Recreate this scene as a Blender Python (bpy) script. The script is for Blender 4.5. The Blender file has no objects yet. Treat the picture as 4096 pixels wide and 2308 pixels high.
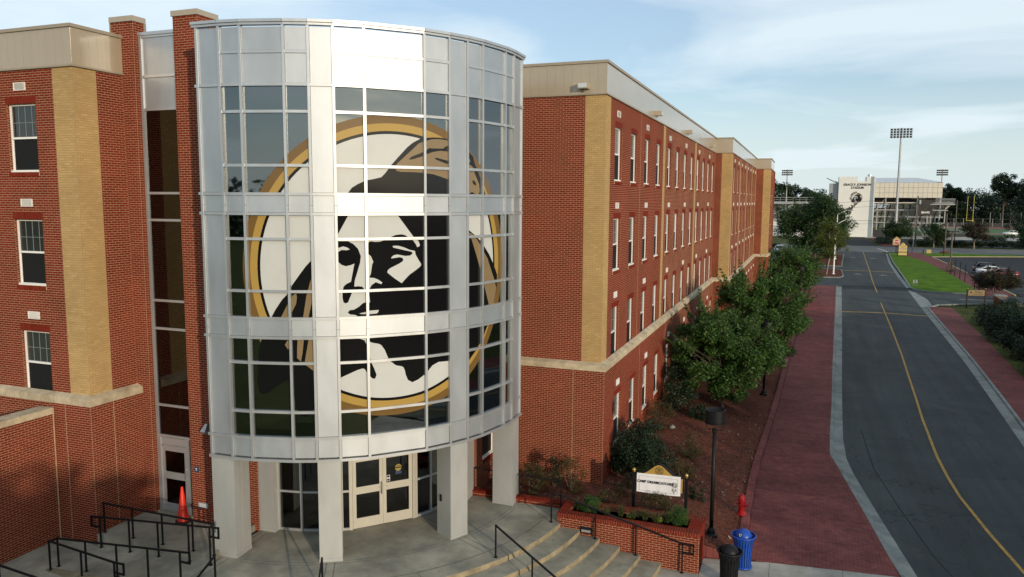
import bpy, bmesh, math, random
import numpy as np
from mathutils import Vector, Matrix
from mathutils.geometry import tessellate_polygon
R_ = math.radians
scene = bpy.context.scene
COL = scene.collection
rng = np.random.default_rng(7)
random.seed(7)

# ------------------------------------------------------------------ camera
cam_d = bpy.data.cameras.new('camera')
cam = bpy.data.objects.new('camera', cam_d); COL.objects.link(cam)
cam_d.sensor_width = 36.0; cam_d.lens = 36.0*3086.4/4096
cam_d.clip_start = 0.3; cam_d.clip_end = 3000
def cam_matrix(yaw, pitch, roll, loc):
    cy, sy = math.cos(yaw), math.sin(yaw)
    fwd = Vector((-sy*math.cos(pitch), cy*math.cos(pitch), -math.sin(pitch)))
    right = Vector((cy, sy, 0)); up = right.cross(fwd)
    r = math.cos(roll)*right + math.sin(roll)*up; u = -math.sin(roll)*right + math.cos(roll)*up
    m = Matrix((r, u, -fwd)).transposed().to_4x4(); m.translation = Vector(loc); return m
cam.matrix_world = cam_matrix(0.3632, 0.1131, 0.0061, (6.4695, -25.8056, 8.7465))
scene.camera = cam

# ------------------------------------------------------------------ sky, sun, exposure
SUN_EL = R_(10.5); SUN_AZ = R_(131.5)      # azimuth clockwise from +Y
world = bpy.data.worlds.new('World'); scene.world = world; world.use_nodes = True
wn = world.node_tree; wn.nodes.clear()
def N(t, typ, **kw):
    n = t.nodes.new(typ)
    for k, v in kw.items(): setattr(n, k, v)
    return n
sky = N(wn, 'ShaderNodeTexSky', sky_type='NISHITA', sun_disc=False)
sky.sun_elevation = SUN_EL; sky.sun_rotation = SUN_AZ; sky.air_density = 1.0; sky.dust_density = 1.2; sky.ozone_density = 1.6; sky.altitude = 60
tc = N(wn, 'ShaderNodeTexCoord')
sep = N(wn, 'ShaderNodeSeparateXYZ'); wn.links.new(tc.outputs['Generated'], sep.inputs[0])
zc = N(wn, 'ShaderNodeMath', operation='MAXIMUM'); zc.inputs[1].default_value = 0.0; wn.links.new(sep.outputs[2], zc.inputs[0])
za = N(wn, 'ShaderNodeMath', operation='ADD'); za.inputs[1].default_value = 0.16; wn.links.new(zc.outputs[0], za.inputs[0])
dx = N(wn, 'ShaderNodeMath', operation='DIVIDE'); wn.links.new(sep.outputs[0], dx.inputs[0]); wn.links.new(za.outputs[0], dx.inputs[1])
dy = N(wn, 'ShaderNodeMath', operation='DIVIDE'); wn.links.new(sep.outputs[1], dy.inputs[0]); wn.links.new(za.outputs[0], dy.inputs[1])
cmb = N(wn, 'ShaderNodeCombineXYZ'); wn.links.new(dx.outputs[0], cmb.inputs[0]); wn.links.new(dy.outputs[0], cmb.inputs[1])
mp = N(wn, 'ShaderNodeMapping'); mp.inputs['Rotation'].default_value = (0, 0, R_(-28)); mp.inputs['Scale'].default_value = (0.60, 0.95, 1); mp.inputs['Location'].default_value = (1.7, 0.35, 0)
wn.links.new(cmb.outputs[0], mp.inputs[0])
n1 = N(wn, 'ShaderNodeTexNoise'); n1.inputs['Scale'].default_value = 0.95; n1.inputs['Detail'].default_value = 7; n1.inputs['Roughness'].default_value = 0.52; n1.inputs['Distortion'].default_value = 0.5
wn.links.new(mp.outputs[0], n1.inputs['Vector'])
cr = N(wn, 'ShaderNodeValToRGB'); cr.color_ramp.elements[0].position = 0.34; cr.color_ramp.elements[1].position = 0.60
cr.color_ramp.elements[0].color = (0.0,)*3+(1,); cr.color_ramp.elements[1].color = (0.85,)*3+(1,)
wn.links.new(n1.outputs[0], cr.inputs[0])
skx = N(wn, 'ShaderNodeMix', data_type='RGBA', blend_type='MULTIPLY'); skx.inputs[0].default_value = 1.0
skx.inputs[7].default_value = (0.97, 1.12, 1.30, 1)
wn.links.new(sky.outputs[0], skx.inputs[6])
# thin high veil everywhere, clouds thicker by noise; colour in the sky's own units
veil = N(wn, 'ShaderNodeMath', operation='MAXIMUM'); veil.inputs[1].default_value = 0.30; wn.links.new(cr.outputs[0], veil.inputs[0])
hz_r = N(wn, 'ShaderNodeMapRange'); hz_r.inputs[1].default_value = 0.0; hz_r.inputs[2].default_value = 0.22; hz_r.inputs[3].default_value = 0.82; hz_r.inputs[4].default_value = 0.0; wn.links.new(zc.outputs[0], hz_r.inputs[0])
veil2 = N(wn, 'ShaderNodeMath', operation='MAXIMUM'); wn.links.new(veil.outputs[0], veil2.inputs[0]); wn.links.new(hz_r.outputs[0], veil2.inputs[1])
mx = N(wn, 'ShaderNodeMix', data_type='RGBA'); wn.links.new(veil2.outputs[0], mx.inputs[0]); wn.links.new(skx.outputs[2], mx.inputs[6])
mx.inputs[7].default_value = (6.25, 7.1, 7.55, 1)
bg = N(wn, 'ShaderNodeBackground'); bg.inputs['Strength'].default_value = 0.135; wn.links.new(mx.outputs[2], bg.inputs[0])
wo = N(wn, 'ShaderNodeOutputWorld'); wn.links.new(bg.outputs[0], wo.inputs[0])

sun_d = bpy.data.lights.new('sun', 'SUN'); sun_d.energy = 3.2; sun_d.angle = R_(0.6); sun_d.color = (1.0, 0.83, 0.63)
sun = bpy.data.objects.new('sun', sun_d); COL.objects.link(sun)
sdir = Vector((math.sin(SUN_AZ)*math.cos(SUN_EL), math.cos(SUN_AZ)*math.cos(SUN_EL), math.sin(SUN_EL)))
sun.rotation_euler = sdir.to_track_quat('Z', 'Y').to_euler(); sun.location = sdir*200
scene.view_settings.view_transform = 'Standard'; scene.view_settings.look = 'None'
scene.view_settings.exposure = 0.0; scene.view_settings.gamma = 1.0
scene.view_settings.use_curve_mapping = False
try:
    scene.cycles.max_bounces = 7; scene.cycles.transparent_max_bounces = 8; scene.cycles.caustics_reflective = False; scene.cycles.caustics_refractive = False
except Exception: pass

# ------------------------------------------------------------------ object helpers
class MB:
    def __init__(s): s.v = []; s.f = []; s.m = []
    def face(s, pts, m=0):
        b = len(s.v); s.v += [tuple(p) for p in pts]; s.f.append(tuple(range(b, b+len(pts)))); s.m.append(m)
    def box(s, x0, x1, y0, y1, z0, z1, m=0, M=None):
        P = [(x0,y0,z0),(x1,y0,z0),(x1,y1,z0),(x0,y1,z0),(x0,y0,z1),(x1,y0,z1),(x1,y1,z1),(x0,y1,z1)]
        if M is not None: P = [tuple(M @ Vector(p)) for p in P]
        b = len(s.v); s.v += P
        for f in ((0,3,2,1),(4,5,6,7),(0,1,5,4),(1,2,6,5),(2,3,7,6),(3,0,4,7)): s.f.append(tuple(b+i for i in f)); s.m.append(m)
    def bar(s, a, b, w, h, m=0):           # rectangular bar from a to b
        a = Vector(a); b = Vector(b); d = b-a; L = d.length; d = d/L
        up = Vector((0,0,1)) if abs(d.z) < .99 else Vector((0,1,0))
        x = d.cross(up).normalized(); u = x.cross(d)
        P = []
        for c in (a, b):
            for sx, su in ((-1,-1),(1,-1),(1,1),(-1,1)): P.append(tuple(c + x*sx*w/2 + u*su*h/2))
        k = len(s.v); s.v += P
        for f in ((0,1,2,3),(7,6,5,4),(0,4,5,1),(1,5,6,2),(2,6,7,3),(3,7,4,0)): s.f.append(tuple(k+i for i in f)); s.m.append(m)
    def tube(s, pts, rad, n=8, m=0, caps=True):
        pts = [Vector(p) for p in pts]
        if not hasattr(rad, '__len__'): rad = [rad]*len(pts)
        k0 = len(s.v); prev = None
        for i, p in enumerate(pts):
            d = (pts[min(i+1, len(pts)-1)] - pts[max(i-1, 0)]).normalized()
            ref = Vector((0,0,1)) if abs(d.z) < .95 else Vector((1,0,0))
            x = d.cross(ref).normalized() if prev is None else (prev - d*prev.dot(d)).normalized()
            prev = x; y = d.cross(x)
            for j in range(n):
                t = 2*math.pi*j/n; s.v.append(tuple(p + (x*math.cos(t)+y*math.sin(t))*rad[i]))
        for i in range(len(pts)-1):
            for j in range(n):
                a = k0+i*n+j; b = k0+i*n+(j+1)%n; s.f.append((a, b, b+n, a+n)); s.m.append(m)
        if caps:
            s.f.append(tuple(k0+j for j in reversed(range(n)))); s.m.append(m)
            e = k0+(len(pts)-1)*n; s.f.append(tuple(e+j for j in range(n))); s.m.append(m)
    def lathe(s, prof, c, n=20, m=0):      # prof: (r, z)
        k0 = len(s.v)
        for r, z in prof:
            for j in range(n):
                t = 2*math.pi*j/n; s.v.append((c[0]+r*math.cos(t), c[1]+r*math.sin(t), c[2]+z))
        for i in range(len(prof)-1):
            for j in range(n):
                a = k0+i*n+j; b = k0+i*n+(j+1)%n; s.f.append((a, b, b+n, a+n)); s.m.append(m)
        if prof[0][0] > 1e-6: s.f.append(tuple(k0+j for j in reversed(range(n)))); s.m.append(m)
        e = k0+(len(prof)-1)*n
        if prof[-1][0] > 1e-6: s.f.append(tuple(e+j for j in range(n))); s.m.append(m)
    def prism(s, poly, z0, z1, m=0):       # poly ccw in xy
        n = len(poly); k = len(s.v)
        s.v += [(p[0],p[1],z0) for p in poly] + [(p[0],p[1],z1) for p in poly]
        for i in range(n): s.f.append((k+i, k+(i+1)%n, k+n+(i+1)%n, k+n+i)); s.m.append(m)
        tri = tessellate_polygon([[Vector((p[0],p[1],0)) for p in poly]])
        for t in tri:
            a,b,c = [poly[i] for i in t]
            if (b[0]-a[0])*(c[1]-a[1])-(b[1]-a[1])*(c[0]-a[0]) < 0: t = t[::-1]
            s.f.append(tuple(k+n+i for i in t)); s.m.append(m); s.f.append(tuple(k+i for i in reversed(t))); s.m.append(m)
    def build(s, name, mats, parent=None, smooth=False):
        me = bpy.data.meshes.new(name); me.from_pydata(s.v, [], s.f)
        if not isinstance(mats, (list, tuple)): mats = [mats]
        for mt in mats: me.materials.append(mt)
        if len(mats) > 1: me.polygons.foreach_set('material_index', s.m)
        if smooth: me.shade_smooth()
        me.update()
        return link(name, me, parent)
def link(name, me, parent=None, loc=None):
    o = bpy.data.objects.new(name, me); COL.objects.link(o)
    if parent is not None:
        o.parent = parent
        o.matrix_parent_inverse = root_inv(parent)
    if loc is not None: o.location = loc
    return o
def root_inv(p):                            # parts are modelled in world space: undo the parents' transforms
    return world_of(p).inverted()
def world_of(o):
    m = o.matrix_basis.copy()
    if o.parent: m = world_of(o.parent) @ o.matrix_parent_inverse @ m
    return m
def thing(name, label, cat, loc=(0,0,0), group=None):
    o = bpy.data.objects.new(name, None); COL.objects.link(o); o.location = loc; o.empty_display_size = .2
    return tag(o, label, cat, group)
def tag(o, label=None, cat=None, group=None, kind=None):
    if label: o['label'] = label
    if cat: o['category'] = cat
    if group: o['group'] = group
    if kind: o['kind'] = kind
    return o
def stuff(o): o['kind'] = 'stuff'; return o
def struct(o): o['kind'] = 'structure'; return o
def copy_tree(o, parent=None):
    c = o.copy(); COL.objects.link(c)
    if parent is not None: c.parent = parent
    for ch in list(o.children): copy_tree(ch, c)
    return c
def place(o, x, y, z=0.0, rz=0.0, s=1.0):
    o.location = (x, y, z); o.rotation_euler = (0, 0, rz); o.scale = (s, s, s); return o

# ------------------------------------------------------------------ materials
MATS = {}
def mat(name, col, rough=.6, metal=0.0, spec=.5, var=0.0, scale=3.0, bump=0.0, bscale=40., var2=None, coat=0.0):
    """Principled with noise-driven colour variation and fine bump in world coordinates."""
    if name in MATS: return MATS[name]
    m = bpy.data.materials.new(name); m.use_nodes = True; t = m.node_tree; b = t.nodes['Principled BSDF']
    b.inputs['Roughness'].default_value = rough; b.inputs['Metallic'].default_value = metal; b.inputs['Specular IOR Level'].default_value = spec
    b.inputs['Coat Weight'].default_value = coat; b.inputs['Coat Roughness'].default_value = .12
    b.inputs['Base Color'].default_value = (*col, 1)
    geo = N(t, 'ShaderNodeNewGeometry')
    if var or var2:
        n = N(t, 'ShaderNodeTexNoise'); n.inputs['Scale'].default_value = scale; n.inputs['Detail'].default_value = 6; n.inputs['Roughness'].default_value = .62
        t.links.new(geo.outputs['Position'], n.inputs['Vector'])
        r = N(t, 'ShaderNodeValToRGB'); r.color_ramp.elements[0].position = .3; r.color_ramp.elements[1].position = .7
        c0 = tuple(max(0, c*(1-var)) for c in col) if var2 is None else var2
        r.color_ramp.elements[0].color = (*c0, 1); r.color_ramp.elements[1].color = (*[min(1, c*(1+var)) for c in col], 1)
        t.links.new(n.outputs[0], r.inputs[0]); t.links.new(r.outputs[0], b.inputs['Base Color'])
    if bump:
        n = N(t, 'ShaderNodeTexNoise'); n.inputs['Scale'].default_value = bscale; n.inputs['Detail'].default_value = 4
        t.links.new(geo.outputs['Position'], n.inputs['Vector'])
        bp = N(t, 'ShaderNodeBump'); bp.inputs['Strength'].default_value = bump; bp.inputs['Distance'].default_value = .02
        t.links.new(n.outputs[0], bp.inputs['Height']); t.links.new(bp.outputs[0], b.inputs['Normal'])
    MATS[name] = m; return m
def brick_ramp(t, cols):
    r = N(t, 'ShaderNodeValToRGB'); r.color_ramp.interpolation = 'LINEAR'
    e = r.color_ramp.elements
    while len(e) < len(cols): e.new(.5)
    for i, c in enumerate(cols): e[i].position = i/(len(cols)-1); e[i].color = (*c, 1)
    return r
RED = [(.150,.019,.010),(.176,.023,.012),(.194,.026,.013),(.165,.021,.011),(.214,.031,.016)]
BUFF = [(.40,.265,.112),(.435,.292,.128),(.46,.312,.140),(.42,.280,.120),(.485,.335,.155)]
def weather(t, colsock, amt=.35, sc=.5):   # large soft stains / efflorescence on masonry
    geo = N(t, 'ShaderNodeNewGeometry'); n = N(t, 'ShaderNodeTexNoise'); n.inputs['Scale'].default_value = sc; n.inputs['Detail'].default_value = 6; n.inputs['Roughness'].default_value = .65
    t.links.new(geo.outputs['Position'], n.inputs['Vector'])
    r = N(t, 'ShaderNodeValToRGB'); r.color_ramp.elements[0].position = .33; r.color_ramp.elements[1].position = .68
    r.color_ramp.elements[0].color = (1-amt, 1-amt, 1-amt, 1); r.color_ramp.elements[1].color = (1.12, 1.1, 1.08, 1)
    t.links.new(n.outputs[0], r.inputs[0])
    mm = N(t, 'ShaderNodeMix', data_type='RGBA', blend_type='MULTIPLY'); mm.inputs[0].default_value = 1
    t.links.new(colsock, mm.inputs[6]); t.links.new(r.outputs[0], mm.inputs[7]); return mm.outputs[2]
def mat_brick(name, cols, src):            # src: 'object' random per object, 'attr' random stored per brick
    m = bpy.data.materials.new(name); m.use_nodes = True; t = m.node_tree; b = t.nodes['Principled BSDF']; b.inputs['Roughness'].default_value = .85; b.inputs['Specular IOR Level'].default_value = .10
    if src == 'object': s = N(t, 'ShaderNodeObjectInfo').outputs['Random']
    else:
        a = N(t, 'ShaderNodeAttribute'); a.attribute_name = 'rnd'; s = a.outputs['Fac']
    r = brick_ramp(t, cols); t.links.new(s, r.inputs[0]); t.links.new(weather(t, r.outputs[0], .12 if cols is BUFF else .22, .55), b.inputs['Base Color'])
    geo = N(t, 'ShaderNodeNewGeometry'); n = N(t, 'ShaderNodeTexNoise'); n.inputs['Scale'].default_value = 60; t.links.new(geo.outputs['Position'], n.inputs['Vector'])
    bp = N(t, 'ShaderNodeBump'); bp.inputs['Strength'].default_value = .35; bp.inputs['Distance'].default_value = .006; t.links.new(n.outputs[0], bp.inputs['Height']); t.links.new(bp.outputs[0], b.inputs['Normal'])
    MATS[name] = m; return m
def mat_brick_tex(name, cols, axis, mortar):   # brick courses by texture, for walls too far away to tell bricks apart
    m = bpy.data.materials.new(name); m.use_nodes = True; t = m.node_tree; b = t.nodes['Principled BSDF']; b.inputs['Roughness'].default_value = .85; b.inputs['Specular IOR Level'].default_value = .10
    geo = N(t, 'ShaderNodeNewGeometry'); sp = N(t, 'ShaderNodeSeparateXYZ'); t.links.new(geo.outputs['Position'], sp.inputs[0])
    c = N(t, 'ShaderNodeCombineXYZ'); t.links.new(sp.outputs[axis], c.inputs[0]); t.links.new(sp.outputs[2], c.inputs[1])
    bt = N(t, 'ShaderNodeTexBrick'); t.links.new(c.outputs[0], bt.inputs['Vector'])
    bt.inputs['Scale'].default_value = 1; bt.inputs['Brick Width'].default_value = .203; bt.inputs['Row Height'].default_value = .06773; bt.inputs['Mortar Size'].default_value = .0060; bt.inputs['Mortar Smooth'].default_value = .1; bt.inputs['Bias'].default_value = 0
    bt.inputs['Color1'].default_value = (*cols[0], 1); bt.inputs['Color2'].default_value = (*cols[-1], 1); bt.inputs['Mortar'].default_value = (*mortar, 1)
    t.links.new(weather(t, bt.outputs[0], .12 if cols[0][2] > .05 else .24, .55), b.inputs['Base Color'])
    bp = N(t, 'ShaderNodeBump'); bp.inputs['Strength'].default_value = .6; bp.inputs['Distance'].default_value = .006; bp.invert = True
    t.links.new(bt.outputs['Fac'], bp.inputs['Height']); t.links.new(bp.outputs[0], b.inputs['Normal'])
    MATS[name] = m; return m
MORT = (.44,.32,.19); MORTB = (.27,.19,.09)
m_red_o = mat_brick('red brick', RED, 'object'); m_red_a = mat_brick('red brickwork', RED, 'attr')
m_buff_o = mat_brick('buff brick', BUFF, 'object'); m_buff_a = mat_brick('buff brickwork', BUFF, 'attr')
m_red_x = mat_brick_tex('red brick courses along y', [RED[0], RED[4]], 1, MORT); m_red_y = mat_brick_tex('red brick courses along x', [RED[0], RED[4]], 0, MORT)
m_buff_x = mat_brick_tex('buff brick courses along y', [BUFF[0], BUFF[4]], 1, MORTB); m_buff_y = mat_brick_tex('buff brick courses along x', [BUFF[0], BUFF[4]], 0, MORTB)
m_mortar = mat('mortar', MORT, .9, spec=.1, var=.2, scale=8); m_mortar_b = mat('buff mortar', MORTB, .9, var=.15, scale=8)
m_stone = mat('cast stone', (.56,.47,.32), .85, var2=(.30,.24,.155), var=.1, scale=2.2, bump=.25, bscale=50)
m_fascia = mat('tan fascia metal', (.38,.315,.225), .42, metal=.15, var=.06, scale=.8, coat=.9)
m_trim = mat('tan trim metal', (.33,.275,.20), .45, metal=.2, var=.05)
m_white = mat('white window vinyl', (.78,.77,.74), .4, var=.04, scale=6)
m_vent = mat('white vent metal', (.74,.72,.66), .5, var=.05, scale=6)
m_black = mat('black powder coat', (.007,.007,.008), .5, spec=.25, var=.2, scale=12)
m_rubber = mat('black rubber', (.012,.012,.012), .8, var=.2)
m_conc = mat('plaza concrete', (.365,.338,.262), .85, spec=.2, var2=(.20,.193,.165), var=.12, scale=1.1, bump=.3, bscale=55)
m_conc2 = mat('pale sidewalk concrete', (.42,.40,.35), .85, var2=(.30,.285,.25), var=.1, scale=1.6, bump=.3, bscale=55)
m_riser = mat('ochre stained step face', (.31,.26,.165), .85, spec=.15, var2=(.17,.14,.09), var=.15, scale=3.0, bump=.25)
m_kerb = mat('kerb concrete', (.245,.265,.25), .85, spec=.2, var2=(.15,.165,.155), var=.1, scale=1.3, bump=.3, bscale=45)
def mat_alu(name, col, rough, metal):      # painted / anodised aluminium with slight oil-canning and streaks
    m = bpy.data.materials.new(name); m.use_nodes = True; t = m.node_tree; b = t.nodes['Principled BSDF']
    b.inputs['Metallic'].default_value = metal
    geo = N(t, 'ShaderNodeNewGeometry'); mpg = N(t, 'ShaderNodeMapping'); mpg.inputs['Scale'].default_value = (1.2, 1.2, .5); t.links.new(geo.outputs['Position'], mpg.inputs[0])
    n = N(t, 'ShaderNodeTexNoise'); n.inputs['Scale'].default_value = 1.0; n.inputs['Detail'].default_value = 6; n.inputs['Roughness'].default_value = .6; t.links.new(mpg.outputs[0], n.inputs['Vector'])
    r = N(t, 'ShaderNodeValToRGB'); r.color_ramp.elements[0].position = .3; r.color_ramp.elements[1].position = .7
    r.color_ramp.elements[0].color = (*[c*.86 for c in col], 1); r.color_ramp.elements[1].color = (*[min(1, c*1.05) for c in col], 1); t.links.new(n.outputs[0], r.inputs[0]); t.links.new(r.outputs[0], b.inputs['Base Color'])
    mr = N(t, 'ShaderNodeMapRange'); mr.inputs[3].default_value = rough*.85; mr.inputs[4].default_value = rough*1.2; t.links.new(n.outputs[0], mr.inputs[0]); t.links.new(mr.outputs[0], b.inputs['Roughness'])
    bp = N(t, 'ShaderNodeBump'); bp.inputs['Strength'].default_value = .12; bp.inputs['Distance'].default_value = .05; t.links.new(n.outputs[0], bp.inputs['Height']); t.links.new(bp.outputs[0], b.inputs['Normal'])
    MATS[name] = m; return m
m_alu = mat_alu('silver aluminium panel', (.54,.57,.59), .52, .85)
m_clad = mat_alu('silver column cladding', (.50,.51,.49), .45, .45)
m_mull = mat_alu('silver aluminium mullion', (.54,.56,.57), .42, .70)
m_door = mat('champagne door aluminium', (.54,.51,.43), .38, metal=.35, var=.05)
m_steel = mat('brushed steel', (.55,.55,.55), .3, metal=.9, var=.06)
def mat_glass(name, tint, refl=.12):       # thin coated glazing: see-through tint plus mirror reflection
    m = bpy.data.materials.new(name); m.use_nodes = True; t = m.node_tree; t.nodes.clear()
    tr = N(t, 'ShaderNodeBsdfTransparent'); tr.inputs[0].default_value = (*tint, 1)
    gl = N(t, 'ShaderNodeBsdfGlossy'); gl.inputs['Roughness'].default_value = .02; gl.inputs[0].default_value = (.92,.96,1,1)
    lw = N(t, 'ShaderNodeFresnel'); lw.inputs[0].default_value = 1.55
    ad = N(t, 'ShaderNodeMath', operation='ADD'); ad.use_clamp = True; ad.inputs[1].default_value = refl; t.links.new(lw.outputs[0], ad.inputs[0])
    geo = N(t, 'ShaderNodeNewGeometry'); n = N(t, 'ShaderNodeTexNoise'); n.inputs['Scale'].default_value = .9; t.links.new(geo.outputs['Position'], n.inputs['Vector'])
    bp = N(t, 'ShaderNodeBump'); bp.inputs['Strength'].default_value = .02; bp.inputs['Distance'].default_value = .05; t.links.new(n.outputs[0], bp.inputs['Height']); t.links.new(bp.outputs[0], gl.inputs['Normal'])
    mx_ = N(t, 'ShaderNodeMixShader'); t.links.new(ad.outputs[0], mx_.inputs[0]); t.links.new(tr.outputs[0], mx_.inputs[1]); t.links.new(gl.outputs[0], mx_.inputs[2])
    o = N(t, 'ShaderNodeOutputMaterial'); t.links.new(mx_.outputs[0], o.inputs[0]); MATS[name] = m; return m
m_glass = mat_glass('tinted tower glazing', (.45,.48,.44), .12)
m_glass_clear = mat_glass('clear entrance glazing', (.36,.37,.35), .02)
m_pane = mat('dark window pane', (.016,.018,.018), .04, spec=.8)
_t = m_pane.node_tree; _oi = N(_t, 'ShaderNodeObjectInfo'); _rp = brick_ramp(_t, [(.010,.011,.011),(.018,.021,.020),(.05,.06,.055),(.13,.15,.155),(.28,.29,.27)]); _t.links.new(_oi.outputs['Random'], _rp.inputs[0]); _t.links.new(_rp.outputs[0], _t.nodes['Principled BSDF'].inputs['Base Color'])  # lighter pane colours stand in for sky reflection and closed blinds
m_screen = mat('insect screen', (.014,.015,.015), .6, spec=.12, var=.2, scale=30)
m_blind = mat('grey green blind', (.36,.375,.32), .7, var=.08, scale=2)
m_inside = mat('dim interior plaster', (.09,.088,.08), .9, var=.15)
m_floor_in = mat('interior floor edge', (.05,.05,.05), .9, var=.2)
def film(name, col): return mat(name, col, .10, spec=.42, var=.03, scale=2)
m_fk = film('black window film', (.006,.006,.007)); m_fw = film('white window film', (.50,.51,.49)); m_fg = film('gold window film', (.36,.235,.062)); m_fb = film('brown window film', (.150,.088,.028)); m_ft = film('tan window film', (.215,.155,.085))
m_gold = mat('gold sign paint', (.40,.25,.055), .5, var=.08, scale=8)
m_ball = mat('gold finial', (.50,.34,.10), .3, metal=.7, var=.08)
m_vinyl = mat('white vinyl banner', (.74,.73,.74), .5, var=.05, scale=9, bump=.2, bscale=8)
m_ink = mat('black ink', (.012,.011,.012), .6, var=.2)
m_grey_ink = mat('grey ink', (.28,.27,.26), .6, var=.2)
m_cone = mat('red orange cone plastic', (.72,.030,.012), .42, var=.06)
m_hyd = mat('red hydrant paint', (.42,.012,.014), .35, var=.12, scale=8)
m_blue = mat('blue bin paint', (.006,.060,.36), .4, var=.08)
m_plaque = mat('blue plaque', (.025,.05,.11), .5, var=.1); m_plaque_g = mat('grey plaque', (.36,.40,.43), .5, var=.15, scale=20)
m_yellow = mat('worn yellow road paint', (.46,.27,.035), .8, var2=(.22,.14,.04), var=.1, scale=5)
m_wpaint = mat('worn white road paint', (.50,.50,.47), .8, var2=(.22,.22,.21), var=.1, scale=6)
def mat_asphalt():                          # worn road: coarse tone, tyre-polished lanes, fine cracks, speckle
    m = bpy.data.materials.new('worn asphalt'); m.use_nodes = True; t = m.node_tree; b = t.nodes['Principled BSDF']; b.inputs['Roughness'].default_value = .86; b.inputs['Specular IOR Level'].default_value = .22
    geo = N(t, 'ShaderNodeNewGeometry'); P = geo.outputs['Position']
    def noise(sc, det, mapsc=None, rot=0):
        n = N(t, 'ShaderNodeTexNoise'); n.inputs['Scale'].default_value = sc; n.inputs['Detail'].default_value = det; n.inputs['Roughness'].default_value = .62
        if mapsc: k = N(t, 'ShaderNodeMapping'); k.inputs['Scale'].default_value = mapsc; k.inputs['Rotation'].default_value = (0,0,rot); t.links.new(P, k.inputs[0]); t.links.new(k.outputs[0], n.inputs['Vector'])
        else: t.links.new(P, n.inputs['Vector'])
        return n.outputs[0]
    def ramp(s, p0, c0, p1, c1):
        r = N(t, 'ShaderNodeValToRGB'); r.color_ramp.elements[0].position = p0; r.color_ramp.elements[1].position = p1; r.color_ramp.elements[0].color = (*c0,1); r.color_ramp.elements[1].color = (*c1,1); t.links.new(s, r.inputs[0]); return r.outputs[0]
    def mul(a, c): k = N(t, 'ShaderNodeMix', data_type='RGBA', blend_type='MULTIPLY'); k.inputs[0].default_value = 1; t.links.new(a, k.inputs[6]); t.links.new(c, k.inputs[7]); return k.outputs[2]
    col = ramp(noise(.35, 6), .3, (.040,.047,.050), .7, (.060,.068,.070))
    col = mul(col, ramp(noise(1.0, 5, (1.1,.045,1), R_(2)), .33, (.74,.74,.74), .66, (1.14,1.14,1.13)))
    col = mul(col, ramp(noise(90, 2), .35, (.72,.72,.72), .65, (1.35,1.33,1.3)))
    v = N(t, 'ShaderNodeTexVoronoi', feature='DISTANCE_TO_EDGE'); v.inputs['Scale'].default_value = .22; k = N(t, 'ShaderNodeMapping'); k.inputs['Scale'].default_value = (1.5,.6,1)
    ns = N(t, 'ShaderNodeTexNoise'); ns.inputs['Scale'].default_value = 1.3; ns.inputs['Detail'].default_value = 5; t.links.new(P, ns.inputs['Vector']); ad = N(t, 'ShaderNodeVectorMath', operation='ADD'); t.links.new(P, ad.inputs[0]); t.links.new(ns.outputs['Color'], ad.inputs[1]); t.links.new(ad.outputs[0], k.inputs[0]); t.links.new(k.outputs[0], v.inputs['Vector'])
    col = mul(col, ramp(v.outputs['Distance'], .0, (.55,.55,.55), .006, (1,1,1)))
    t.links.new(col, b.inputs['Base Color']); bp = N(t, 'ShaderNodeBump'); bp.inputs['Strength'].default_value = .35; bp.inputs['Distance'].default_value = .02; t.links.new(noise(70, 4), bp.inputs['Height']); t.links.new(bp.outputs[0], b.inputs['Normal']); return m
m_asph = mat_asphalt()
m_asph2 = mat('dark asphalt', (.030,.034,.037), .9, spec=.15, var2=(.022,.024,.026), var=.12, scale=.6, bump=.35, bscale=70)
m_asph3 = mat('pale cross street asphalt', (.15,.15,.145), .88, spec=.15, var2=(.10,.10,.098), var=.1, scale=.3, bump=.3)
m_mulch = mat('red brown mulch', (.150,.054,.036), .95, spec=.05, var2=(.065,.027,.019), var=.2, scale=9, bump=1.0, bscale=30)
m_lawn = mat('lawn turf', (.098,.180,.014), .9, spec=.04, var2=(.048,.098,.010), var=.15, scale=.55, bump=.8, bscale=14)
m_grass2 = mat('dry verge grass', (.075,.085,.026), .9, spec=.05, var2=(.045,.06,.018), var=.15, scale=.5, bump=.6, bscale=10)
m_bark = mat('bark', (.10,.072,.05), .9, var2=(.05,.036,.026), var=.15, scale=9, bump=.8, bscale=22)
m_birch = mat('pale bark', (.27,.22,.155), .9, var2=(.13,.10,.07), var=.15, scale=7, bump=.6, bscale=22)
m_wood = mat('weathered pole wood', (.13,.105,.08), .9, var2=(.075,.06,.048), var=.1, scale=5, bump=.5)
m_stadw = mat('white stadium wall', (.66,.655,.61), .8, var=.05, scale=.4, bump=.8, bscale=1.6)
m_cream = mat('cream press box panel', (.60,.56,.46), .6, var=.04, scale=.5)
m_galv = mat('galvanised steel', (.33,.34,.34), .5, metal=.3, var=.1, scale=2)
m_seat = mat('aluminium seat plank', (.78,.72,.58), .5, var=.12, scale=1)
m_dark = mat('dark stadium steel', (.022,.022,.024), .6, var=.3)
m_roof = mat('pale roof metal', (.50,.54,.56), .5, var=.05); m_roofmem = mat('roof membrane', (.33,.32,.30), .9, var=.1)
m_track = mat('red running track', (.24,.045,.045), .85, var=.08); m_turf = mat('sports turf', (.045,.11,.025), .9, var=.12, scale=.3)
m_stopred = mat('stop sign red', (.45,.012,.018), .4, var=.06)
m_whitep = mat('white paint', (.80,.80,.78), .45, var=.04)
m_tyre = mat('tyre', (.014,.014,.014), .8, var=.2)
m_carw = mat('white car paint', (.76,.77,.77), .22, coat=.7, var=.02); m_cark = mat('black car paint', (.010,.010,.014), .22, coat=.7, var=.1); m_carr = mat('dark red car paint', (.13,.012,.018), .22, coat=.7, var=.06)
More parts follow.
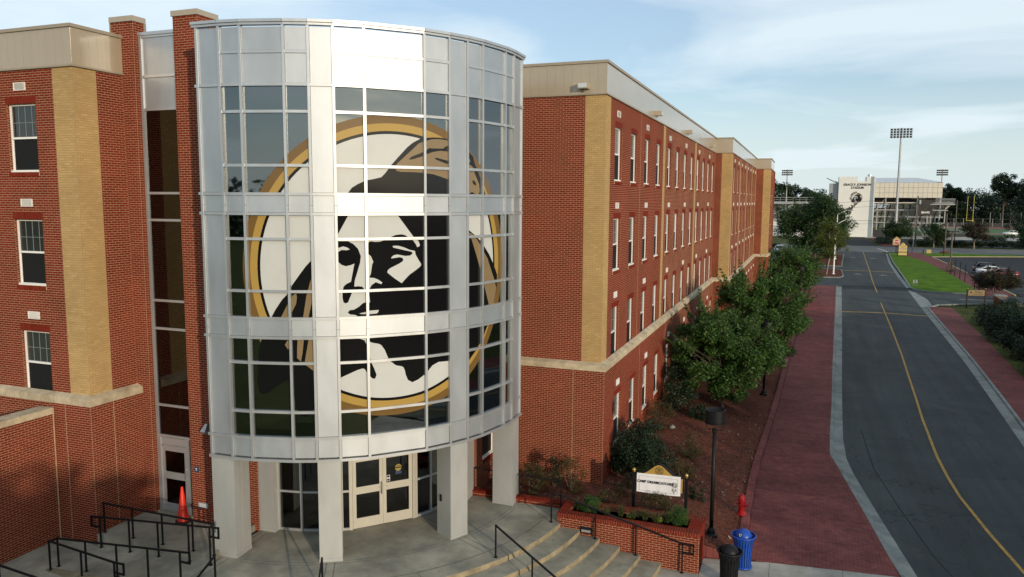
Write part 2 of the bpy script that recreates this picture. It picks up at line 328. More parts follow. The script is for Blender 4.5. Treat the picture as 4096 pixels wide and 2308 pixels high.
m_cglass = mat('car glass', (.012,.014,.016), .05, spec=.8, var=.2)
m_tail = mat('red tail lamp', (.22,.008,.008), .2, var=.1)
m_copperbark = mat('crape bark', (.15,.11,.085), .85, var=.25, scale=6)

def mat_pavers():                           # stamped brick-red concrete: bands, staining, fine joints
    m = bpy.data.materials.new('stamped red concrete'); m.use_nodes = True; t = m.node_tree; b = t.nodes['Principled BSDF']; b.inputs['Roughness'].default_value = .8; b.inputs['Specular IOR Level'].default_value = .12
    geo = N(t, 'ShaderNodeNewGeometry'); bt = N(t, 'ShaderNodeTexBrick'); t.links.new(geo.outputs['Position'], bt.inputs['Vector'])
    bt.inputs['Scale'].default_value = 1; bt.inputs['Brick Width'].default_value = .22; bt.inputs['Row Height'].default_value = .11; bt.inputs['Mortar Size'].default_value = .007
    bt.inputs['Color1'].default_value = (.195,.062,.058,1); bt.inputs['Color2'].default_value = (.240,.080,.074,1); bt.inputs['Mortar'].default_value = (.085,.035,.033,1)
    t.links.new(weather(t, weather(t, bt.outputs[0], .30, .8), .25, 4.), b.inputs['Base Color'])
    bp = N(t, 'ShaderNodeBump'); bp.invert = True; bp.inputs['Strength'].default_value = .5; bp.inputs['Distance'].default_value = .01; t.links.new(bt.outputs['Fac'], bp.inputs['Height']); t.links.new(bp.outputs[0], b.inputs['Normal'])
    return m
m_paver = mat_pavers()
def after_base(m, fn):                      # run the base colour through one more node group
    t = m.node_tree; b = t.nodes['Principled BSDF']; l = b.inputs['Base Color'].links[0]; src = l.from_socket; t.links.remove(l); t.links.new(fn(t, src), b.inputs['Base Color'])
def per_piece(amt):                          # slabs poured at different times differ in tone
    def f(t, src):
        o = N(t, 'ShaderNodeObjectInfo'); r = N(t, 'ShaderNodeMapRange'); r.inputs[3].default_value = 1-amt; r.inputs[4].default_value = 1+amt; t.links.new(o.outputs['Random'], r.inputs[0])
        k = N(t, 'ShaderNodeVectorMath', operation='SCALE'); t.links.new(src, k.inputs[0]); t.links.new(r.outputs[0], k.inputs['Scale']); return k.outputs[0]
    return f
def gum_spots(t, src):                       # dark trodden spots and stains on old concrete
    geo = N(t, 'ShaderNodeNewGeometry'); v = N(t, 'ShaderNodeTexVoronoi'); v.inputs['Scale'].default_value = 1.7; t.links.new(geo.outputs['Position'], v.inputs['Vector'])
    r = N(t, 'ShaderNodeValToRGB'); r.color_ramp.elements[0].position = .030; r.color_ramp.elements[1].position = .055; r.color_ramp.elements[0].color = (.35,.34,.32,1); r.color_ramp.elements[1].color = (1,1,1,1); t.links.new(v.outputs['Distance'], r.inputs[0])
    n = N(t, 'ShaderNodeTexNoise'); n.inputs['Scale'].default_value = .45; n.inputs['Detail'].default_value = 7; n.inputs['Roughness'].default_value = .7; t.links.new(geo.outputs['Position'], n.inputs['Vector'])
    r2 = N(t, 'ShaderNodeValToRGB'); r2.color_ramp.elements[0].position = .36; r2.color_ramp.elements[1].position = .6; r2.color_ramp.elements[0].color = (.72,.71,.68,1); r2.color_ramp.elements[1].color = (1.05,1.05,1.04,1); t.links.new(n.outputs[0], r2.inputs[0])
    k = N(t, 'ShaderNodeMix', data_type='RGBA', blend_type='MULTIPLY'); k.inputs[0].default_value = 1; t.links.new(src, k.inputs[6]); t.links.new(r.outputs[0], k.inputs[7])
    k2 = N(t, 'ShaderNodeMix', data_type='RGBA', blend_type='MULTIPLY'); k2.inputs[0].default_value = 1; t.links.new(k.outputs[2], k2.inputs[6]); t.links.new(r2.outputs[0], k2.inputs[7]); return k2.outputs[2]
for _m in (m_conc, m_conc2): after_base(_m, gum_spots)
after_base(m_paver, per_piece(.13)); after_base(m_kerb, per_piece(.12)); after_base(m_stone, per_piece(.08))
def mat_leaf(name, cols, trans=.35):
    m = bpy.data.materials.new(name); m.use_nodes = True; t = m.node_tree; t.nodes.clear()
    a = N(t, 'ShaderNodeAttribute'); a.attribute_name = 'rnd'; r = brick_ramp(t, cols); t.links.new(a.outputs['Fac'], r.inputs[0])
    d = N(t, 'ShaderNodeBsdfPrincipled'); d.inputs['Roughness'].default_value = .5; d.inputs['Specular IOR Level'].default_value = .3; t.links.new(r.outputs[0], d.inputs['Base Color'])
    tl = N(t, 'ShaderNodeBsdfTranslucent'); t.links.new(r.outputs[0], tl.inputs[0])
    mx_ = N(t, 'ShaderNodeMixShader'); mx_.inputs[0].default_value = trans; t.links.new(d.outputs[0], mx_.inputs[1]); t.links.new(tl.outputs[0], mx_.inputs[2])
    o = N(t, 'ShaderNodeOutputMaterial'); t.links.new(mx_.outputs[0], o.inputs[0]); MATS[name] = m; return m
L_cherry = mat_leaf('cherry leaves', [(.026,.062,.014),(.046,.105,.022),(.068,.140,.030),(.095,.175,.040)])
L_holly = mat_leaf('holly leaves', [(.010,.020,.010),(.016,.032,.014),(.026,.048,.020)], .15)
L_hedge = mat_leaf('dark hedge leaves', [(.010,.022,.010),(.016,.034,.013),(.024,.046,.018)], .15)
L_olive = mat_leaf('olive shrub leaves', [(.034,.036,.012),(.055,.052,.016),(.080,.060,.022)], .2)
L_box = mat_leaf('boxwood leaves', [(.028,.068,.014),(.045,.105,.020),(.062,.130,.026)], .2)
L_oak = mat_leaf('oak leaves', [(.014,.034,.012),(.028,.058,.016),(.046,.085,.022)], .25)
L_birch = mat_leaf('yellow green leaves', [(.050,.075,.012),(.085,.115,.020),(.13,.155,.030)], .35)
L_crape = mat_leaf('crape myrtle leaves', [(.020,.026,.012),(.034,.042,.016),(.075,.030,.022)], .2)
L_wood = mat_leaf('woodland leaves', [(.012,.030,.014),(.022,.048,.018),(.036,.066,.024)], .2)
L_pine = mat_leaf('pine needles', [(.010,.026,.014),(.018,.038,.018),(.028,.052,.024)], .15)
L_grass = mat_leaf('grass blades', [(.055,.070,.022),(.085,.100,.030),(.13,.13,.05)], .3)

# ------------------------------------------------------------------ brickwork
CH = .06773; BW = .203
def brick_cells(u0, u1, z0, z1, holes=(), phase=0.0):
    """Rectangles (u0,u1,z0,z1) of running-bond bricks, cut at openings."""
    out = []; nrow = int(round((z1-z0)/CH))
    for r in range(nrow):
        za, zb = z0+r*CH, z0+(r+1)*CH; zm = (za+zb)/2
        iv = [(u0, u1)]
        for (a, b, c, d) in holes:
            if c < zm < d:
                nv = []
                for (p, q) in iv:
                    if b <= p or a >= q: nv.append((p, q)); continue
                    if a > p: nv.append((p, a))
                    if b < q: nv.append((b, q))
                iv = nv
        off = phase + (BW/2 if r % 2 else 0)
        for (p, q) in iv:
            k = math.floor((p-off)/BW)
            while off+k*BW < q:
                a = max(p, off+k*BW); b = min(q, off+(k+1)*BW); k += 1
                if b-a > .018: out.append((a+.0055, b-.0055, za+.0055, zb-.0055))
    return out
def brick_mesh(name, cells, frame, m, proud=.0035):
    """Joined bricks. frame: (origin, udir, normal)."""
    O, U, Nn = [np.array(a, float) for a in frame]; n = len(cells)
    c = np.array(cells); Z = np.array([0, 0, 1.])
    jit = rng.uniform(-.001, .0012, n)
    def P(u, z, d): return O[None]+U[None]*u[:,None]+Z[None]*z[:,None]+Nn[None]*d[:,None]
    o0 = np.full(n, -.012); o1 = proud+jit
    V = np.stack([P(c[:,0],c[:,2],o0),P(c[:,1],c[:,2],o0),P(c[:,1],c[:,3],o0),P(c[:,0],c[:,3],o0),P(c[:,0],c[:,2],o1),P(c[:,1],c[:,2],o1),P(c[:,1],c[:,3],o1),P(c[:,0],c[:,3],o1)], 1).reshape(-1, 3)
    flip = np.dot(np.cross(U, Z), Nn) < 0
    F = np.array([[4,5,6,7],[0,1,5,4],[1,2,6,5],[2,3,7,6],[3,0,4,7]])
    if flip: F = F[:, ::-1]
    F = (F[None]+8*np.arange(n)[:,None,None]).reshape(-1, 4)
    return np_mesh(name, V, F, m, np.repeat(rng.random(n), 8))
def np_mesh(name, V, F, m, rnd=None):
    me = bpy.data.meshes.new(name); me.vertices.add(len(V)); me.vertices.foreach_set('co', np.asarray(V, np.float32).ravel())
    k = F.shape[1]; sharp = True; me.loops.add(F.size); me.loops.foreach_set('vertex_index', F.astype(np.int32).ravel())
    me.polygons.add(len(F)); me.polygons.foreach_set('loop_start', np.arange(0, F.size, k, dtype=np.int32)); me.polygons.foreach_set('loop_total', np.full(len(F), k, np.int32))
    me.materials.append(m); me.update(calc_edges=True); me.shade_flat()
    if rnd is not None:
        a = me.attributes.new('rnd', 'FLOAT', 'POINT'); a.data.foreach_set('value', np.asarray(rnd, np.float32))
    return me
BRICK_ME = {}
def brick_objects(cells, frame, m, parent, proud=.0035):
    """One object per brick, mesh data shared between bricks of one length."""
    O, U, Nn = [Vector(a) for a in frame]
    rot = Matrix((U, Nn, Vector((0,0,1)))).transposed().to_4x4()
    inv = root_inv(parent)
    for (a, b, c, d) in cells:
        key = (round(b-a, 3), round(d-c, 3), m.name, U.cross(Nn).z > 0)
        if key not in BRICK_ME:
            q = MB(); w = b-a; h = d-c; g = .003
            q.box(-w/2, w/2, -.012, proud-.001, -h/2, h/2); me = bpy.data.meshes.new('brick')
            F = [f if key[3] else f[::-1] for f in q.f]
            me.from_pydata(q.v, [], F); me.materials.append(m); me.update(); BRICK_ME[key] = me
        o = bpy.data.objects.new('brick', BRICK_ME[key]); COL.objects.link(o); o.parent = parent; o.matrix_parent_inverse = inv
        M = rot.copy(); M.translation = O+U*((a+b)/2)+Vector((0,0,(c+d)/2))+Nn*random.uniform(-.001,.0012); o.matrix_basis = M
def panel_with_holes(mb, u0, u1, z0, z1, holes, frame, m=0, depth=0.0, mr=None):
    """Flat wall face with rectangular openings; depth>0 adds reveals."""
    O, U, Nn = [Vector(a) for a in frame]
    us = sorted({u0, u1, *[min(max(h[0],u0),u1) for h in holes], *[min(max(h[1],u0),u1) for h in holes]}); zs = sorted({z0, z1, *[min(max(h[2],z0),z1) for h in holes], *[min(max(h[3],z0),z1) for h in holes]})
    P = lambda u, z, d=0: O+U*u+Vector((0,0,z))+Nn*d
    fl = U.cross(Vector((0,0,1))).dot(Nn) < 0
    holes = [h for h in holes if h[1] > u0 and h[0] < u1]
    us = sorted({u0, u1, *[min(max(h[0],u0),u1) for h in holes], *[min(max(h[1],u0),u1) for h in holes]})
    def add(pts, mi=m): mb.face(pts[::-1] if fl else pts, mi)
    for i in range(len(us)-1):
        run = None
        for j in range(len(zs)-1):
            um, zm = (us[i]+us[i+1])/2, (zs[j]+zs[j+1])/2
            solid = not any(h[0] < um < h[1] and h[2] < zm < h[3] for h in holes)
            if solid: run = [zs[j] if run is None else run[0], zs[j+1]]
            if (not solid or j == len(zs)-2) and run:
                add([P(us[i],run[0]),P(us[i+1],run[0]),P(us[i+1],run[1]),P(us[i],run[1])]); run = None
    if depth:
        mr = m if mr is None else mr
        for (a, b, c, d) in holes:
            add([P(a,c),P(a,d),P(a,d,-depth),P(a,c,-depth)], mr); add([P(b,d),P(b,c),P(b,c,-depth),P(b,d,-depth)], mr)
            add([P(a,d),P(b,d),P(b,d,-depth),P(a,d,-depth)]); add([P(b,c),P(a,c),P(a,c,-depth),P(b,c,-depth)])
EMBLEM=[('K',[[52.61,10.358],[51.11,10.271],[49.7,10.148],[47.43,9.888],[45.34,9.64],[44.12,9.458],[43.09,9.343],[41.39,9.297],[39.5,9.257],[38.68,9.224],[37.38,9.161],[35.93,9.062],[34.95,8.922],[32.46,8.485],[30.65,7.973],[28.07,7.46],[26.11,7.182],[24.72,7.021],[23.32,6.816],[21.32,6.514],[20.48,6.329],[18.81,6.142],[17.12,5.877],[16.05,5.674],[13.47,5.055],[12.72,4.685],[12.19,3.988],[12.64,3.687],[13.48,3.596],[14.78,3.647],[17.42,3.865],[19.6,4.01],[20.83,3.829],[21.54,3.317],[22.7,3.035],[24.14,3.01],[25.62,3.173],[27.75,3.658],[32.6,4.049],[32.61,4.055],[36.52,4.236],[37.77,4.271],[38.28,4.25],[38.78,4.141],[39.55,4.053],[40.25,3.975],[40.9,3.968],[41.24,4.071],[40.61,4.266],[39.99,4.412],[44.88,4.402],[46.19,4.282],[46.86,4.264],[47.74,4.239],[48.19,4.203],[48.51,4.116],[48.73,3.994],[49.28,3.844],[50.4,3.767],[51.99,3.828],[53.6,3.944],[54.45,4.006],[56.1,4.178],[57.89,4.252],[60.73,4.239],[64.12,4.213],[67.06,4.269],[67.59,4.114],[70.54,4.396],[73.34,4.711],[75.76,5.086],[78.85,5.746],[80.04,6.157],[80.22,6.529],[79.6,6.671],[77.98,6.942],[76.4,7.172],[72.91,7.552],[70.32,7.752],[67.24,7.961],[66.38,8.16],[69.39,8.46],[74.71,8.914],[72.95,9.236],[71.96,9.449],[71.05,9.601],[70.27,9.753],[69.37,9.989],[67.35,10.137],[63.69,10.308],[60.45,10.425],[58.25,10.442],[56.27,10.432],[54.32,10.406],[53.41,10.416]]),
('T',[[46.54,9.634],[47.24,9.726],[51.8,10.174],[52.51,10.249],[54.32,10.33],[56.47,10.387],[58.44,10.399],[60.44,10.382],[63.69,10.271],[65.94,10.095],[67.35,9.979],[68.36,9.879],[68.36,9.812],[67.85,9.809],[67.47,9.855],[67.4,9.788],[68.87,9.718],[69.38,9.691],[70.15,9.501],[71.71,9.214],[71.97,9.019],[71.45,8.901],[70.41,8.92],[69.12,8.992],[67.47,8.916],[65.47,9.01],[63.22,9.234],[60.41,9.34],[58.2,9.409],[56.61,9.451],[54.45,9.473],[53.34,9.488],[50.35,9.496],[47.91,9.494],[46.87,9.518]]),
('T',[[67.85,7.842],[68.93,7.816],[70.64,7.68],[72.91,7.385],[75.62,7.055],[77.2,6.727],[78.81,6.417],[79.84,6.147],[78.46,5.676],[76.27,5.677],[74.1,6.265],[72.94,6.591],[70.64,7.205],[68.93,7.639]]),
('T',[[26.42,6.816],[25.7,6.622],[25.17,6.406],[24.75,6.254],[23.85,5.684],[25.11,5.684],[26.08,6.124],[26.44,6.471]]),
('T',[[18.49,5.679],[20.42,6.08],[21.45,6.254],[22.34,6.319],[22.51,6.211],[22.27,6.037],[21.35,5.841],[20.42,5.683]]),
('T',[[19.86,5.07],[20.54,5.072],[20.69,4.958],[20.01,4.823],[19.24,4.943]]),
('T',[[22.4,5.107],[23.92,5.106],[23.49,4.728],[23.07,4.503],[22.18,4.602],[22.26,4.866]]),
('T',[[25.04,5.106],[26.53,5.105],[26.45,4.219],[24.24,4.405],[24.02,4.521]]),
('T',[[12.88,5.099],[13.57,5.101],[13.24,4.997]]),
('W',[[34.92,8.337],[35.51,8.422],[46.41,8.444],[47.13,8.335],[51.19,7.746],[52.25,7.661],[52.68,7.553],[52.57,7.509],[51.98,7.483],[51.61,7.567],[50.97,7.664],[49.81,7.746],[48.87,7.816],[47.82,7.839],[46.35,7.82],[44.78,7.745],[43.43,7.682],[42.4,7.649],[41.28,7.647],[41.1,7.649],[40.29,7.666],[39.78,7.645],[39.5,7.581],[39.47,7.342],[40.23,7.274],[40.82,7.119],[40.51,7.055],[40.17,6.815],[39.75,6.707],[40.97,6.691],[41.99,6.643],[43.01,6.561],[42.7,6.518],[41.37,6.579],[40.33,6.507],[39.75,6.4],[39.69,6.268],[39.86,6.046],[39.49,6.026],[38.85,6.056],[38.06,6.032],[37.07,5.936],[35.89,5.863],[34.91,5.855],[34.41,5.791],[34.99,5.74],[36.06,5.725],[36.55,5.706],[36.68,5.657],[38.71,5.145],[39.64,4.988],[40.38,4.951],[41.89,4.911],[42.53,4.871],[43.38,4.734],[43.81,4.612],[44.23,4.502],[44.92,4.397],[39.94,4.408],[39.38,4.652],[38.82,4.912],[38.28,5.031],[37.37,5.076],[35.03,5.161],[32.42,5.333],[31.68,5.674],[31.63,6.465],[31.97,7.33],[32.44,7.849]]),
('W',[[45.65,7.524],[46.01,7.538],[47.16,7.532],[48.62,7.484],[50.1,7.414],[51.38,7.388],[51.52,7.287],[52.22,7.151],[52.96,7.025],[52.85,6.969],[51.55,6.861],[50.05,6.755],[48.97,6.647],[47.9,6.522],[46.23,6.647],[44.27,6.821],[44.38,6.887],[45.01,6.94],[47.11,7.044],[48.17,7.108],[48.38,7.162],[48.07,7.208],[47.34,7.228],[46.5,7.212],[45.35,7.198],[45.24,7.216],[45.88,7.281],[46.82,7.3],[47.76,7.28],[48.82,7.255],[50.09,7.262],[50.73,7.312],[50.63,7.357],[50.1,7.376],[48.41,7.418],[45.9,7.486]]),
('W',[[37.14,5.759],[38.23,5.782],[39.83,5.825],[41.99,5.83],[41.88,5.779],[41.46,5.737],[39.82,5.732],[37.63,5.742]]),
('K',[[31.84,7.674],[34.81,7.672],[35.96,7.606],[37.1,7.475],[37.75,7.279],[37.53,7.106],[36.81,6.846],[36.2,6.629],[36.08,6.476],[36.96,6.485],[37.93,6.472],[38.51,6.393],[35.57,6.357],[35.41,6.292],[34.96,6.173],[34.56,6.064],[33.97,6.038],[33.49,6.068],[33.27,6.178],[33.3,6.33],[33.56,6.482],[34.15,6.546],[35.32,6.609],[35.64,6.783],[36.21,7.086],[35.29,7.044],[34.13,7.02],[33.17,7.058],[32.42,7.135],[31.76,7.244]]),
('K',[[50.11,9.843],[50.73,9.899],[53.56,10.027],[54.49,10.076],[55.47,10.145],[56.45,10.14],[59.43,10.151],[60.44,10.225],[62.58,10.302],[62.58,10.059],[60.43,10.085],[58.63,10.092],[56.45,10.049],[54.29,9.966],[53.37,9.917],[51.07,9.837],[50.29,9.822]]),
('K',[[57.19,9.886],[57.53,9.897],[60.42,9.835],[63.24,9.762],[63.23,9.668],[60.42,9.751],[58.62,9.809],[57.23,9.859]]),
('K',[[69.07,9.305],[69.51,9.321],[70.28,9.269],[70.54,9.202],[70.28,9.176],[69.51,9.219]]),
('W',[[31.9,7.47],[32.48,7.502],[33.64,7.537],[34.59,7.51],[35.2,7.455],[34.39,7.439],[33.24,7.447],[32.46,7.394],[31.88,7.351]])]
# ================================================================== BRICK WINGS
ZT, ZC, ZP, ST = 12.33, 3.15, 13.41, 3.251
GZ = -1.03                                  # plaza level
OFF = .16                                   # the ground storey stands proud of the upper storeys
CAMP = np.array([6.47,-25.8,8.75])
def wall_part(root, name, faces, tex_faces=(), nobj=300, objcells=None):
    """faces: (frame,u0,u1,z0,z1,holes,kind); brick geometry over mortar. tex_faces: same, courses by texture."""
    mb = MB(); mats = [m_mortar, m_mortar_b, m_red_x, m_red_y, m_buff_x, m_buff_y]
    allc = []
    for (fr, u0, u1, z0, z1, holes, kind) in faces:
        panel_with_holes(mb, u0, u1, z0, z1, holes, fr, 0 if kind == 'red' else 1)
        axis_y = abs(fr[1][1]) > .5
        for h in [h for h in holes if h[0] > u0-.01 and h[1] < u1+.01]:   # reveals
            q = MB(); panel_with_holes(q, h[0]-.001, h[1]+.001, h[2]-.001, h[3]+.001, [h], fr, 0, depth=.13)
            for f, mi in zip(q.f, q.m): mb.face([q.v[i] for i in f], 3 if axis_y else 2)
        cs = brick_cells(u0, u1, z0, z1, holes)
        O = np.array(fr[0], float); U = np.array(fr[1], float)
        for c in cs:
            p = O+U*(c[0]+c[1])/2+np.array([0,0,(c[2]+c[3])/2]); allc.append((float(np.linalg.norm(p-CAMP)), fr, kind, c))
    for (fr, u0, u1, z0, z1, holes, kind) in tex_faces:
        axis_y = abs(fr[1][1]) > .5
        panel_with_holes(mb, u0, u1, z0, z1, holes, fr, (2 if axis_y else 3) if kind == 'red' else (4 if axis_y else 5), depth=.13 if holes else 0, mr=3 if axis_y else 2)
    wall = mb.build(name, mats, root)
    allc.sort(key=lambda t: t[0])
    groups = {}
    for d, fr, kind, c in allc[:nobj]: groups.setdefault((str(fr), kind, 'o'), [fr, []])[1].append(c)
    for (k, kind, _), (fr, cs) in groups.items(): brick_objects(cs, fr, m_red_o if kind == 'red' else m_buff_o, wall)
    groups = {}
    for d, fr, kind, c in allc[nobj:]: groups.setdefault((str(fr), kind), [fr, []])[1].append(c)
    for kind in ('red', 'buff'):
        mes = [brick_mesh('brickwork', cs, fr, m_red_a if kind == 'red' else m_buff_a) for (k, kd), (fr, cs) in groups.items() if kd == kind]
        if mes:
            stuff(link('brickwork', join_meshes('brickwork', mes), wall))
    return wall
def join_meshes(name, mes):
    if len(mes) == 1: return mes[0]
    bm = bmesh.new()
    for me in mes: bm.from_mesh(me)
    out = bpy.data.meshes.new(name); bm.to_mesh(out); bm.free()
    for mt in mes[0].materials: out.materials.append(mt)
    return out

# ---- window, vent, lintel prototypes (local: x along wall, -y outward, z up)
WW, WH = 1.14, 1.90
def win_meshes():
    d = {}
    q = MB(); t = .042
    q.box(0, t, .085, .15, 0, WH); q.box(WW-t, WW, .085, .15, 0, WH); q.box(t, WW-t, .085, .15, WH-t, WH); q.box(t, WW-t, .085, .15, 0, .06)
    q.box(-.0, WW, .02, .083, -.0, .05); d['frame'] = q
    q = MB(); q.box(t, WW-t, .075, .13, WH*.505-.028, WH*.505+.028); q.box(t, t+.03, .095, .14, .06, WH*.47); q.box(WW-t-.03, WW-t, .095, .14, .06, WH*.47); d['sash_rail'] = q
    q = MB(); q.box(t+.002, WW-t-.002, .125, .135, WH*.505+.03, WH-t-.002); d['upper'] = q
    q = MB(); q.box(t+.028, WW-t-.028, .112, .118, .05, WH*.505-.03); d['screen'] = q
    q = MB()
    for i in (1, 2, 3): x = t+(WW-2*t)*i/4; q.box(x-.006, x+.006, .116, .124, WH*.505+.034, WH-t)
    zz = WH*.505+(WH*.495-t)*.48; q.box(t, WW-t, .1165, .1235, zz-.006, zz+.006); d['muntin'] = q
    q = MB(); n = 16; w = (WW+.06)/n
    for i in range(n): q.box(-.03+i*w+.007, -.03+(i+1)*w-.007, -.005-random.uniform(0,.002), .10, WH+.004, WH+.212)
    q.box(-.03, WW+.03, .0, .10, WH+.0, WH+.215, 1); d['lintel'] = q
    q = MB(); n = 15; w = (WW+.04)/n
    for i in range(n): q.box(-.02+i*w+.005, -.02+(i+1)*w-.005, -.035, .08, -.115, -.008)
    q.box(-.02, WW+.02, -.028, .08, -.115, -.012, 1); d['sill_course'] = q
    return d
mats_w = {'frame': m_white, 'sash_rail': m_white, 'upper': m_pane, 'screen': m_screen, 'muntin': mat('grey muntin', (.22,.25,.25), .5, var=.05), 'lintel': [m_red_a, m_mortar], 'sill_course': [m_red_a, m_mortar]}
WM = {}
for k, q in win_meshes().items():
    me = bpy.data.meshes.new(k); me.from_pydata(q.v, [], q.f); mm_ = mats_w[k]
    for x in (mm_ if isinstance(mm_, list) else [mm_]): me.materials.append(x)
    if isinstance(mm_, list):
        me.polygons.foreach_set('material_index', q.m)
        a = me.attributes.new('rnd', 'FLOAT', 'POINT'); a.data.foreach_set('value', np.repeat(rng.random(len(q.v)//8), 8).astype(np.float32))
    me.update(); WM[k] = me
def window(root, x, y, z, rz, muntins=True, sill=True):
    w = bpy.data.objects.new('window', WM['frame']); COL.objects.link(w); w.parent = root; w.matrix_parent_inverse = root_inv(root)
    w.location = (x, y, z); w.rotation_euler = (0, 0, rz)
    parts = [('sash_rail','sash_rail'),('pane','upper'),('insect_screen','screen')] + ([('muntin','muntin')] if muntins else [])
    for n, k in parts + [('lintel','lintel')] + ([('sill_course','sill_course')] if sill else []):
        o = bpy.data.objects.new(n, WM[k]); COL.objects.link(o); o.parent = w
        if k in ('lintel', 'sill_course'): o['kind'] = 'stuff'
    return w
q = MB(); q.box(0,.45,-.034,.02,0,.022); q.box(0,.45,-.034,.02,.198,.22); q.box(0,.022,-.034,.02,.022,.198); q.box(.428,.45,-.034,.02,.022,.198); q.box(.02,.43,-.010,.015,.02,.2,1)
for i in range(7): zz = .03+i*.024; q.face([(.022,-.030,zz),(.428,-.030,zz),(.428,-.012,zz+.017),(.022,-.012,zz+.017)])
VENT = bpy.data.meshes.new('vent'); VENT.from_pydata(q.v, [], q.f); VENT.materials.append(m_vent); VENT.materials.append(mat('vent shadow', (.25,.24,.22), .8, var=.1)); VENT.polygons.foreach_set('material_index', q.m); VENT.update()
def vent(root, x, y, z, rz):
    o = bpy.data.objects.new('vent', VENT); COL.objects.link(o); o.parent = root; o.matrix_parent_inverse = root_inv(root); o.location = (x, y, z); o.rotation_euler = (0, 0, rz)
def cornice(root, pts, zc=ZC, closed=False, step=1.42):
    """Stone water table: separate stones with a sloped top along a polyline whose outside is on the right of travel."""
    pts = [Vector((p[0], p[1], 0)) for p in pts]; n = len(pts)
    dirs = [(pts[i+1]-pts[i]).normalized() for i in range(n-1)]; nor = [Vector((d.y, -d.x, 0)) for d in dirs]
    def off(i, d):                           # mitred offset at vertex i
        if i == 0: return pts[0]+nor[0]*d
        if i == n-1: return pts[-1]+nor[-1]*d
        a, b = nor[i-1], nor[i]; return pts[i]+(a+b)*d/(1+a.dot(b))
    prof = [(0.0, zc+.012), (OFF+.035, zc-.075), (OFF+.05, zc-.09), (OFF+.05, zc-.27), (0.0, zc-.27)]
    for i in range(n-1):
        L = (pts[i+1]-pts[i]).length; k = max(1, round(L/step)); ts = [0]+[(j+random.uniform(-.12,.12))/k for j in range(1, k)]+[1]
        for j in range(k):
            q = MB(); ring = []
            for t, e in ((ts[j], .004 if j else 0), (ts[j+1], -.004 if j < k-1 else 0)):
                r = []
                for d, z in prof:
                    a, b = off(i, d), off(i+1, d); p = a+(b-a)*t+dirs[i]*e; r.append((p.x, p.y, z+random.uniform(-.002,.002)*(0 < t < 1)))
                ring.append(r)
            m_ = len(prof)
            for s in range(m_): q.face([ring[0][s], ring[0][(s+1) % m_], ring[1][(s+1) % m_], ring[1][s]])
            q.face(ring[0][::-1]); q.face(ring[1])
            q.build('cornice_stone', m_stone, root)
PANELS = {}
def fascia(root, pts, z0, z1, pw=.305):
    """Standing metal fascia panels, coping and drip along a polyline (outside on the right of travel)."""
    pts = [Vector((p[0], p[1], 0)) for p in pts]
    for i in range(len(pts)-1):
        d = pts[i+1]-pts[i]; L = d.length; d = d/L; nn = Vector((d.y, -d.x, 0)); k = max(1, round(L/pw)); w = L/k
        key = (round(w, 4), round(z1-z0, 3))
        if key not in PANELS:
            q = MB(); q.box(.003, w-.003, -.006, .05, 0, z1-z0); q.box(0, w, .0, .05, 0, z1-z0); me = bpy.data.meshes.new('fascia_panel'); me.from_pydata(q.v, [], q.f); me.materials.append(m_fascia); me.update(); PANELS[key] = me
        rz = math.atan2(d.y, d.x)
        for j in range(k):
            o = bpy.data.objects.new('fascia_panel', PANELS[key]); COL.objects.link(o); o.parent = root; o.matrix_parent_inverse = root_inv(root)
            p = pts[i]+d*(w*j); o.location = (p.x, p.y, z0); o.rotation_euler = (0, 0, rz)
    for nm, (za, zb, pr) in (('coping', (z1, z1+.09, .05)), ('drip_edge', (z0-.05, z0, .045))):
        q = MB()
        for i in range(len(pts)-1):
            d = (pts[i+1]-pts[i]).normalized(); nn = Vector((d.y, -d.x, 0)); a = pts[i]-d*(.0 if i == 0 else -.0); b = pts[i+1]
            rz = math.atan2(d.y, d.x); M = Matrix.Translation(a) @ Matrix.Rotation(rz, 4, 'Z'); L = (b-a).length
            e0 = pr if i > 0 and (pts[i]-pts[i-1]).normalized().cross(d).z > 0 else 0; e1 = pr if i < len(pts)-2 and d.cross((pts[i+2]-pts[i+1]).normalized()).z > 0 else 0
            q.box(-e0*.98, L+e1, -pr-.001*i, .06, za+.0007*i, zb+.0007*i, M=M)
        q.build(nm, m_trim, root)

# ---------------------------------------------------------------- left wing
LX, LY, LYS = -12.377, -9.97, -8.31
lw = thing('brick_wing', 'red brick residence wing with buff corner pilaster and tan metal fascia at the left edge', 'building', (LX, LY, GZ))
FRONT = lambda x0, y0: ((x0, y0, 0), (1, 0, 0), (0, -1, 0))
SIDE = lambda x0, y0: ((x0, y0, 0), (0, 1, 0), (1, 0, 0))
XL0 = -22.0
wx = [-15.0, -17.95]
holes = [(x-XL0, x-XL0+WW, 9.48-ST*k, 11.38-ST*k) for x in wx for k in range(3)]
f_up = FRONT(XL0, LY); u_p = -13.14-XL0; u_e = LX-XL0
f_lo = FRONT(XL0, LY-OFF); f_su = SIDE(LX, LY); f_sl = SIDE(LX+OFF, LY-OFF)
P1L, P1R, P2L, P2R, YS = -12.377, -11.89, -10.42, -9.55, -8.10
ROWS = lambda z0, n: z0+n*CH
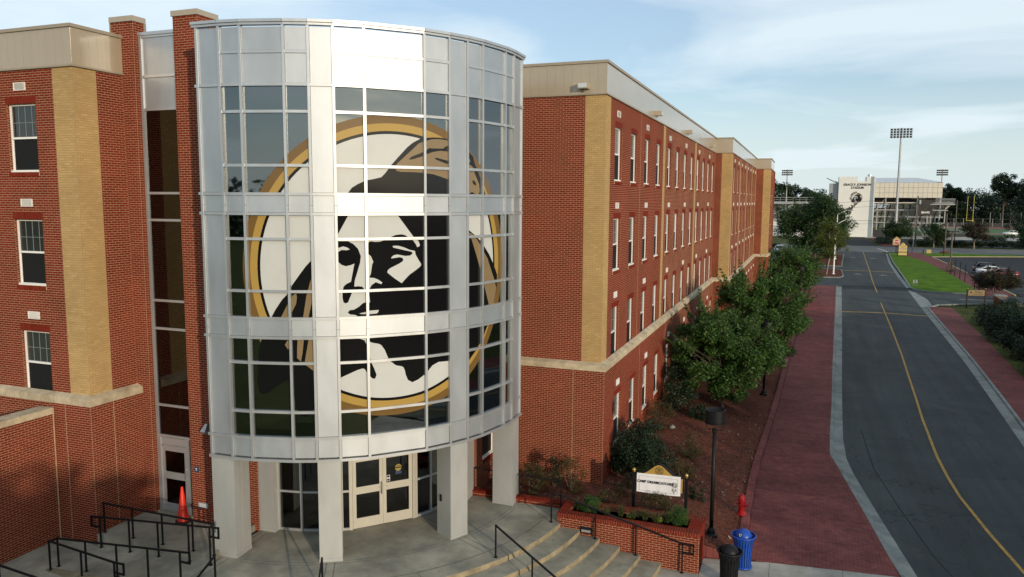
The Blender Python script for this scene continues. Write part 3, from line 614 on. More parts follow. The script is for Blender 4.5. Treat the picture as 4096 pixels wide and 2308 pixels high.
faces = [(f_up, 5.4, u_p, ZC, ZT, holes, 'red'), (f_up, u_p, u_e, ZC, ZT, [], 'buff'),
         (f_su, 0, .745, ZC, ZT, [], 'buff'), (f_su, .745, LYS-LY, ZC, ZT, [], 'red'),
         (f_lo, 8.2, u_e+OFF, ZC-.27-60*CH, ZC-.27, [], 'red'), (f_sl, 0, LYS-LY+OFF, ZC-.27-60*CH, ZC-.27, [], 'red'),
         (FRONT(P1L, LYS), 0, P1R-P1L, -.95, -.95+218*CH, [], 'red'),
         (SIDE(P1R, LYS), 0, .40, -.95, -.95+218*CH, [], 'red'),
         (FRONT(P2L, LYS), 0, P2R-P2L, -.95, -.95+218*CH, [], 'red'),
         (SIDE(P2R, LYS), 0, .75, 12.6, 12.6+18*CH, [], 'red'), (SIDE(P2R, LYS), 0, .39, -1.08, -1.08+44*CH, [], 'red'), (FRONT(P2R, -7.92), 0, 1.25, -1.08, -1.08+44*CH, [], 'red')]
tex = [(f_up, 0, 5.4, ZC, ZT, holes, 'red'), (f_lo, 0, 8.2, -1.7, ZC-.27, [], 'red'), (FRONT(-12.73, LYS), 0, .353, 12.6, 13.83, [], 'red'),
       (((P2L, YS+.4, 0), (0, -1, 0), (-1, 0, 0)), 0, .61, -.95, 13.83, [], 'red'), (((-12.73, YS+.4, 0), (0, -1, 0), (-1, 0, 0)), 0, .61, 12.5, 13.83, [], 'red')]
lwall = wall_part(lw, 'wall', faces, tex)
for x in wx:
    for k in range(3): window(lw, x, LY, 9.48-ST*k, 0, True, k < 2)
    for k in range(3): vent(lw, x+.36, LY, 11.75-ST*k, 0)
cornice(lw, [(XL0, LY), (LX, LY), (LX, LYS)])
fascia(lw, [(XL0, LY-.02), (LX+.02, LY-.02), (LX+.02, LYS)], ZT+.03, ZP-.06)
q = MB(); q.box(XL0, LX-.05, LY+.1, -3, ZP-.35, ZP-.3); q.box(XL0, LX-.1, 3, 3.2, -1, ZP-.3); q.box(XL0-.1, XL0, LY, 3.1, -1.5, ZP-.3); q.build('roof', m_roofmem, lw)
for (a, b, y1) in ((-12.76, P1R+.03, -7.86), (P2L-.03, P2R+.03, -7.5)): q = MB(); q.box(a, b, LYS-.04, y1, 13.82, 13.97); q.build('pier_cap', m_fascia, lw)
q = MB()
for (x, z0) in ((LX+.0115-.35, 13.5),):
    q.box(-12.765, -12.73, LYS-.02, -7.9, 13.45, 13.82); q.box(P1R, P1R+.03, -7.93, -7.85, 13.45, 13.82)
q.build('flashing', m_trim, lw)
for x in (-13.18-0.02,):                     # control joints in the ground storey
    q = MB(); q.box(x-.006, x+.006, LY-OFF-.009, LY-OFF, -1.2, ZC-.27); q.box(LX+OFF, LX+OFF+.009, LY+.60, LY+.612, -1.0, ZC-.27); q.build('control_joint', m_mortar, lw)
# ---- stair window strip between the piers
def strip_window(root):
    y = YS; x0, x1 = P1R, P2L
    zs = [13.40, 12.27, 11.33, 8.91, 8.12, 5.72, 4.87, 2.51, 1.55]
    q = MB()
    q.box(x0, x0+.09, y-.04, y+.06, -.87, 13.43); q.box(x1-.03, x1, y-.04, y+.06, -.87, 13.43)
    q.build('frame', m_mull, root)
    for z in zs: b = MB(); b.box(x0+.09, x1-.03, y-.035, y+.055, z-.035, z+.035); b.build('transom', m_mull, root)
    c = MB(); c.box(x0-.0, x1, y-.07, y+.2, 13.43, 13.52); c.build('coping', m_mull, root)
    for a, b in ((13.365, 12.305), (12.235, 11.365)): p = MB(); p.box(x0+.09, x1-.03, y, y+.03, b, a); p.build('metal_panel', m_alu, root)
    for a, b in zip(zs[2:], zs[3:]): p = MB(); p.box(x0+.09, x1-.03, y+.005, y+.013, b+.035, a-.035); p.build('glass_pane', m_glass_clear, root)
    # the door with its narrow sidelight
    xd = x1-.25
    d = MB(); d.box(x0+.09, x0+.15, y-.05, y+.05, -.85, 1.515); d.box(xd-.07, xd, y-.045, y+.05, -.85, 1.515); d.box(x0+.15, xd-.07, y-.03, y+.05, 1.27, 1.5); d.box(x0+.15, xd-.07, y-.04, y+.05, 1.2, 1.26)
    d.build('door_frame', m_mull, root)
    a, b = x0+.155, xd-.075; t = .11
    l = MB()
    for (u0, u1, z0, z1) in ((a, a+t, -.83, 1.19), (b-t, b, -.83, 1.19), (a+t, b-t, -.83, -.58), (a+t, b-t, .20, .42), (a+t, b-t, 1.08, 1.19)): l.box(u0, u1, y-.02, y+.03, z0, z1)
    leaf = l.build('door', m_mull, root)
    for z0, z1 in ((-.58, .20), (.42, 1.08)): g = MB(); g.box(a+t, b-t, y+.0, y+.008, z0, z1); g.build('glass_pane', m_glass_clear, leaf)
    h = MB(); h.tube([(b-.05, y-.02, .27), (b-.05, y-.08, .27), (b-.05, y-.08, .55), (b-.05, y-.02, .55)], .012); h.tube([(b-.05, y-.02, .12), (b-.05, y-.035, .12)], .022); h.build('door_handle', m_steel, leaf)
    g = MB(); g.box(xd, x1-.03, y+.0, y+.008, -.83, 1.515); g.build('glass_pane', m_glass_clear, root)
    s = MB(); s.box(x0, x1, y-.15, y+.06, -.90, -.83); s.build('threshold', m_conc, root)
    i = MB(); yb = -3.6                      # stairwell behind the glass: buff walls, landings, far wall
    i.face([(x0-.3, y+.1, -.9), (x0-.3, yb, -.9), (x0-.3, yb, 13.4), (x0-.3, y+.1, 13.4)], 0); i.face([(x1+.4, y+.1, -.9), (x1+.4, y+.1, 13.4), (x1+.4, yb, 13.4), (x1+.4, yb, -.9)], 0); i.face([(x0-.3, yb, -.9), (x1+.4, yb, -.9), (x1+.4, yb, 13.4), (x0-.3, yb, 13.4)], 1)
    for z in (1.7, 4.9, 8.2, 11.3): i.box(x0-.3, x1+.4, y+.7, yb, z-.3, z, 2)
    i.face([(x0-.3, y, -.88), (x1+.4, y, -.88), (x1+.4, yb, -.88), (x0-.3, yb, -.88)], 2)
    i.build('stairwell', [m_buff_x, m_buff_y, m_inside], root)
strip_window(lw)
pl = tag(MB(), None) if False else None
def plaque(name, x0, x1, z0, z1, mt, label, lines):
    q = MB(); q.box(x0, x1, LYS-.025, LYS-.007, z0, z1); o = q.build(name, mt); tag(o, label, 'sign')
    t = MB()
    for (a, b, c, d) in lines: t.box(x0+(x1-x0)*a, x0+(x1-x0)*b, LYS-.027, LYS-.0255, z0+(z1-z0)*c, z0+(z1-z0)*d)
    t.build('lettering', m_whitep, o)
plaque('wall_sign', -10.29, -10.13, .64, .81, m_plaque, 'small dark blue square sign with white lettering on the brick pier beside the stair door', [(.28,.72,.62,.72),(.38,.62,.48,.55),(.3,.7,.34,.40)])
plaque('cornerstone_plate', -10.18, -9.83, -.43, -.29, m_plaque_g, 'grey rectangular plate low on the brick pier behind the traffic cone', [(.1,.9,.7,.76),(.15,.8,.45,.5),(.12,.85,.2,.25)])
q = MB(); q.prism([(-9.83, LYS), (-9.80, LYS-.26), (-9.62, LYS-.26), (-9.57, LYS)], 1.95, 2.00); q.v += []; 
q.face([(-9.83,LYS-.02,2.0),(-9.80,LYS-.26,2.0),(-9.745,LYS-.10,2.2),(-9.76,LYS-.01,2.2)]); q.face([(-9.80,LYS-.26,2.0),(-9.62,LYS-.26,2.0),(-9.66,LYS-.10,2.2),(-9.745,LYS-.10,2.2)]); q.face([(-9.62,LYS-.26,2.0),(-9.57,LYS-.02,2.0),(-9.64,LYS-.01,2.2),(-9.66,LYS-.10,2.2)]); q.face([(-9.745,LYS-.10,2.2),(-9.66,LYS-.10,2.2),(-9.64,LYS-.01,2.2),(-9.76,LYS-.01,2.2)])
tag(q.build('wall_light', m_steel), 'silver scoop shaped wall light on the brick pier beside the tower', 'light')

# ---------------------------------------------------------------- right wing
rw = thing('brick_wing', 'long four storey red brick wing with rows of white windows running back along the street', 'building', (0, 0, GZ))
WS = [1.38, 4.04, 6.72, 9.42, 12.36, 15.02, 17.72, 20.42, 23.15, 25.85, 28.55, 31.2]
XB1, XB2 = 1.18, 2.63; YB1, YB2, YB3 = 33.2, 62.2, 70.2
WS2 = [35.1, 38.5, 41.95, 45.6, 49.3, 52.9, 55.95, 59.6]; WS3 = [64.6, 67.3]
NEAR = 12.0
F0 = SIDE(0, 0); F0L = SIDE(OFF, -OFF); E0 = FRONT(-9, 0); E0L = FRONT(-9, -OFF)
hz = lambda ws, y0: [(y-y0, y-y0+WW, 9.48-ST*k, 11.38-ST*k) for y in ws for k in range(3)]
hz4 = lambda ws, y0: [(y-y0, y-y0+WW, 9.48-ST*3, 11.38-ST*3) for y in ws]
Zb = ZC-.27-60*CH
near_u = [h for h in hz(WS, 0) if h[0] < NEAR]; 
faces = [(E0, 5.4, 9-.715, ZC, ZT, [], 'red'), (E0, 9-.715, 9, ZC, ZT, [], 'buff'), (E0L, 5.4, 9+OFF, Zb, ZC-.27, [], 'red'),
         (F0, 0, .715, ZC, ZT, [], 'buff'), (F0, .715, NEAR, ZC, ZT, near_u, 'red'), (F0L, 0, NEAR+OFF, Zb, ZC-.27, hz4(WS[:4], -OFF), 'red')]
tex = [(E0, 0, 5.4, Zb, ZT, [], 'red'), (F0, NEAR, YB1, ZC, ZT, hz(WS[4:], 0), 'red'), (F0L, NEAR+OFF, YB1+OFF, -1.4, ZC-.27, hz4(WS[4:], -OFF), 'red'),
       (FRONT(0, YB1), 0, .46, ZC, ZT, [], 'red'), (FRONT(0, YB1), .46, XB1, ZC, ZT, [], 'buff'), (FRONT(0, YB1-OFF), OFF, XB1+OFF, -1.8, ZC-.27, [], 'red'),
       (SIDE(XB1, YB1), 0, .9, ZC, ZT, [], 'buff'), (SIDE(XB1, YB1), .9, YB2-YB1, ZC, ZT, hz(WS2, YB1), 'red'), (SIDE(XB1+OFF, YB1-OFF), 0, YB2-YB1+OFF, -1.8, ZC-.27, hz4(WS2, YB1-OFF), 'red'),
       (FRONT(XB1, YB2), 0, .72, ZC, ZT, [], 'red'), (FRONT(XB1, YB2), .72, XB2-XB1, ZC, ZT, [], 'buff'), (FRONT(XB1, YB2-OFF), OFF, XB2-XB1+OFF, -1.8, ZC-.27, [], 'red'),
       (SIDE(XB2, YB2), 0, 1.2, ZC, ZT, [], 'buff'), (SIDE(XB2, YB2), 1.2, YB3-YB2, ZC, ZT, hz(WS3, YB2), 'red'), (SIDE(XB2+OFF, YB2-OFF), 0, YB3-YB2+OFF, -1.8, ZC-.27, hz4(WS3, YB2-OFF), 'red'),
       (((XB2+OFF, YB3, 0), (-1, 0, 0), (0, 1, 0)), 0, 9, -1.8, ZT, [], 'red'),
       (SIDE(-3.6, -2.85), 0, 2.85-OFF, -1.2, 2.8, [(.75, .75+WW, -.15, 1.75)], 'red')]
wall_part(rw, 'wall', faces, tex)
for i, y in enumerate(WS):
    for k in range(4): window(rw, 0 if k < 3 else OFF, y, 9.48-ST*k, R_(90), i < 6, k != 2)
for y in WS2:
    for k in range(4): window(rw, XB1 if k < 3 else XB1+OFF, y, 9.48-ST*k, R_(90), False, k != 2)
for y in WS3:
    for k in range(4): window(rw, XB2 if k < 3 else XB2+OFF, y, 9.48-ST*k, R_(90), False, k != 2)
window(rw, -3.6, -2.10, -.15, R_(90), False)
for k in range(4):
    for y in (1.64, 7.02, 12.83, 18.2, 23.8, 29.15): vent(rw, 0 if k < 3 else OFF, y, 11.74-ST*k, R_(90))
    for y in (35.3, 38.9, 42.3, 46.0, 49.6, 52.9, 56.5, 59.9): vent(rw, XB1 if k < 3 else XB1+OFF, y, 11.74-ST*k, R_(90))
for (x, ys) in ((0, (11.17, 22.15)), (XB1, (40.75, 48.0, 55.05, 61.0))):
    for y in ys: q = MB(); q.box(x-.02, x+.012, y, y+(.57 if x == 0 else .5), ZC+.0, ZT); q.build('pilaster_strip', m_buff_x, rw)
for (fx, y) in ((OFF, 5.9), (0, 5.9)):
    q = MB(); z0, z1 = (ZC, ZT) if fx == 0 else (Zb, ZC-.27); q.box(fx, fx+.009, y-.006, y+.006, z0, z1); q.build('control_joint', m_mortar, rw)
q = MB(); q.box(-.96, -.948, -OFF-.009, -OFF, Zb, ZC-.27); q.build('control_joint', m_mortar, rw)
cornice(rw, [(-9, 0), (0, 0), (0, YB1), (XB1, YB1), (XB1, YB2), (XB2, YB2), (XB2, YB3)])
fascia(rw, [(-9, -.02), (.02, -.02), (.02, YB1-.02), (XB1+.02, YB1-.02), (XB1+.02, YB2-.02), (XB2+.02, YB2-.02), (XB2+.02, YB3)], ZT+.03, ZP-.06)
q = MB(); q.box(-14, -.1, .1, YB3-.1, ZP-.4, ZP-.35); q.box(-.1, XB1-.1, YB1+.1, YB3-.1, ZP-.4, ZP-.35); q.box(XB1-.1, XB2-.1, YB2+.1, YB3-.1, ZP-.4, ZP-.35)
q.box(-14.1, -14, .1, YB3, -1.5, ZP-.35); q.build('roof', m_roofmem, rw)
q = MB(); q.box(-14, -.6, .8, YB3-.5, -1.2, 12.9); q.box(-.6, XB1-.6, YB1+.8, YB3-.5, -1.2, 12.9); q.build('interior', m_inside, rw)
for (x, y, rz) in ((-.92, -.03, 0), (.03, 8.6, R_(90)), (.03, 18.2, R_(90)), (.03, 29.0, R_(90))):
    big = rz == 0; w, h, d = (.36, .20, .30)
    q = MB(); q.box(0, w, -d, 0, 0, h); body = tag(q.build('floodlight', m_fascia), None, 'light')
    body['label'] = 'boxy tan floodlight with a bright lens on the end fascia of the right wing' if big else {8.6: 'tan box floodlight on the long roof fascia above the first buff strip', 18.2: 'tan box floodlight on the long roof fascia above the second buff strip', 29.0: 'tan box floodlight on the long roof fascia just before the projecting bay'}[y]
    body['group'] = 'floodlights on the roof fascia'
    body.location = (x, y, 12.5); body.rotation_euler = (0, 0, rz)
    l = MB(); l.box(.03, w-.03, -d-.012, -d-.001, .03, h-.03); lo = l.build('lens', m_roof); lo.parent = body; lo.matrix_parent_inverse.identity()
    b = MB(); b.tube([(w/2, -.02, -.06), (w/2, -.1, -.06), (w/2, -.1, .01)], .018); bo = b.build('bracket', m_trim); bo.parent = body; bo.matrix_parent_inverse.identity()
# ================================================================== GLASS TOWER
TX, TY, TR = -8.257, -3.369, 6.282
TH = [-1.05, 5.14, 10.58, 20.89, 26.53, 32.12, 39.13, 53.95, 61.1, 66.9, 72.53, 83.23, 88.54, 95.72]
KIND = 'SnwnSnwnSnwnS'
def TP(deg, r=TR, z=0.0): t = R_(deg); return Vector((TX+r*math.sin(t), TY-r*math.cos(t), z))
tower = thing('glass_tower', 'round glass and silver panel entrance tower carrying a giant round emblem', 'building', (TX, TY, GZ))
VT = [TP(a) for a in TH]
def facet(i):
    A, B = VT[i], VT[i+1]; d = (B-A); L = d.length; d = d/L; n = Vector((d.y, -d.x, 0)); return A, d, n, L
def fbox(q, i, u0, u1, z0, z1, o0, o1, m=0):
    A, d, n, L = facet(i); M = Matrix((d, -n, Vector((0,0,1)))).transposed().to_4x4(); M.translation = A
    q.box(u0, u1, -o1, -o0, z0, z1, m, M)
ZR = [13.10, 12.45, 11.64, 10.97, 9.615, 8.887, 8.377, 7.727, 6.365, 5.65, 5.135, 4.46, 3.137, 2.42, 1.85]
GL = [0,0,1,1,1,0,1,1,1,0,1,1,1,0]         # which rows are glass
SZ = [13.10, 11.64, 8.887, 8.377, 5.65, 5.135, 2.42, 1.85]
MW, TH2 = .034, .036
PANES = {}
for i in range(13):
    A, d, n, L = facet(i); s = KIND[i] == 'S'; zs = SZ if s else ZR
    for j in range(len(zs)-1):
        z1, z0 = zs[j], zs[j+1]; a, b = MW+.007, L-MW-.007; q = MB()
        if s or not GL[j]:
            fbox(q, i, a, b, z0+TH2+.007, z1-TH2-.007, -.05, -.012); q.build('metal_panel', m_alu, tower)
        else:
            fbox(q, i, a-.01, b+.01, z0+TH2-.005, z1-TH2+.005, -.068, -.056); PANES[(i, j)] = q.build('glass_pane', m_glass, tower)
    for j, z in enumerate(zs):
        if z in (13.10, 1.85): continue
        q = MB(); e0 = -.10 if i == 0 and s else MW-.001; e1 = L+.10 if i == 12 and s else L-MW+.001
        fbox(q, i, e0, e1, z-TH2, z+TH2, -.09, .012+.012*(z in SZ)); q.build('transom', m_mull, tower)
for k, v in enumerate(VT):
    n = Vector((math.sin(R_(TH[k])), -math.cos(R_(TH[k])), 0)); d = Vector((-n.y, n.x, 0))
    M = Matrix((d, -n, Vector((0,0,1)))).transposed().to_4x4(); M.translation = v
    for z1, z0 in ((13.10, 8.604), (8.596, 5.364), (5.356, 1.85)):
        q = MB(); q.box(-MW, MW, -.030, .10, z0, z1, 0, M); q.build('mullion', m_mull, tower)
for i in range(13):                          # rim coping with a shadow-line band, and base ring
    A, d, n, L = facet(i)
    e0 = -.12 if i == 0 else -.0; e1 = L+.14 if i == 12 else L
    q = MB(); fbox(q, i, e0, e1, 13.10, 13.16, -.12, .045); fbox(q, i, e0, e1, 13.163, 13.235, -.2, .085); q.build('rim_coping', m_mull, tower)
    q = MB(); fbox(q, i, e0*.7, e1, 1.775, 1.85, -.12, .03); q.build('base_ring', m_mull, tower)
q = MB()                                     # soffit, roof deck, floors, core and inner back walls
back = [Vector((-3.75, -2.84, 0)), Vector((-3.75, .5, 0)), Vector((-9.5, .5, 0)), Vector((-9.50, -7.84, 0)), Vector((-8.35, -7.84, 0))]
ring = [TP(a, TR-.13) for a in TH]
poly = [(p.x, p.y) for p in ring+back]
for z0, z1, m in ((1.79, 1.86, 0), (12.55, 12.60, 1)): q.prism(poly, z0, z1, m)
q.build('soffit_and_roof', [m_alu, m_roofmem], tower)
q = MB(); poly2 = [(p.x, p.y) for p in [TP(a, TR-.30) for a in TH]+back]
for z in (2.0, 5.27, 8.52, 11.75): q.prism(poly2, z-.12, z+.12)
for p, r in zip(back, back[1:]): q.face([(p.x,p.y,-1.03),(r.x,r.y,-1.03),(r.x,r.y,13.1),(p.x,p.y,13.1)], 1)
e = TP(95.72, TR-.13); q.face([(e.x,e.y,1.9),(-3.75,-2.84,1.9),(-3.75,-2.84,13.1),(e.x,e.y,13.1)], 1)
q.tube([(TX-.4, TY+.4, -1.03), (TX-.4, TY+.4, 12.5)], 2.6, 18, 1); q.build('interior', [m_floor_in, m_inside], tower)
q = MB(); a = TP(-1.05, TR-.05); q.box(a.x-.10, a.x+.02, a.y, LYS+.05, 1.85, 13.16); q.build('return_panel', m_alu, tower)
q = MB(); q.box(-9.5, -9.3, LYS-.1, -4.6, 12.55, 13.20); q.build('rim_coping', m_mull, tower)
# blinds behind the panes: lowered to different heights
bl = {(0,'n'):1}
for (i0, rows, zs0) in ((2, (2,3,4), None), (6, (6,7,8), None), (10, (10,11,12), None)): pass
BLIND = []
for i in range(13):
    if KIND[i] == 'S': continue
    BLIND += [(i, 8.92, 11.62), (i, {1:5.9,2:5.68,3:6.9}.get(i, 7.2), 8.36), (i, {1:2.75,2:2.62,3:2.8,5:2.46,6:2.78,7:2.62,9:4.4,10:3.9,11:3.4}[i], 5.12)]
for (i, z0, z1) in BLIND:
    A, d, n, L = facet(i); q = MB(); k = int((z1-z0)/.05)
    for j in range(k):
        z = z0+j*(z1-z0)/k; P = [A+d*.05-n*.20, A+d*(L-.05)-n*.20]
        q.face([(P[0].x,P[0].y,z),(P[1].x,P[1].y,z),(P[1].x+n.x*.028,P[1].y+n.y*.028,z+.053),(P[0].x+n.x*.028,P[0].y+n.y*.028,z+.053)])
    q.build('window_blind', m_blind, tower)
# ---- columns under the tower, entrance glazing and doors
def polar_prism(q, a0, a1, r0, r1, z0, z1, m=0): q.prism([tuple(TP(a0, r0).xy), tuple(TP(a0, r1).xy), tuple(TP(a1, r1).xy), tuple(TP(a1, r0).xy)], z0, z1, m)
for (a0, a1, r0, r1) in ((-1.4, 5.2, 5.60, 6.28), (26.55, 32.1, 5.60, 6.28), (61.0, 66.7, 5.62, 6.30), (89.7, 95.2, 5.58, 6.27), (-1.2, 6.0, 4.22, 4.52), (87.3, 95.6, 4.15, 4.73)):
    q = MB(); polar_prism(q, a0, a1, r0, r1, GZ+.09, 1.79); c = q.build('column', m_clad, tower)
    q = MB(); w = math.degrees(.006/5); polar_prism(q, a0-w, a1+w, r0-.006, r1+.006, GZ, GZ+.088); q.build('column_base', m_clad, c)
    q = MB(); am = a1+.02; p0, p1 = TP(am, (r0+r1)/2-.006), TP(am, (r0+r1)/2+.006); q.prism([tuple(TP(a1-.3,(r0+r1)/2-.006).xy), tuple(TP(a1-.3,(r0+r1)/2+.006).xy), tuple(TP(a1+.05,(r0+r1)/2+.006).xy), tuple(TP(a1+.05,(r0+r1)/2-.006).xy)][::-1], GZ+.1, 1.78); q.build('panel_joint', m_fascia, c)
VA = [6.2, 15.7, 23.4, 31.5, 35.0, 61.6, 62.8, 70.5, 78.0, 87.0]; VR = 4.28
for a in VA:
    p = TP(a, VR); t = R_(a); n = Vector((math.sin(t), -math.cos(t), 0)); d = Vector((-n.y, n.x, 0)); M = Matrix((d, -n, Vector((0,0,1)))).transposed().to_4x4(); M.translation = p
    q = MB(); w = .05 if a in (35.0, 61.6) else .035; q.box(-w, w, -.03, .08, GZ, 1.79, 0, M); q.build('entrance_mullion', m_door if a in (35.0, 61.6, 31.5, 62.8) else m_mull, tower)
for a, b in zip(VA, VA[1:]):
    if a == 61.6: continue
    A, B = TP(a, VR), TP(b, VR); d = B-A; L = d.length; d /= L; n = Vector((d.y, -d.x, 0)); M = Matrix((d, -n, Vector((0,0,1)))).transposed().to_4x4(); M.translation = A
    if a != 35.0:
        for z0, z1 in ((GZ, GZ+.07), (.14, .20), (1.70, 1.79)): q = MB(); q.box(.036, L-.036, -.02, .07, z0, z1, 0, M); q.build('entrance_rail', m_mull, tower)
        for z0, z1 in ((GZ+.07, .14), (.20, 1.70)): q = MB(); q.box(.03, L-.03, .02, .03, z0, z1, 0, M); q.build('glass_pane', m_glass_clear, tower)
    else:
        q = MB(); q.box(.05, L-.05, -.03, .08, 1.16, 1.24, 0, M); q.box(.05, L-.05, -.01, .05, 1.24, 1.79, 0, M); q.build('door_frame', m_door, tower)
        for k in (0, 1):
            x0 = .055+k*(L/2-.053); x1 = L/2-.004+k*(L/2-.051); q = MB(); st = .105
            for (u0, u1, z0, z1) in ((x0, x0+st, GZ+.015, 1.15), (x1-st, x1, GZ+.015, 1.15), (x0+st, x1-st, GZ+.015, GZ+.32), (x0+st, x1-st, .03, .25), (x0+st, x1-st, 1.02, 1.15)): q.box(u0, u1, -.02, .03, z0, z1, 0, M)
            leaf = q.build('door', m_door, tower)
            for z0, z1 in ((GZ+.32, .03), (.25, 1.02)): q = MB(); q.box(x0+st, x1-st, .0, .008, z0, z1, 0, M); q.build('glass_pane', m_glass_clear, leaf)
            q = MB(); hx = x1-.05 if k == 0 else x0+.05
            if k == 0: q.tube([M @ Vector((hx, -.02, -.05)), M @ Vector((hx, -.075, -.05)), M @ Vector((hx, -.075, .33)), M @ Vector((hx, -.02, .33))], .016)
            q.tube([M @ Vector((hx+(.06 if k else -.06), -.02, .16)), M @ Vector((hx+(.06 if k else -.06), -.036, .16))], .020); q.build('door_handle', m_steel, leaf)
            if k == 1:                       # round yellow notice and small accessibility sticker on the glass
                q = MB(); cx, cz = (x0+x1)/2+.03, .66
                q.face([M @ Vector((cx+.105*math.cos(t*.314), -.003, cz+.105*math.sin(t*.314))) for t in range(20)], 0); q.box(cx-.10, cx+.10, -.0045, -.0035, cz-.02, cz+.02, 1, M); q.box(cx-.07, cx+.07, -.0045, -.0035, cz+.045, cz+.06, 1, M); q.box(cx-.09, cx+.10, -.0035, -.0025, cz-.20, cz-.10, 2, M); q.build('door_sticker', [mat('yellow sticker', (.28,.22,.03), .5, var=.05), m_ink, mat('dark blue sticker', (.02,.035,.10), .5, var=.1)], leaf); q = MB()
                q.box(x0+st+.02, x0+st+.12, -.0035, -.0025, .28, .47, 3, M); q.box(x0+st+.03, x0+st+.11, -.0045, -.0036, .39, .46, 4, M); q.box(x0+st+.03, x0+st+.11, -.0045, -.0036, .29, .36, 4, M)
                q.build('access_sticker', [m_ink, m_ink, m_ink, m_whitep, m_ink], leaf)
q = MB(); p = TP(61.0, 5.66); q.box(-.035,.035,-.025,.005,-.02,.18,0,Matrix.Translation(TP(60.95,5.82,.02)) @ Matrix.Rotation(R_(60.95-90),4,'Z')); q.build('door_button', m_black, tower)
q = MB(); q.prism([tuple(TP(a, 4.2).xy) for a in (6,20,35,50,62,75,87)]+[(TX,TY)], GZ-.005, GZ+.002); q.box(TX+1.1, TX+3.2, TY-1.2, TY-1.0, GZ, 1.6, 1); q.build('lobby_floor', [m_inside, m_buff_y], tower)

# ---- the round emblem: film applied to the panes, one print per pane
EC, EZ = R_(45.95), 6.935
def circ(r, n=120): return [(math.degrees(EC)+math.degrees(r*math.cos(2*math.pi*k/n)/TR), EZ+r*math.sin(2*math.pi*k/n)) for k in range(n)]
LAY = [('B', circ(4.026)), ('G', circ(3.812)), ('K', circ(3.613)), ('W', circ(3.535))] + EMBLEM
FM = {'K': 0, 'W': 1, 'G': 2, 'B': 3, 'T': 4}; FILMS = [m_fk, m_fw, m_fg, m_fb, m_ft]
acc = {}
for li, (c, pts) in enumerate(LAY):
    bm = bmesh.new()
    vs = [bm.verts.new((p[0]*.1, p[1], 0)) for p in pts]     # scaled degrees so both axes are comparable
    tris = tessellate_polygon([[v.co.copy() for v in vs]])
    for t in tris:
        try: bm.faces.new([vs[k] for k in t])
        except ValueError: pass
    for a in TH[1:-1]:
        bmesh.ops.bisect_plane(bm, geom=bm.verts[:]+bm.edges[:]+bm.faces[:], plane_co=(a*.1, 0, 0), plane_no=(1, 0, 0))
    for z in ZR[1:-1]:
        bmesh.ops.bisect_plane(bm, geom=bm.verts[:]+bm.edges[:]+bm.faces[:], plane_co=(0, z, 0), plane_no=(0, 1, 0))
    for f in bm.faces:
        cc = f.calc_center_median(); a = cc.x*10; i = next((k for k in range(13) if TH[k] <= a < TH[k+1]), None); j = next((k for k in range(14) if ZR[k+1] <= cc.y < ZR[k]), None)
        if i is None or j is None or (i, j) not in PANES or f.calc_area() < 1e-7: continue
        A, d, n, L = facet(i); P = []
        for v in f.verts:
            t = min(max((v.co.x*10-TH[i])/(TH[i+1]-TH[i]), .01), .99); z = min(max(v.co.y, ZR[j+1]+.01), ZR[j]-.01); p = A+d*(t*L)+n*(-.054+li*.0009); P.append((p.x, p.y, z))
        q = acc.setdefault((i, j), MB())
        nn = (Vector(P[1])-Vector(P[0])).cross(Vector(P[2])-Vector(P[0])); q.face(P if nn.dot(n) > 0 else P[::-1], FM[c])
    bm.free()
for key, q in acc.items(): q.build('emblem_print', FILMS, PANES[key])
# ================================================================== GROUND, ROADS, STEPS
def sheet(name, poly, z, m, kind='structure', parent=None):
    q = MB(); pts = [Vector((p[0], p[1], 0)) for p in poly]
    b = 0; q.v = [(p[0], p[1], z) for p in poly]
    for t in tessellate_polygon([pts]):
        a, bb, c = [poly[i] for i in t]
        if (bb[0]-a[0])*(c[1]-a[1])-(bb[1]-a[1])*(c[0]-a[0]) < 0: t = t[::-1]
        q.f.append(tuple(t)); q.m.append(0)
    o = q.build(name, m, parent)
    if kind and parent is None: o['kind'] = kind
    return o
def slab(name, poly, z0, z1, m):
    q = MB(); q.prism(poly, z0, z1); return struct(q.build(name, m))
I = lambda tab: (lambda y: float(np.interp(y, [t[1] for t in tab], [t[0] for t in tab])))
walkL = I([(5.28,-3.2),(5.2,-2.5),(5.12,2),(5.13,5.5),(5.35,11.7),(5.62,20),(5.82,29.2),(6.15,41.6),(6.71,56.1),(7.5,71.8),(7.84,78.4)])
walkR = I([(11.3,-14),(9.43,-1.95),(8.86,2.17),(8.15,7.04),(7.85,8.93),(7.92,11.9),(8.2,19.1),(8.40,25.8),(9.12,46.2),(10.1,73.4),(10.44,82.2)])
gutL = I([(11.85,-14),(9.96,-1.74),(9.29,2.72),(8.52,8.2),(8.47,11.3),(8.73,19.3),(8.98,26),(9.77,46.5),(11.0,80.4),(11.9,97.7),(12.2,109),(13.7,136.5),(15.0,163.5)])
roadR = I([(15.6,-20),(15.8,5),(16.0,13.65),(16.45,22.2),(16.8,29.3),(17.06,35),(17.79,57.1),(18.65,81),(19.7,108.2),(21.3,140),(22.6,163.5)])
kerbR = lambda y: roadR(y)+.66
inner = I([(18.9,5),(19.1,20),(19.42,29),(19.7,34.9),(20.23,44.9),(20.53,53.8),(20.9,64.2)])
WZ, RZ = -1.93, -2.05
struct(sheet('ground', [(-900,-900),(900,-900),(900,1400),(-900,1400)], -2.14, m_grass2))
ys = [-20,-14,-8,-1.9,2.5,5,8.5,11,14,19,26,35,46,58,70,81,97,109,125,140,163.5]
sheet('road', [(gutL(y)-.03, y) for y in ys]+[(roadR(y)+.03, y) for y in reversed(ys)], RZ, m_asph)
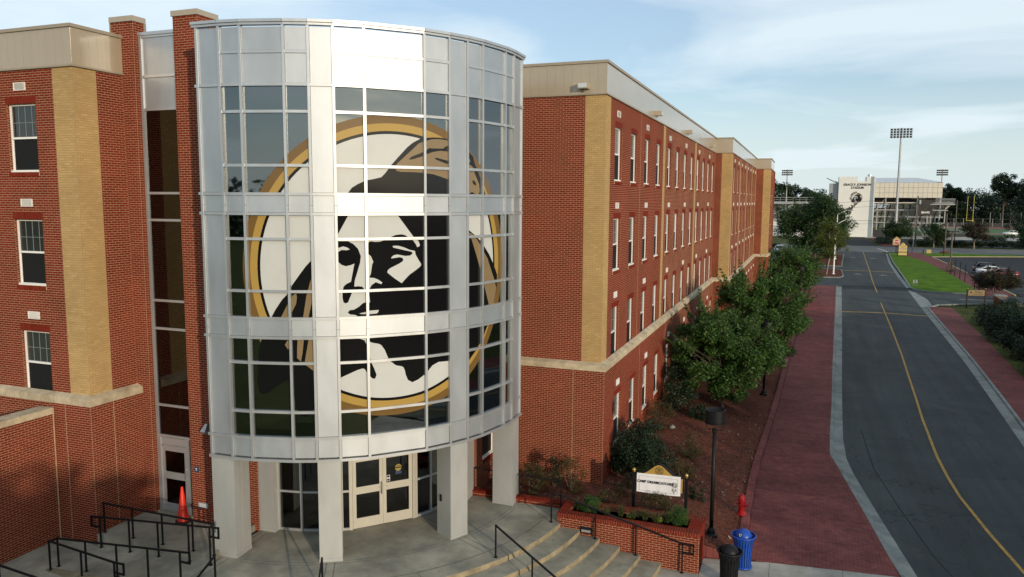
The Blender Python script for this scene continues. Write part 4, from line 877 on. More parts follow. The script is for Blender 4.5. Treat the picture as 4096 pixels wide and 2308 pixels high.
def kerb(name, back, edge, ys, side, z=WZ, kw=.15):
    """Kerb stone lengths and gutter pans between a back line and the road edge; side +1: road lies at larger x."""
    for ya, yb in zip(ys, ys[1:]):
        q = MB(); e = .004
        for (f0, f1, z0, z1) in ((lambda y: back(y), lambda y: back(y)+side*kw, z, z), (lambda y: back(y)+side*kw, lambda y: back(y)+side*(kw+.03), z, RZ+.03), (lambda y: back(y)+side*(kw+.03), lambda y: edge(y), RZ+.03, RZ+.006)):
            P = [(f0(ya+e), ya+e, z0), (f1(ya+e), ya+e, z1), (f1(yb-e), yb-e, z1), (f0(yb-e), yb-e, z0)]; q.face(P if side > 0 else P[::-1])
        P = [(edge(ya+e), ya+e, RZ+.006), (edge(ya+e), ya+e, RZ-.1), (edge(yb-e), yb-e, RZ-.1), (edge(yb-e), yb-e, RZ+.006)]; q.face(P if side > 0 else P[::-1])
        struct(q.build(name, m_kerb))
def span(a, b, st): n = max(1, round((b-a)/st)); return [a+(b-a)*k/n for k in range(n+1)]
kerb('kerb', walkR, gutL, span(-14, -1.95, 3)+[2.17, 5, 7.04, 8.93]+span(8.93, 82, 3.05)[1:], 1)
kerb('kerb', kerbR, roadR, span(-8, 63.5, 3.05), -1)
# red stamped pavement on the near side, in slabs with tooled joints
yy = [-2.32, -.4, 1.6, 3.6, 6.0, 8.93]+span(8.93, 81.8, 3.0)[1:]
for ya, yb in zip(yy, yy[1:]):
    e = .008; c0 = -.27*1 if ya < -2 else 0
    pl = [(walkL(ya)+.0, ya+e+(c0*.9)), (walkR(ya)-.006, ya+e+(.2 if ya < -2 else 0)), (walkR(yb)-.006, yb-e), (walkL(yb), yb-e)]
    slab('pavement', pl, -2.3, WZ, m_paver)
q = MB()                                     # tooled border line and edging along the kerb
for ya, yb in zip(yy[1:], yy[2:]): q.face([(walkR(ya)-.20, ya, WZ+.004), (walkR(ya)-.185, ya, WZ+.004), (walkR(yb)-.185, yb, WZ+.004), (walkR(yb)-.20, yb, WZ+.004)])
struct(q.build('pavement_joint', m_mulch))
for ya, yb in zip(span(-2.45, 78.3, 3.1), span(-2.45, 78.3, 3.1)[1:]):      # low red edging wall beside the mulch
    def wall_z(y): return -1.93+.22+.05*math.sin(y*.35)
    q = MB(); P = []
    for y in (ya+.006, yb-.006):
        a, b = walkL(y)-.28, walkL(y)+.005; P.append([(a,y,-2.2),(b,y,-2.2),(b-.03,y,wall_z(y)),(a+.02,y,wall_z(y)+.02)])
    for s in range(4): q.face([P[0][s], P[0][(s+1)%4], P[1][(s+1)%4], P[1][s]])
    q.face(P[0][::-1]); q.face(P[1]); struct(q.build('pavement_edging', m_paver))
# front sidewalk of pale concrete flags
fl = [(-9,4.0),(4.0,5.7),(5.7,7.5),(7.5,9.3)]
frontline = lambda x: float(np.interp(x, [3.9,5.26,7.44,9.42], [-3.0,-2.60,-2.33,-2.10]))
for a, b in ((4.02,5.9),(5.91,7.9),(7.91,9.5)):
    slab('sidewalk', [(a, -5.2), (min(b, walkR(-5.2)-.0), -5.2), (min(b, walkR(-2.2)-.01), frontline(b)-.01), (a, frontline(a)-.01)], -2.3, WZ, m_conc2)
slab('sidewalk', [(-4, -16), (11.3, -16), (9.93, -5.21), (2.2, -5.21), (-4, -9)], -2.3, WZ-.004, m_conc2)
slab('sidewalk', [(1.5,-5.2),(4.01,-5.2),(4.01,-4.06),(1.5,-4.06)], -2.3, WZ-.002, m_conc2)
slab('sidewalk', [(-30, -22), (-4.01, -22), (-4.01, -8), (-30, -8)], -2.3, WZ-.01, m_conc)
# plaza, arc steps
arc = lambda r, a0, a1, n: [tuple(TP(a0+(a1-a0)*k/n, r).xy) for k in range(n+1)]
endA = lambda r: math.degrees(math.acos(.68/r))
struct_plaza = slab('plaza', [(-8.3,-1.0),(-8.3,-9.0),(-8.35,-12.0)]+arc(8.12, 3.5, endA(8.12), 40)+[(-.14,-4.05),(-.27,-4.05),(-.27,-3.05),(-3.6,-3.05),(-3.6,-1.0)], -2.3, GZ, m_conc)
for k in range(1, 7):
    r0, r1 = 8.12+.62*(k-1)-.05, 8.12+.62*k; z = GZ-.15*k
    if k == 6: continue
    a0, a1 = 3.5, endA(r1); q = MB(); n = 40; O = arc(r1, a0, a1, n); P = arc(r0, a0, endA(r0), n)
    for i in range(n):
        q.face([(*P[i],z),(*O[i],z),(*O[i+1],z),(*P[i+1],z)], 0); q.face([(*O[i],z-.16),(*O[i+1],z-.16),(*O[i+1],z),(*O[i],z)], 1)
    q.face([(*P[0],z-.5),(*O[0],z-.5),(*O[0],z),(*P[0],z)], 0)
    struct(q.build('step', [m_conc, m_riser]))
q = MB(); n = 40; O = arc(8.125, 3.5, endA(8.12), n)
for i in range(n): q.face([(*O[i],GZ-.155),(*O[i+1],GZ-.155),(*O[i+1],GZ-.004),(*O[i],GZ-.004)])
struct(q.build('step_face', m_riser))
q = MB()                                     # tooled joints of the plaza
def jline(a, b, w=.014, z=GZ+.004):
    a = Vector((*a, 0)); b = Vector((*b, 0)); d = (b-a).normalized(); s = Vector((-d.y, d.x, 0))*w/2
    q.face([(*(a-s).xy, z), (*(b-s).xy, z), (*(b+s).xy, z), (*(a+s).xy, z)])
A7 = arc(7.56, 5, 84, 36)
for a, b in zip(A7, A7[1:]): jline(a, b)
for ang in (2.2, 29.3, 64, 92.5):
    for o in (-.11, .11):
        s = math.degrees(o/6.5); jline(TP(ang+s, 6.35).xy, TP(ang+s*.9, 7.56 if ang < 90 else 8.0).xy); jline(TP(ang+s*1.3, 4.6).xy, TP(ang+s*1.15, 5.55).xy)
B7 = arc(6.42, 7, 88, 30)
for a, b in zip(B7, B7[1:]): jline(a, b, .010)
C7 = arc(6.28, 7, 26, 8)+arc(6.28, 33, 60.5, 10)+arc(6.28, 67.5, 89, 10)
for a, b in zip(C7, C7[1:]):
    if (Vector(a)-Vector(b)).length < .6: jline(a, b, .010)
for ang in (15.5, 47, 78): jline(TP(ang, 7.56).xy, TP(ang, 8.11).xy, .010)
struct(q.build('plaza_joint', mat('dark joint', (.05,.048,.042), .9, var=.2)))
# door landing and wheelchair ramps at the left
slab('landing', [(-12.22,-7.9),(-12.22,-10.14),(-8.10,-10.02),(-8.46,-9.2),(-8.46,-7.9)], -2.3, -.87, m_conc)
q = MB(); rz = lambda x: float(np.interp(x, [-12.3,-8.3], [-1.22,-1.03])); rz2 = lambda x: float(np.interp(x, [-12.3,-7.4], [-1.22,-1.72]))
def strip(y0, y1, xs, f):
    for a, b in zip(xs, xs[1:]):
        q.face([(a+.004,y0,f(a)),(b-.004,y0,f(b)),(b-.004,y1,f(b)),(a+.004,y1,f(a))]); q.face([(a,y0,-2.3),(b,y0,-2.3),(b,y0,f(b)),(a,y0,f(a))])
strip(-11.58, -10.0, [-12.3,-10.3,-8.3], rz); strip(-13.35, -11.76, [-12.3,-10.6,-9.0,-7.4], rz2); strip(-13.35, -10.0, [-13.72,-12.3], lambda x: -1.222)
struct(q.build('ramp', m_conc))
q = MB()
for a, b in ((-12.3,-10.3),(-10.3,-8.3)): q.face([(a,-11.76,-1.9),(b,-11.76,-1.9),(b,-11.76,rz(b)+.0),(a,-11.76,rz(a)+.0)]); q.face([(a,-11.76,rz(a)),(b,-11.76,rz(b)),(b,-11.58,rz(b)),(a,-11.58,rz(a))])
struct(q.build('ramp_kerb', m_riser))
# ---- mulch bed
def mz(x, y):
    z = float(np.interp(x, [-4,-.2,2.4,4.1,5.2], [-1.0,-1.13,-1.27,-1.60,-1.76])) if y < 30 else float(np.interp(x, [-.2,1.2,3.5,7.4], [-1.2,-1.3,-1.5,-1.76]))
    return z+.025*math.sin(x*3.1+y*1.7)+.02*math.sin(y*2.9-x)
q = MB(); gx = np.linspace(0, 1, 15); gy = span(-2.82, 78, .55); vid = {}
for j, y in enumerate(gy):
    xl = -3.7 if y < .3 else -.3; xr = walkL(y)-.12
    for i, t in enumerate(gx): x = xl+(xr-xl)*t; vid[i, j] = len(q.v); q.v.append((x, y, mz(x, y)-(0.0 if t < 1 else .06)))
for j in range(len(gy)-1):
    for i in range(14): q.f.append((vid[i,j], vid[i+1,j], vid[i+1,j+1], vid[i,j+1])); q.m.append(0)
struct(q.build('mulch_bed', m_mulch, smooth=True))
q = MB(); q.face([(3.99,-2.825,-2.1),(5.3,-2.825,-2.1),(5.3,-2.825,-1.80),(3.99,-2.825,-1.57)]); q.face([(3.99,-3.06,-1.936),(5.2,-3.06,-1.936),(5.2,-2.82,-1.936),(3.99,-2.82,-1.936)]); struct(q.build('bed_edge', m_paver))
# mulch chips, scattered
n = 5200; yv = -2.7+np.abs(rng.normal(0, 14, n)); yv = np.clip(yv, -2.7, 60); xv = np.array([ (-.2 if y > .2 else -3.4)+rng.random()*((walkL(y)-.3)-(-.2 if y > .2 else -3.4)) for y in yv]); zv = np.array([mz(a, b) for a, b in zip(xv, yv)])
an = rng.random(n)*math.pi; L = rng.uniform(.02,.055,n); W = L*rng.uniform(.25,.5,n)
V = np.zeros((n,4,3)); ca, sa = np.cos(an), np.sin(an); tl = rng.normal(0,.35,n)
for k, (s, w) in enumerate(((-1,-1),(1,-1),(1,1),(-1,1))): V[:,k,0] = xv+ca*L*s-sa*W*w; V[:,k,1] = yv+sa*L*s+ca*W*w; V[:,k,2] = zv+.018+tl*L*s
m_chip = mat_leaf('bark chips', [(.05,.022,.016),(.11,.05,.034),(.17,.085,.058),(.30,.22,.17)], .0)
tag(link('mulch_chips', np_mesh('mulch_chips', V.reshape(-1,3), np.arange(4*n).reshape(-1,4), m_chip, np.repeat(rng.random(n)**1.7, 4))), kind='stuff')
# ---- far side of the road
sheet('verge', [(19.0,-12),(70,-12),(70,64),(inner(64),64.3)]+[(inner(y),y) for y in (54,45,35,29,20,5)], -1.975, m_grass2)
for ya, yb in zip(span(2, 64, 3.1), span(2, 64, 3.1)[1:]):
    slab('far_pavement', [(kerbR(ya)+.006,ya+.008),(inner(ya),ya+.008),(inner(yb),yb-.008),(kerbR(yb)+.006,yb-.008)], -2.3, WZ, m_paver)
sheet('driveway', [(roadR(63.5)+.05,63.6),(18.9,64.8),(19.6,66.6),(24,69.2),(70,71),(70,79),(26.4,79.3),(20.6,80.3),(roadR(82)+.05,82.6)], RZ-.004, m_asph)
q = MB(); pa = [(kerbR(63.5)+.0,63.5),(19.15,64.6),(19.9,66.4),(24,69.0),(40,70.1)]
for a, b in zip(pa, pa[1:]): q.bar((a[0],a[1],-1.99), (b[0],b[1],-1.99), .16, .14)
struct(q.build('driveway_kerb', m_kerb))
sheet('gutter_apron', [(roadR(63.5)-.02,63.5),(19.3,64.8),(19.6,72),(19.2,79),(roadR(81),81)], RZ+.004, m_kerb)
lawnL = [(20.6,80.2),(19.6,82.2),(19.35,84.2),(20.3,102.3),(21.5,128),(22.6,146),(23.4,157),(24.4,159.5)]
lawnR = [(26.2,158.5),(26.1,149),(27.3,131),(27.3,112),(27.15,102.8),(26.8,87.4),(26.3,79.6)]
slab('lawn', lawnR[::-1]+lawnL[::-1], -2.3, -1.93, m_lawn)
q = MB(); kl = [(26.4,79.35)]+lawnL
for a, b in zip(kl, kl[1:]):
    a = Vector((a[0]-.08,a[1]-.05)); b = Vector((b[0]-.08,b[1]-.05)); q.bar((a.x,a.y,-2.0), (b.x,b.y,-2.0), .17, .16)
struct(q.build('lawn_kerb', m_kerb))
for a, b in (((19.55,84),(20.2,102)),((20.2,102),(21.4,128)),((21.4,128),(23.3,157))):
    q = MB(); q.face([(a[0]-.75,a[1],RZ+.006),(a[0]-.3,a[1],RZ+.006),(b[0]-.3,b[1],RZ+.006),(b[0]-.75,b[1],RZ+.006)]); struct(q.build('gutter', m_kerb))
slab('red_path', [(26.32,79.6),(29.5,79.6),(29.75,101),(30.2,123),(30.3,150),(29.4,163.2),(25.2,163.4),(26.2,158.5),(26.12,149),(27.32,131),(27.32,112),(27.17,102.8),(26.82,87.4)], -2.3, -1.945, m_paver)
sheet('parking_lot', [(30.4,79.6),(90,79.6),(90,160),(48.4,158.5),(38,154),(30.5,150.2)], RZ-.002, m_asph2)
q = MB()
for a, b in (((29.9,80),(30.05,101)),((30.05,101),(30.4,123)),((30.4,123),(30.45,150)),((30.45,150),(38,153.9)),((38,153.9),(48.4,158.4)),((48.4,158.4),(80,160.2))): q.bar((a[0],a[1],-2.0),(b[0],b[1],-2.0),.2,.14)
struct(q.build('lot_kerb', mat('tan kerb', (.36,.30,.19), .85, var=.2, scale=2)))
sheet('verge', [(30.0,152),(31,151),(38,154.3),(48.4,158.8),(90,160.6),(90,163),(29.6,163.1)], -1.96, m_lawn)
sheet('cross_street', [(-80,163.3),(14.5,163.3),(23.2,163.3),(160,160.5),(160,190.5),(31,187.4),(24.4,189),(17.2,190),(-80,190)], RZ-.008, m_asph3)
sheet('stadium_drive', [(17.4,188.5),(23.6,188.5),(23.9,243),(16.4,243)], RZ, m_asph2)
sheet('stadium_car_park', [(24.4,195),(120,194.5),(120,238),(24.4,238)], RZ-.012, m_asph2)
sheet('stadium_apron', [(-60,237.9),(120,237.9),(120,263),(-60,263)], RZ-.02, m_conc2)
sheet('back_lot', [(-60,82.2),(11.6,82.2),(12.4,98),(13.2,112),(14.6,140),(15.8,163),(-60,163)], RZ-.006, m_asph)
q = MB(); q.prism([(5.6,96.5),(8.2,94.6),(11.2,95.4),(11.75,98),(11.9,109.5),(5.6,110.5)], -2.3, -1.95, 0); struct(q.build('planting_island', m_mulch))
q = MB(); q.prism([(5.6,118),(12.3,117),(13.2,137),(13.9,150),(6,151)], -2.3, -1.95, 0); struct(q.build('planting_island', m_mulch))
q = MB()
for ip in ([(5.5,96.4),(8.2,94.45),(11.35,95.25),(11.9,98),(12.05,109.6),(5.5,110.7)], [(5.5,118),(12.4,116.9),(13.35,137),(14.05,150.2),(5.9,151.2)]):
    for a, b in zip(ip, ip[1:]): q.bar((a[0],a[1],-2.0),(b[0],b[1],-2.0),.18,.13)
struct(q.build('island_kerb', m_kerb))
sheet('red_path', [(24.6,189.5),(29.5,188.2),(30.5,205),(27.5,238),(24.8,238)], -2.0, m_paver)
# painted markings, each sheet 4 mm above the road
def ribbon(name, pts, w, z, m, worn=False):
    q = MB(); P = [Vector((p[0],p[1],0)) for p in pts]
    for a, b in zip(P, P[1:]):
        d = (b-a).normalized(); s = Vector((-d.y,d.x,0))*w/2; q.face([(*(a-s).xy,z),(*(b-s).xy,z),(*(b+s).xy,z),(*(a+s).xy,z)][::-1] if False else [(*(a+s).xy,z),(*(a-s).xy,z),(*(b-s).xy,z),(*(b+s).xy,z)])
    return struct(q.build(name, m))
ribbon('centre_line', [(16.6,-12),(14.6,-6),(13.45,-2.4),(12.92,-.2),(12.56,2.56),(12.24,5.77),(12.16,8),(12.15,10.66),(12.37,17),(12.58,21),(12.9,27.7),(13.25,34.7),(13.78,48.2),(14.43,66.9)], .115, RZ+.012, m_yellow)
ribbon('centre_line', [(14.86,77),(15.4,92),(16.21,108.7),(17.3,135),(18.41,160.7)], .12, RZ+.012, m_yellow)
ribbon('stop_band', [(gutL(57.3)+.03,57.3),(13.9,58.0),(roadR(57.2)-.03,57.2)], .42, RZ+.008, m_yellow)
ribbon('stop_band', [(gutL(108.6)+.03,108.6),(16,109.2),(roadR(108.4)-.03,108.4)], .5, RZ+.008, m_yellow)
sheet('asphalt_patch', [(gutL(80)+.05,80.2),(roadR(80.5)-.05,80.6),(roadR(84.5)-.05,84.6),(gutL(85)+.05,84.9)], RZ+.004, m_asph2)
q = MB()                                     # tar seams
for pts in ([(9.35,14),(9.5,8),(10.0,4),(10.6,0),(11.6,-4)], [(9.75,60),(9.5,46),(9.3,38)]):
    for a, b in zip(pts, pts[1:]): q.bar((a[0],a[1],RZ+.001),(b[0],b[1],RZ+.001),.035,.008)
struct(q.build('tar_seam', m_asph2))
def bike(x, y, s):                           # small worn bicycle symbols
    q = MB()
    for cx in (-.38, .38):
        for k in range(12):
            a, b = k*math.pi/6, (k+1)*math.pi/6; q.face([(x+s*(cx+.26*math.cos(a)),y+2*s*.26*math.sin(a),RZ+.006),(x+s*(cx+.34*math.cos(a)),y+2*s*.34*math.sin(a),RZ+.006),(x+s*(cx+.34*math.cos(b)),y+2*s*.34*math.sin(b),RZ+.006),(x+s*(cx+.26*math.cos(b)),y+2*s*.26*math.sin(b),RZ+.006)])
    q.bar((x-.38*s,y,RZ+.003),(x-.1*s,y+1.1*s,RZ+.003),.07*s,.006); q.bar((x-.1*s,y+1.1*s,RZ+.003),(x+.38*s,y,RZ+.003),.07*s,.006); q.bar((x-.2*s,y+.6*s,RZ+.005),(x+.3*s,y+1.2*s,RZ+.005),.07*s,.006)
    struct(q.build('bicycle_marking', m_wpaint))
for x, y in ((14.0,102.5),(17.6,102),(15.4,142),(18.9,140)): bike(x, y, .75)
ribbon('stop_line', [(17.6,163.6),(22.4,163.2)], .0+.3, RZ+.004, m_wpaint); ribbon('edge_line', [(23.6,163.4),(23.2,172),(22.6,178)], .5, RZ+.002, m_wpaint)
for k, y in enumerate((68.4, 73.0)): ribbon('driveway_marking', [(22.5+k*.6,y+.6),(26.5,y+.9)], .25, RZ+.004, m_wpaint)
for k in range(14): ribbon('parking_line', [(31.2,84+k*4.6),(36.2,84.4+k*4.6)], .12, RZ+.004, m_wpaint)
for k in range(12): ribbon('parking_line', [(34+k*3,205),(34.4+k*3,210.5)], .25, RZ+.004, m_wpaint)
for k in range(10): ribbon('lane_mark', [(34+k*11,175),(40+k*11,175.2)], .35, RZ, m_wpaint)
for k in range(26):                          # worn dashes near the kerb
    pass
q = MB()
for y in (35.2, 42.1, 53.7): q.box(gutL(y)-.2, gutL(y)+.0, y-.3, y+.3, RZ+.008, RZ+.012)
struct(q.build('drain_grate', m_dark))

# ================================================================== PLANTER, SCREEN WALL
pr = thing('brick_planter', 'raised red brick planter box beside the curved steps', 'planter', (1.9,-3.5,-1.93))
zt = -.83; zb = zt-17*CH
wall_part(pr, 'wall', [(((-.27,-4.05,0),(1,0,0),(0,-1,0)), 0, 4.27, zb, zt, [], 'red'), (SIDE(4.0,-4.05), 0, 1.3, zb, zt, [], 'red'), (((-.27,-2.8,0),(0,-1,0),(-1,0,0)), 0, 1.25, zb, zt, [], 'red')],
          [(((4.0,-2.75,0),(-1,0,0),(0,1,0)), 0, 4.27, zb, zt, [], 'red')])
q = MB(); q.prism([(-.26,-4.04),(3.99,-4.04),(3.99,-2.81),(-.26,-2.81)], zb, zt-.02); q.build('wall_core', m_mortar, pr)
CAPB = {}
def cap_brick(x, y, rz, L, parent, zc=zt):
    k = round(L, 2)
    if k not in CAPB:
        g = MB(); g.box(-.0305, .0305, -L/2, L/2, 0, .105); me = bpy.data.meshes.new('cap_brick'); me.from_pydata(g.v, [], g.f); me.materials.append(m_red_o); me.update(); CAPB[k] = me
    o = bpy.data.objects.new('cap_brick', CAPB[k]); COL.objects.link(o); o.parent = parent; o.matrix_parent_inverse = root_inv(parent); o.location = (x, y, zc+random.uniform(-.003,.003)); o.rotation_euler = (0, 0, rz)
for k in range(58): cap_brick(-.24+k*.0745, -3.92, 0, .32, pr); 
for k in range(58): cap_brick(-.24+k*.0745, -2.93, 0, .28, pr)
for k in range(9): cap_brick(-.12, -3.72+k*.0745, R_(90), .30, pr)
for k in range(9): cap_brick(3.82, -3.72+k*.0745, R_(90), .38, pr)
q = MB(); q.box(-.275, 4.005, -4.07, -3.775, zt+.0, zt+.09); q.box(-.275, 4.005, -3.055, -2.80, zt, zt+.09); q.box(-.275,.03,-3.765,-3.075,zt,zt+.09); q.box(3.63,4.005,-3.765,-3.075,zt,zt+.09); q.build('cap_mortar', m_mortar, pr)
q = MB(); q.box(.03, 3.63, -3.765, -3.075, zt-.2, zt-.02); q.build('soil', m_mulch, pr)
q = MB(); q.box(.48,.84,-4.09,-4.056,-1.23,-1.05,0); q.box(.52,.80,-4.12,-4.091,-1.19,-1.12,1); q.face([(.48,-4.09,-1.05),(.84,-4.09,-1.05),(.82,-4.15,-1.09),(.50,-4.15,-1.09)],0)
tag(q.build('step_light', [m_black, m_galv]), 'small black louvred step light set into the planter brick beside the stairs', 'light')
be = thing('brick_edging', 'low single course brick edging wall between the plaza and the shrub bed', 'wall', (-1.9,-2.95,GZ))
q = MB(); q.box(-3.6,-.28,-3.04,-2.80,-1.3,-.92); q.build('wall', m_mortar, be)
for k in range(44): cap_brick(-3.56+k*.0745, -2.92, 0, .26, be, -.95)
for k in range(16):
    q = MB(); q.box(-3.6+k*.207,-3.6+k*.207+.195,-3.05,-3.0,-1.025,-.965); q.build('brick', m_red_o, be)
sw = thing('screen_wall', 'tall brick screen wall with stone coping at the left edge', 'wall', (-13.9,-13,-1.3))
wall_part(sw, 'wall', [(SIDE(-13.69,-15.6), 0, 15.6-10.14, -1.45, -1.45+59*CH, [], 'red')], [(((-14.13,-10.14,0),(0,-1,0),(-1,0,0)), 0, 6, -1.6, 2.54, [], 'red'), (FRONT(-14.13,-15.6), 0, .44, -1.6, 2.54, [], 'red')])
yk = [-15.65,-14.2,-12.65,-11.35,-10.14]
for a, b in zip(yk, yk[1:]): q = MB(); q.box(-14.17,-13.645,a+.004,b-.004,2.545,2.725); q.build('coping_stone', m_stone, sw)
q = MB(); q.box(-13.69,-13.665,-10.165,-10.14,-1.3,2.54); q.build('control_joint', m_mortar, sw)

# ================================================================== HANDRAILS
def handrail(label, runs, posts, s=.042):
    t = thing('handrail', label, 'railing', (*posts[0][0][:2], posts[0][0][2]), 'black metal handrails')
    for i, r in enumerate(runs):
        q = MB()
        for a, b in zip(r, r[1:]):
            a, b = Vector(a), Vector(b); d = (b-a).normalized()*s*.49; q.bar(a-d*.98, b+d*(.97+.01*i), s, s)
        q.build('rail', m_black, t)
    for (b, zt_) in posts:
        q = MB(); q.box(b[0]-.019, b[0]+.019, b[1]-.019, b[1]+.019, b[2], zt_-.0); q.box(b[0]-.045, b[0]+.045, b[1]-.045, b[1]+.045, b[2], b[2]+.012); q.build('post', m_black, t)
    return t
yA, yB, yC, yD, yE = -9.96, -10.2, -11.47, -11.72, -13.25
lin = lambda x, x0, z0, x1, z1: z0+(z1-z0)*(x-x0)/(x1-x0)
handrail('level black handrail along the stair door landing above the ramps', [[(-12.14,yA,.01),(-8.14,yA,.01)]], [((x,yA,-.87),0.0) for x in (-12.12,-11.05,-9.96,-8.88,-8.16)])
zB = lambda x: lin(x,-12.35,-.33,-7.77,.06)
handrail('sloping black handrail on the upper ramp, just in front of the landing edge', [[(-12.04,yB,-.60),(-12.35,yB,-.60),(-12.35,yB,-.33),(-7.77,yB,.06),(-7.77,yB,-.22),(-8.07,yB,-.22)], [(-8.07,yB,zB(-8.07)-.01),(-8.14,yA,.0)]], [((x,yB,rz(max(x,-12.3))),zB(x)) for x in (-12.02,-10.93,-9.88,-8.80,-8.07)])
zC = lambda x: lin(x,-12.15,-.42,-7.55,-.03)
handrail('black handrail between the two ramp runs ending in a square loop', [[(-12.15,yC,-.42),(-7.55,yC,-.03),(-7.55,yC,-.31),(-7.85,yC,-.31)], [(-12.12,yC,-.425),(-12.12,yD,-.40)]], [((x,yC,rz(max(x,-12.3))),zC(x)) for x in (-12.12,-11.1,-10.0,-8.93,-7.86)])
zD = lambda x: float(np.interp(x, [-12.11,-9.82], [-.38,-.57]))
handrail('black handrail sloping down the lower ramp run to a square loop', [[(-12.12,yD,-.38),(-9.82,yD,-.57),(-9.49,yD,-.565),(-9.49,yD,-.85),(-9.80,yD,-.84)]], [((x,yD,rz2(max(x,-12.3))),zD(x)) for x in (-12.12,-10.97,-9.81)])
handrail('black handrail at the lower left corner on the outer side of the ramp', [[(-12.1,yE,-.32),(-11.9,yE,-.32),(-10.45,yE,-.42),(-8.6,yE,-.62)]], [((x,yE,rz2(max(x,-12.3))),lin(x,-11.9,-.32,-8.6,-.62)) for x in (-11.9,-10.6,-9.3)])
def stair_rail(label, ang, r0=7.98):
    f = lambda r, z: tuple(TP(ang, r, z)); 
    p = [f(r0, -.11), f(r0+.2, -.17), f(11.3, -1.02), f(11.6, -1.04), f(11.6, -1.32)]
    handrail(label, [p], [(f(r0, GZ), -.11), (f(r0+1.45, -1.48 if ang < 0 else -1.48), lin(r0+1.45, r0+.2, -.17, 11.3, -1.02)), (f(11.35, WZ), -1.03)])
stair_rail('black stair handrail running down the middle of the curved steps', 63.3)
stair_rail('black stair handrail at the bottom edge in front of the middle column', 28.8)
stair_rail('black stair handrail at the bottom left, beside the left column', 9.3)
yP = -4.15
handrail('black handrail sloping down in front of the brick planter to a square loop', [[(-.43,yP,-.15),(-.13,yP,-.13),(3.55,yP,-1.05),(3.86,yP,-1.05),(3.86,yP,-1.32),(3.57,yP,-1.32)], [(-.43,yP+.02,-.15),(-.45,-3.06,-.125)]], [((-.43,yP,GZ),-.15),((.96,yP,-1.33),-.41),((2.19,yP,-1.63),-.71),((3.55,yP,WZ),-1.05)])
handrail('level black guard rail along the brick edging behind the plaza', [[(-1.89,-3.03,-.115),(-.46,-3.06,-.12)]], [((-1.89,-3.03,GZ),-.115),((-.46,-3.06,GZ),-.12)])
handrail('short black guard rail seen between the two right hand tower columns', [[(-3.55,-2.93,-.12),(-2.2,-2.99,-.12)]], [((-3.55,-2.93,GZ),-.12)])
# ================================================================== STREET FURNITURE
FONT_CACHE = {}
def text_obj(name, body, size, m, parent, M, bold=0.0, xscale=1.0, space=1.0, depth=.002):
    cu = bpy.data.curves.new(name, 'FONT'); cu.body = body; cu.size = size; cu.extrude = depth; cu.offset = bold; cu.align_x = 'CENTER'; cu.align_y = 'CENTER'; cu.resolution_u = 3; cu.space_character = space
    tmp = bpy.data.objects.new('tmp', cu); COL.objects.link(tmp)
    me = bpy.data.meshes.new_from_object(tmp.evaluated_get(bpy.context.evaluated_depsgraph_get())); bpy.data.objects.remove(tmp); bpy.data.curves.remove(cu)
    me.transform(M @ Matrix.Diagonal((xscale, 1, 1, 1))); me.materials.clear(); me.materials.append(m); me.name = name
    return link(name, me, parent)
UP = Matrix.Rotation(R_(90), 4, 'X')         # text standing upright, facing -Y
# ---- campus sign with banner
Z0s = -1.25; sg = thing('campus_sign', 'black and gold arched campus sign with a white camp banner over its face', 'sign', (2.43,-1.7,Z0s))
SA, SB = Vector((1.60,-1.73,0)), Vector((3.27,-1.665,0)); sd = (SB-SA).normalized(); sn = Vector((sd.y,-sd.x,0)); SL = (SB-SA).length
SM = Matrix((sd, -sn, Vector((0,0,1)))).transposed().to_4x4(); SM.translation = SA
for u in (0, SL):
    q = MB(); q.box(u-.048,u+.048,-.048,.048,-1.55,.03,0,SM); q.box(u-.06,u+.06,-.06,.06,.0,.03,0,SM); p = q.build('post', m_black, sg)
    g = MB(); c = SM @ Vector((u,0,.10)); g.lathe([(.03,-.07),(.045,-.055),(.03,-.05)]+[(.065*math.sin(a*math.pi/8),-.065*math.cos(a*math.pi/8)) for a in range(1,8)]+[(.0001,.065)], c, 14); g.build('finial', m_ball, p, smooth=True)
prof = lambda t: .03+.37*(math.exp(-((t-.48)/.235)**2)) if 0 <= t <= 1 else 0
ts = [k/40 for k in range(41)]
q = MB(); x0, x1 = .085, SL-.085
def arch(q, ins, y0, y1, zb_, m=0):
    top = [(x0+(x1-x0)*t, prof(t)-ins) for t in ts]; top = [(min(max(x,x0+ins*.5),x1-ins*.5), z) for x, z in top]
    P = [(top[0][0], zb_)]+top+[(top[-1][0], zb_)]
    f = [tuple(SM @ Vector((x,y0,z))) for x, z in P]; b = [tuple(SM @ Vector((x,y1,z))) for x, z in P]
    for i in range(len(P)-1): pass
    k = len(q.v); q.v += f+b; n = len(P)
    for i in range(n): q.f.append((k+i, k+(i+1)%n, k+n+(i+1)%n, k+n+i)); q.m.append(m)
    for t in tessellate_polygon([[Vector((x,z,0)) for x, z in P]]):
        a,bb,c = [Vector(f[i]) for i in t]; 
        if (bb-a).cross(c-a).dot(sn) < 0: t = t[::-1]
        q.f.append(tuple(k+i for i in t)); q.m.append(m); q.f.append(tuple(k+n+i for i in reversed(t))); q.m.append(m)
arch(q, 0, -.04, .04, -.53); q.build('sign_frame', m_black, sg)
q = MB(); arch(q, .05, -.052, -.041, -.49); board = q.build('sign_board', m_gold, sg)
cx = x0+(x1-x0)*.485; cz = .17                # seal: rings of lettering round a temple front
q = MB()
for r0, r1 in ((.135,.128),(.123,.119),(.078,.074)):
    for k in range(36):
        a, b = k*math.pi/18, (k+1)*math.pi/18; q.face([SM @ Vector((cx+r*math.cos(t),-.0535,cz+r*math.sin(t))) for r, t in ((r1,a),(r0,a),(r0,b),(r1,b))][::-1])
for i in range(4): q.box(cx-.045+i*.026,cx-.034+i*.026,-.0545,-.0535,cz-.04,cz+.02,0,SM)
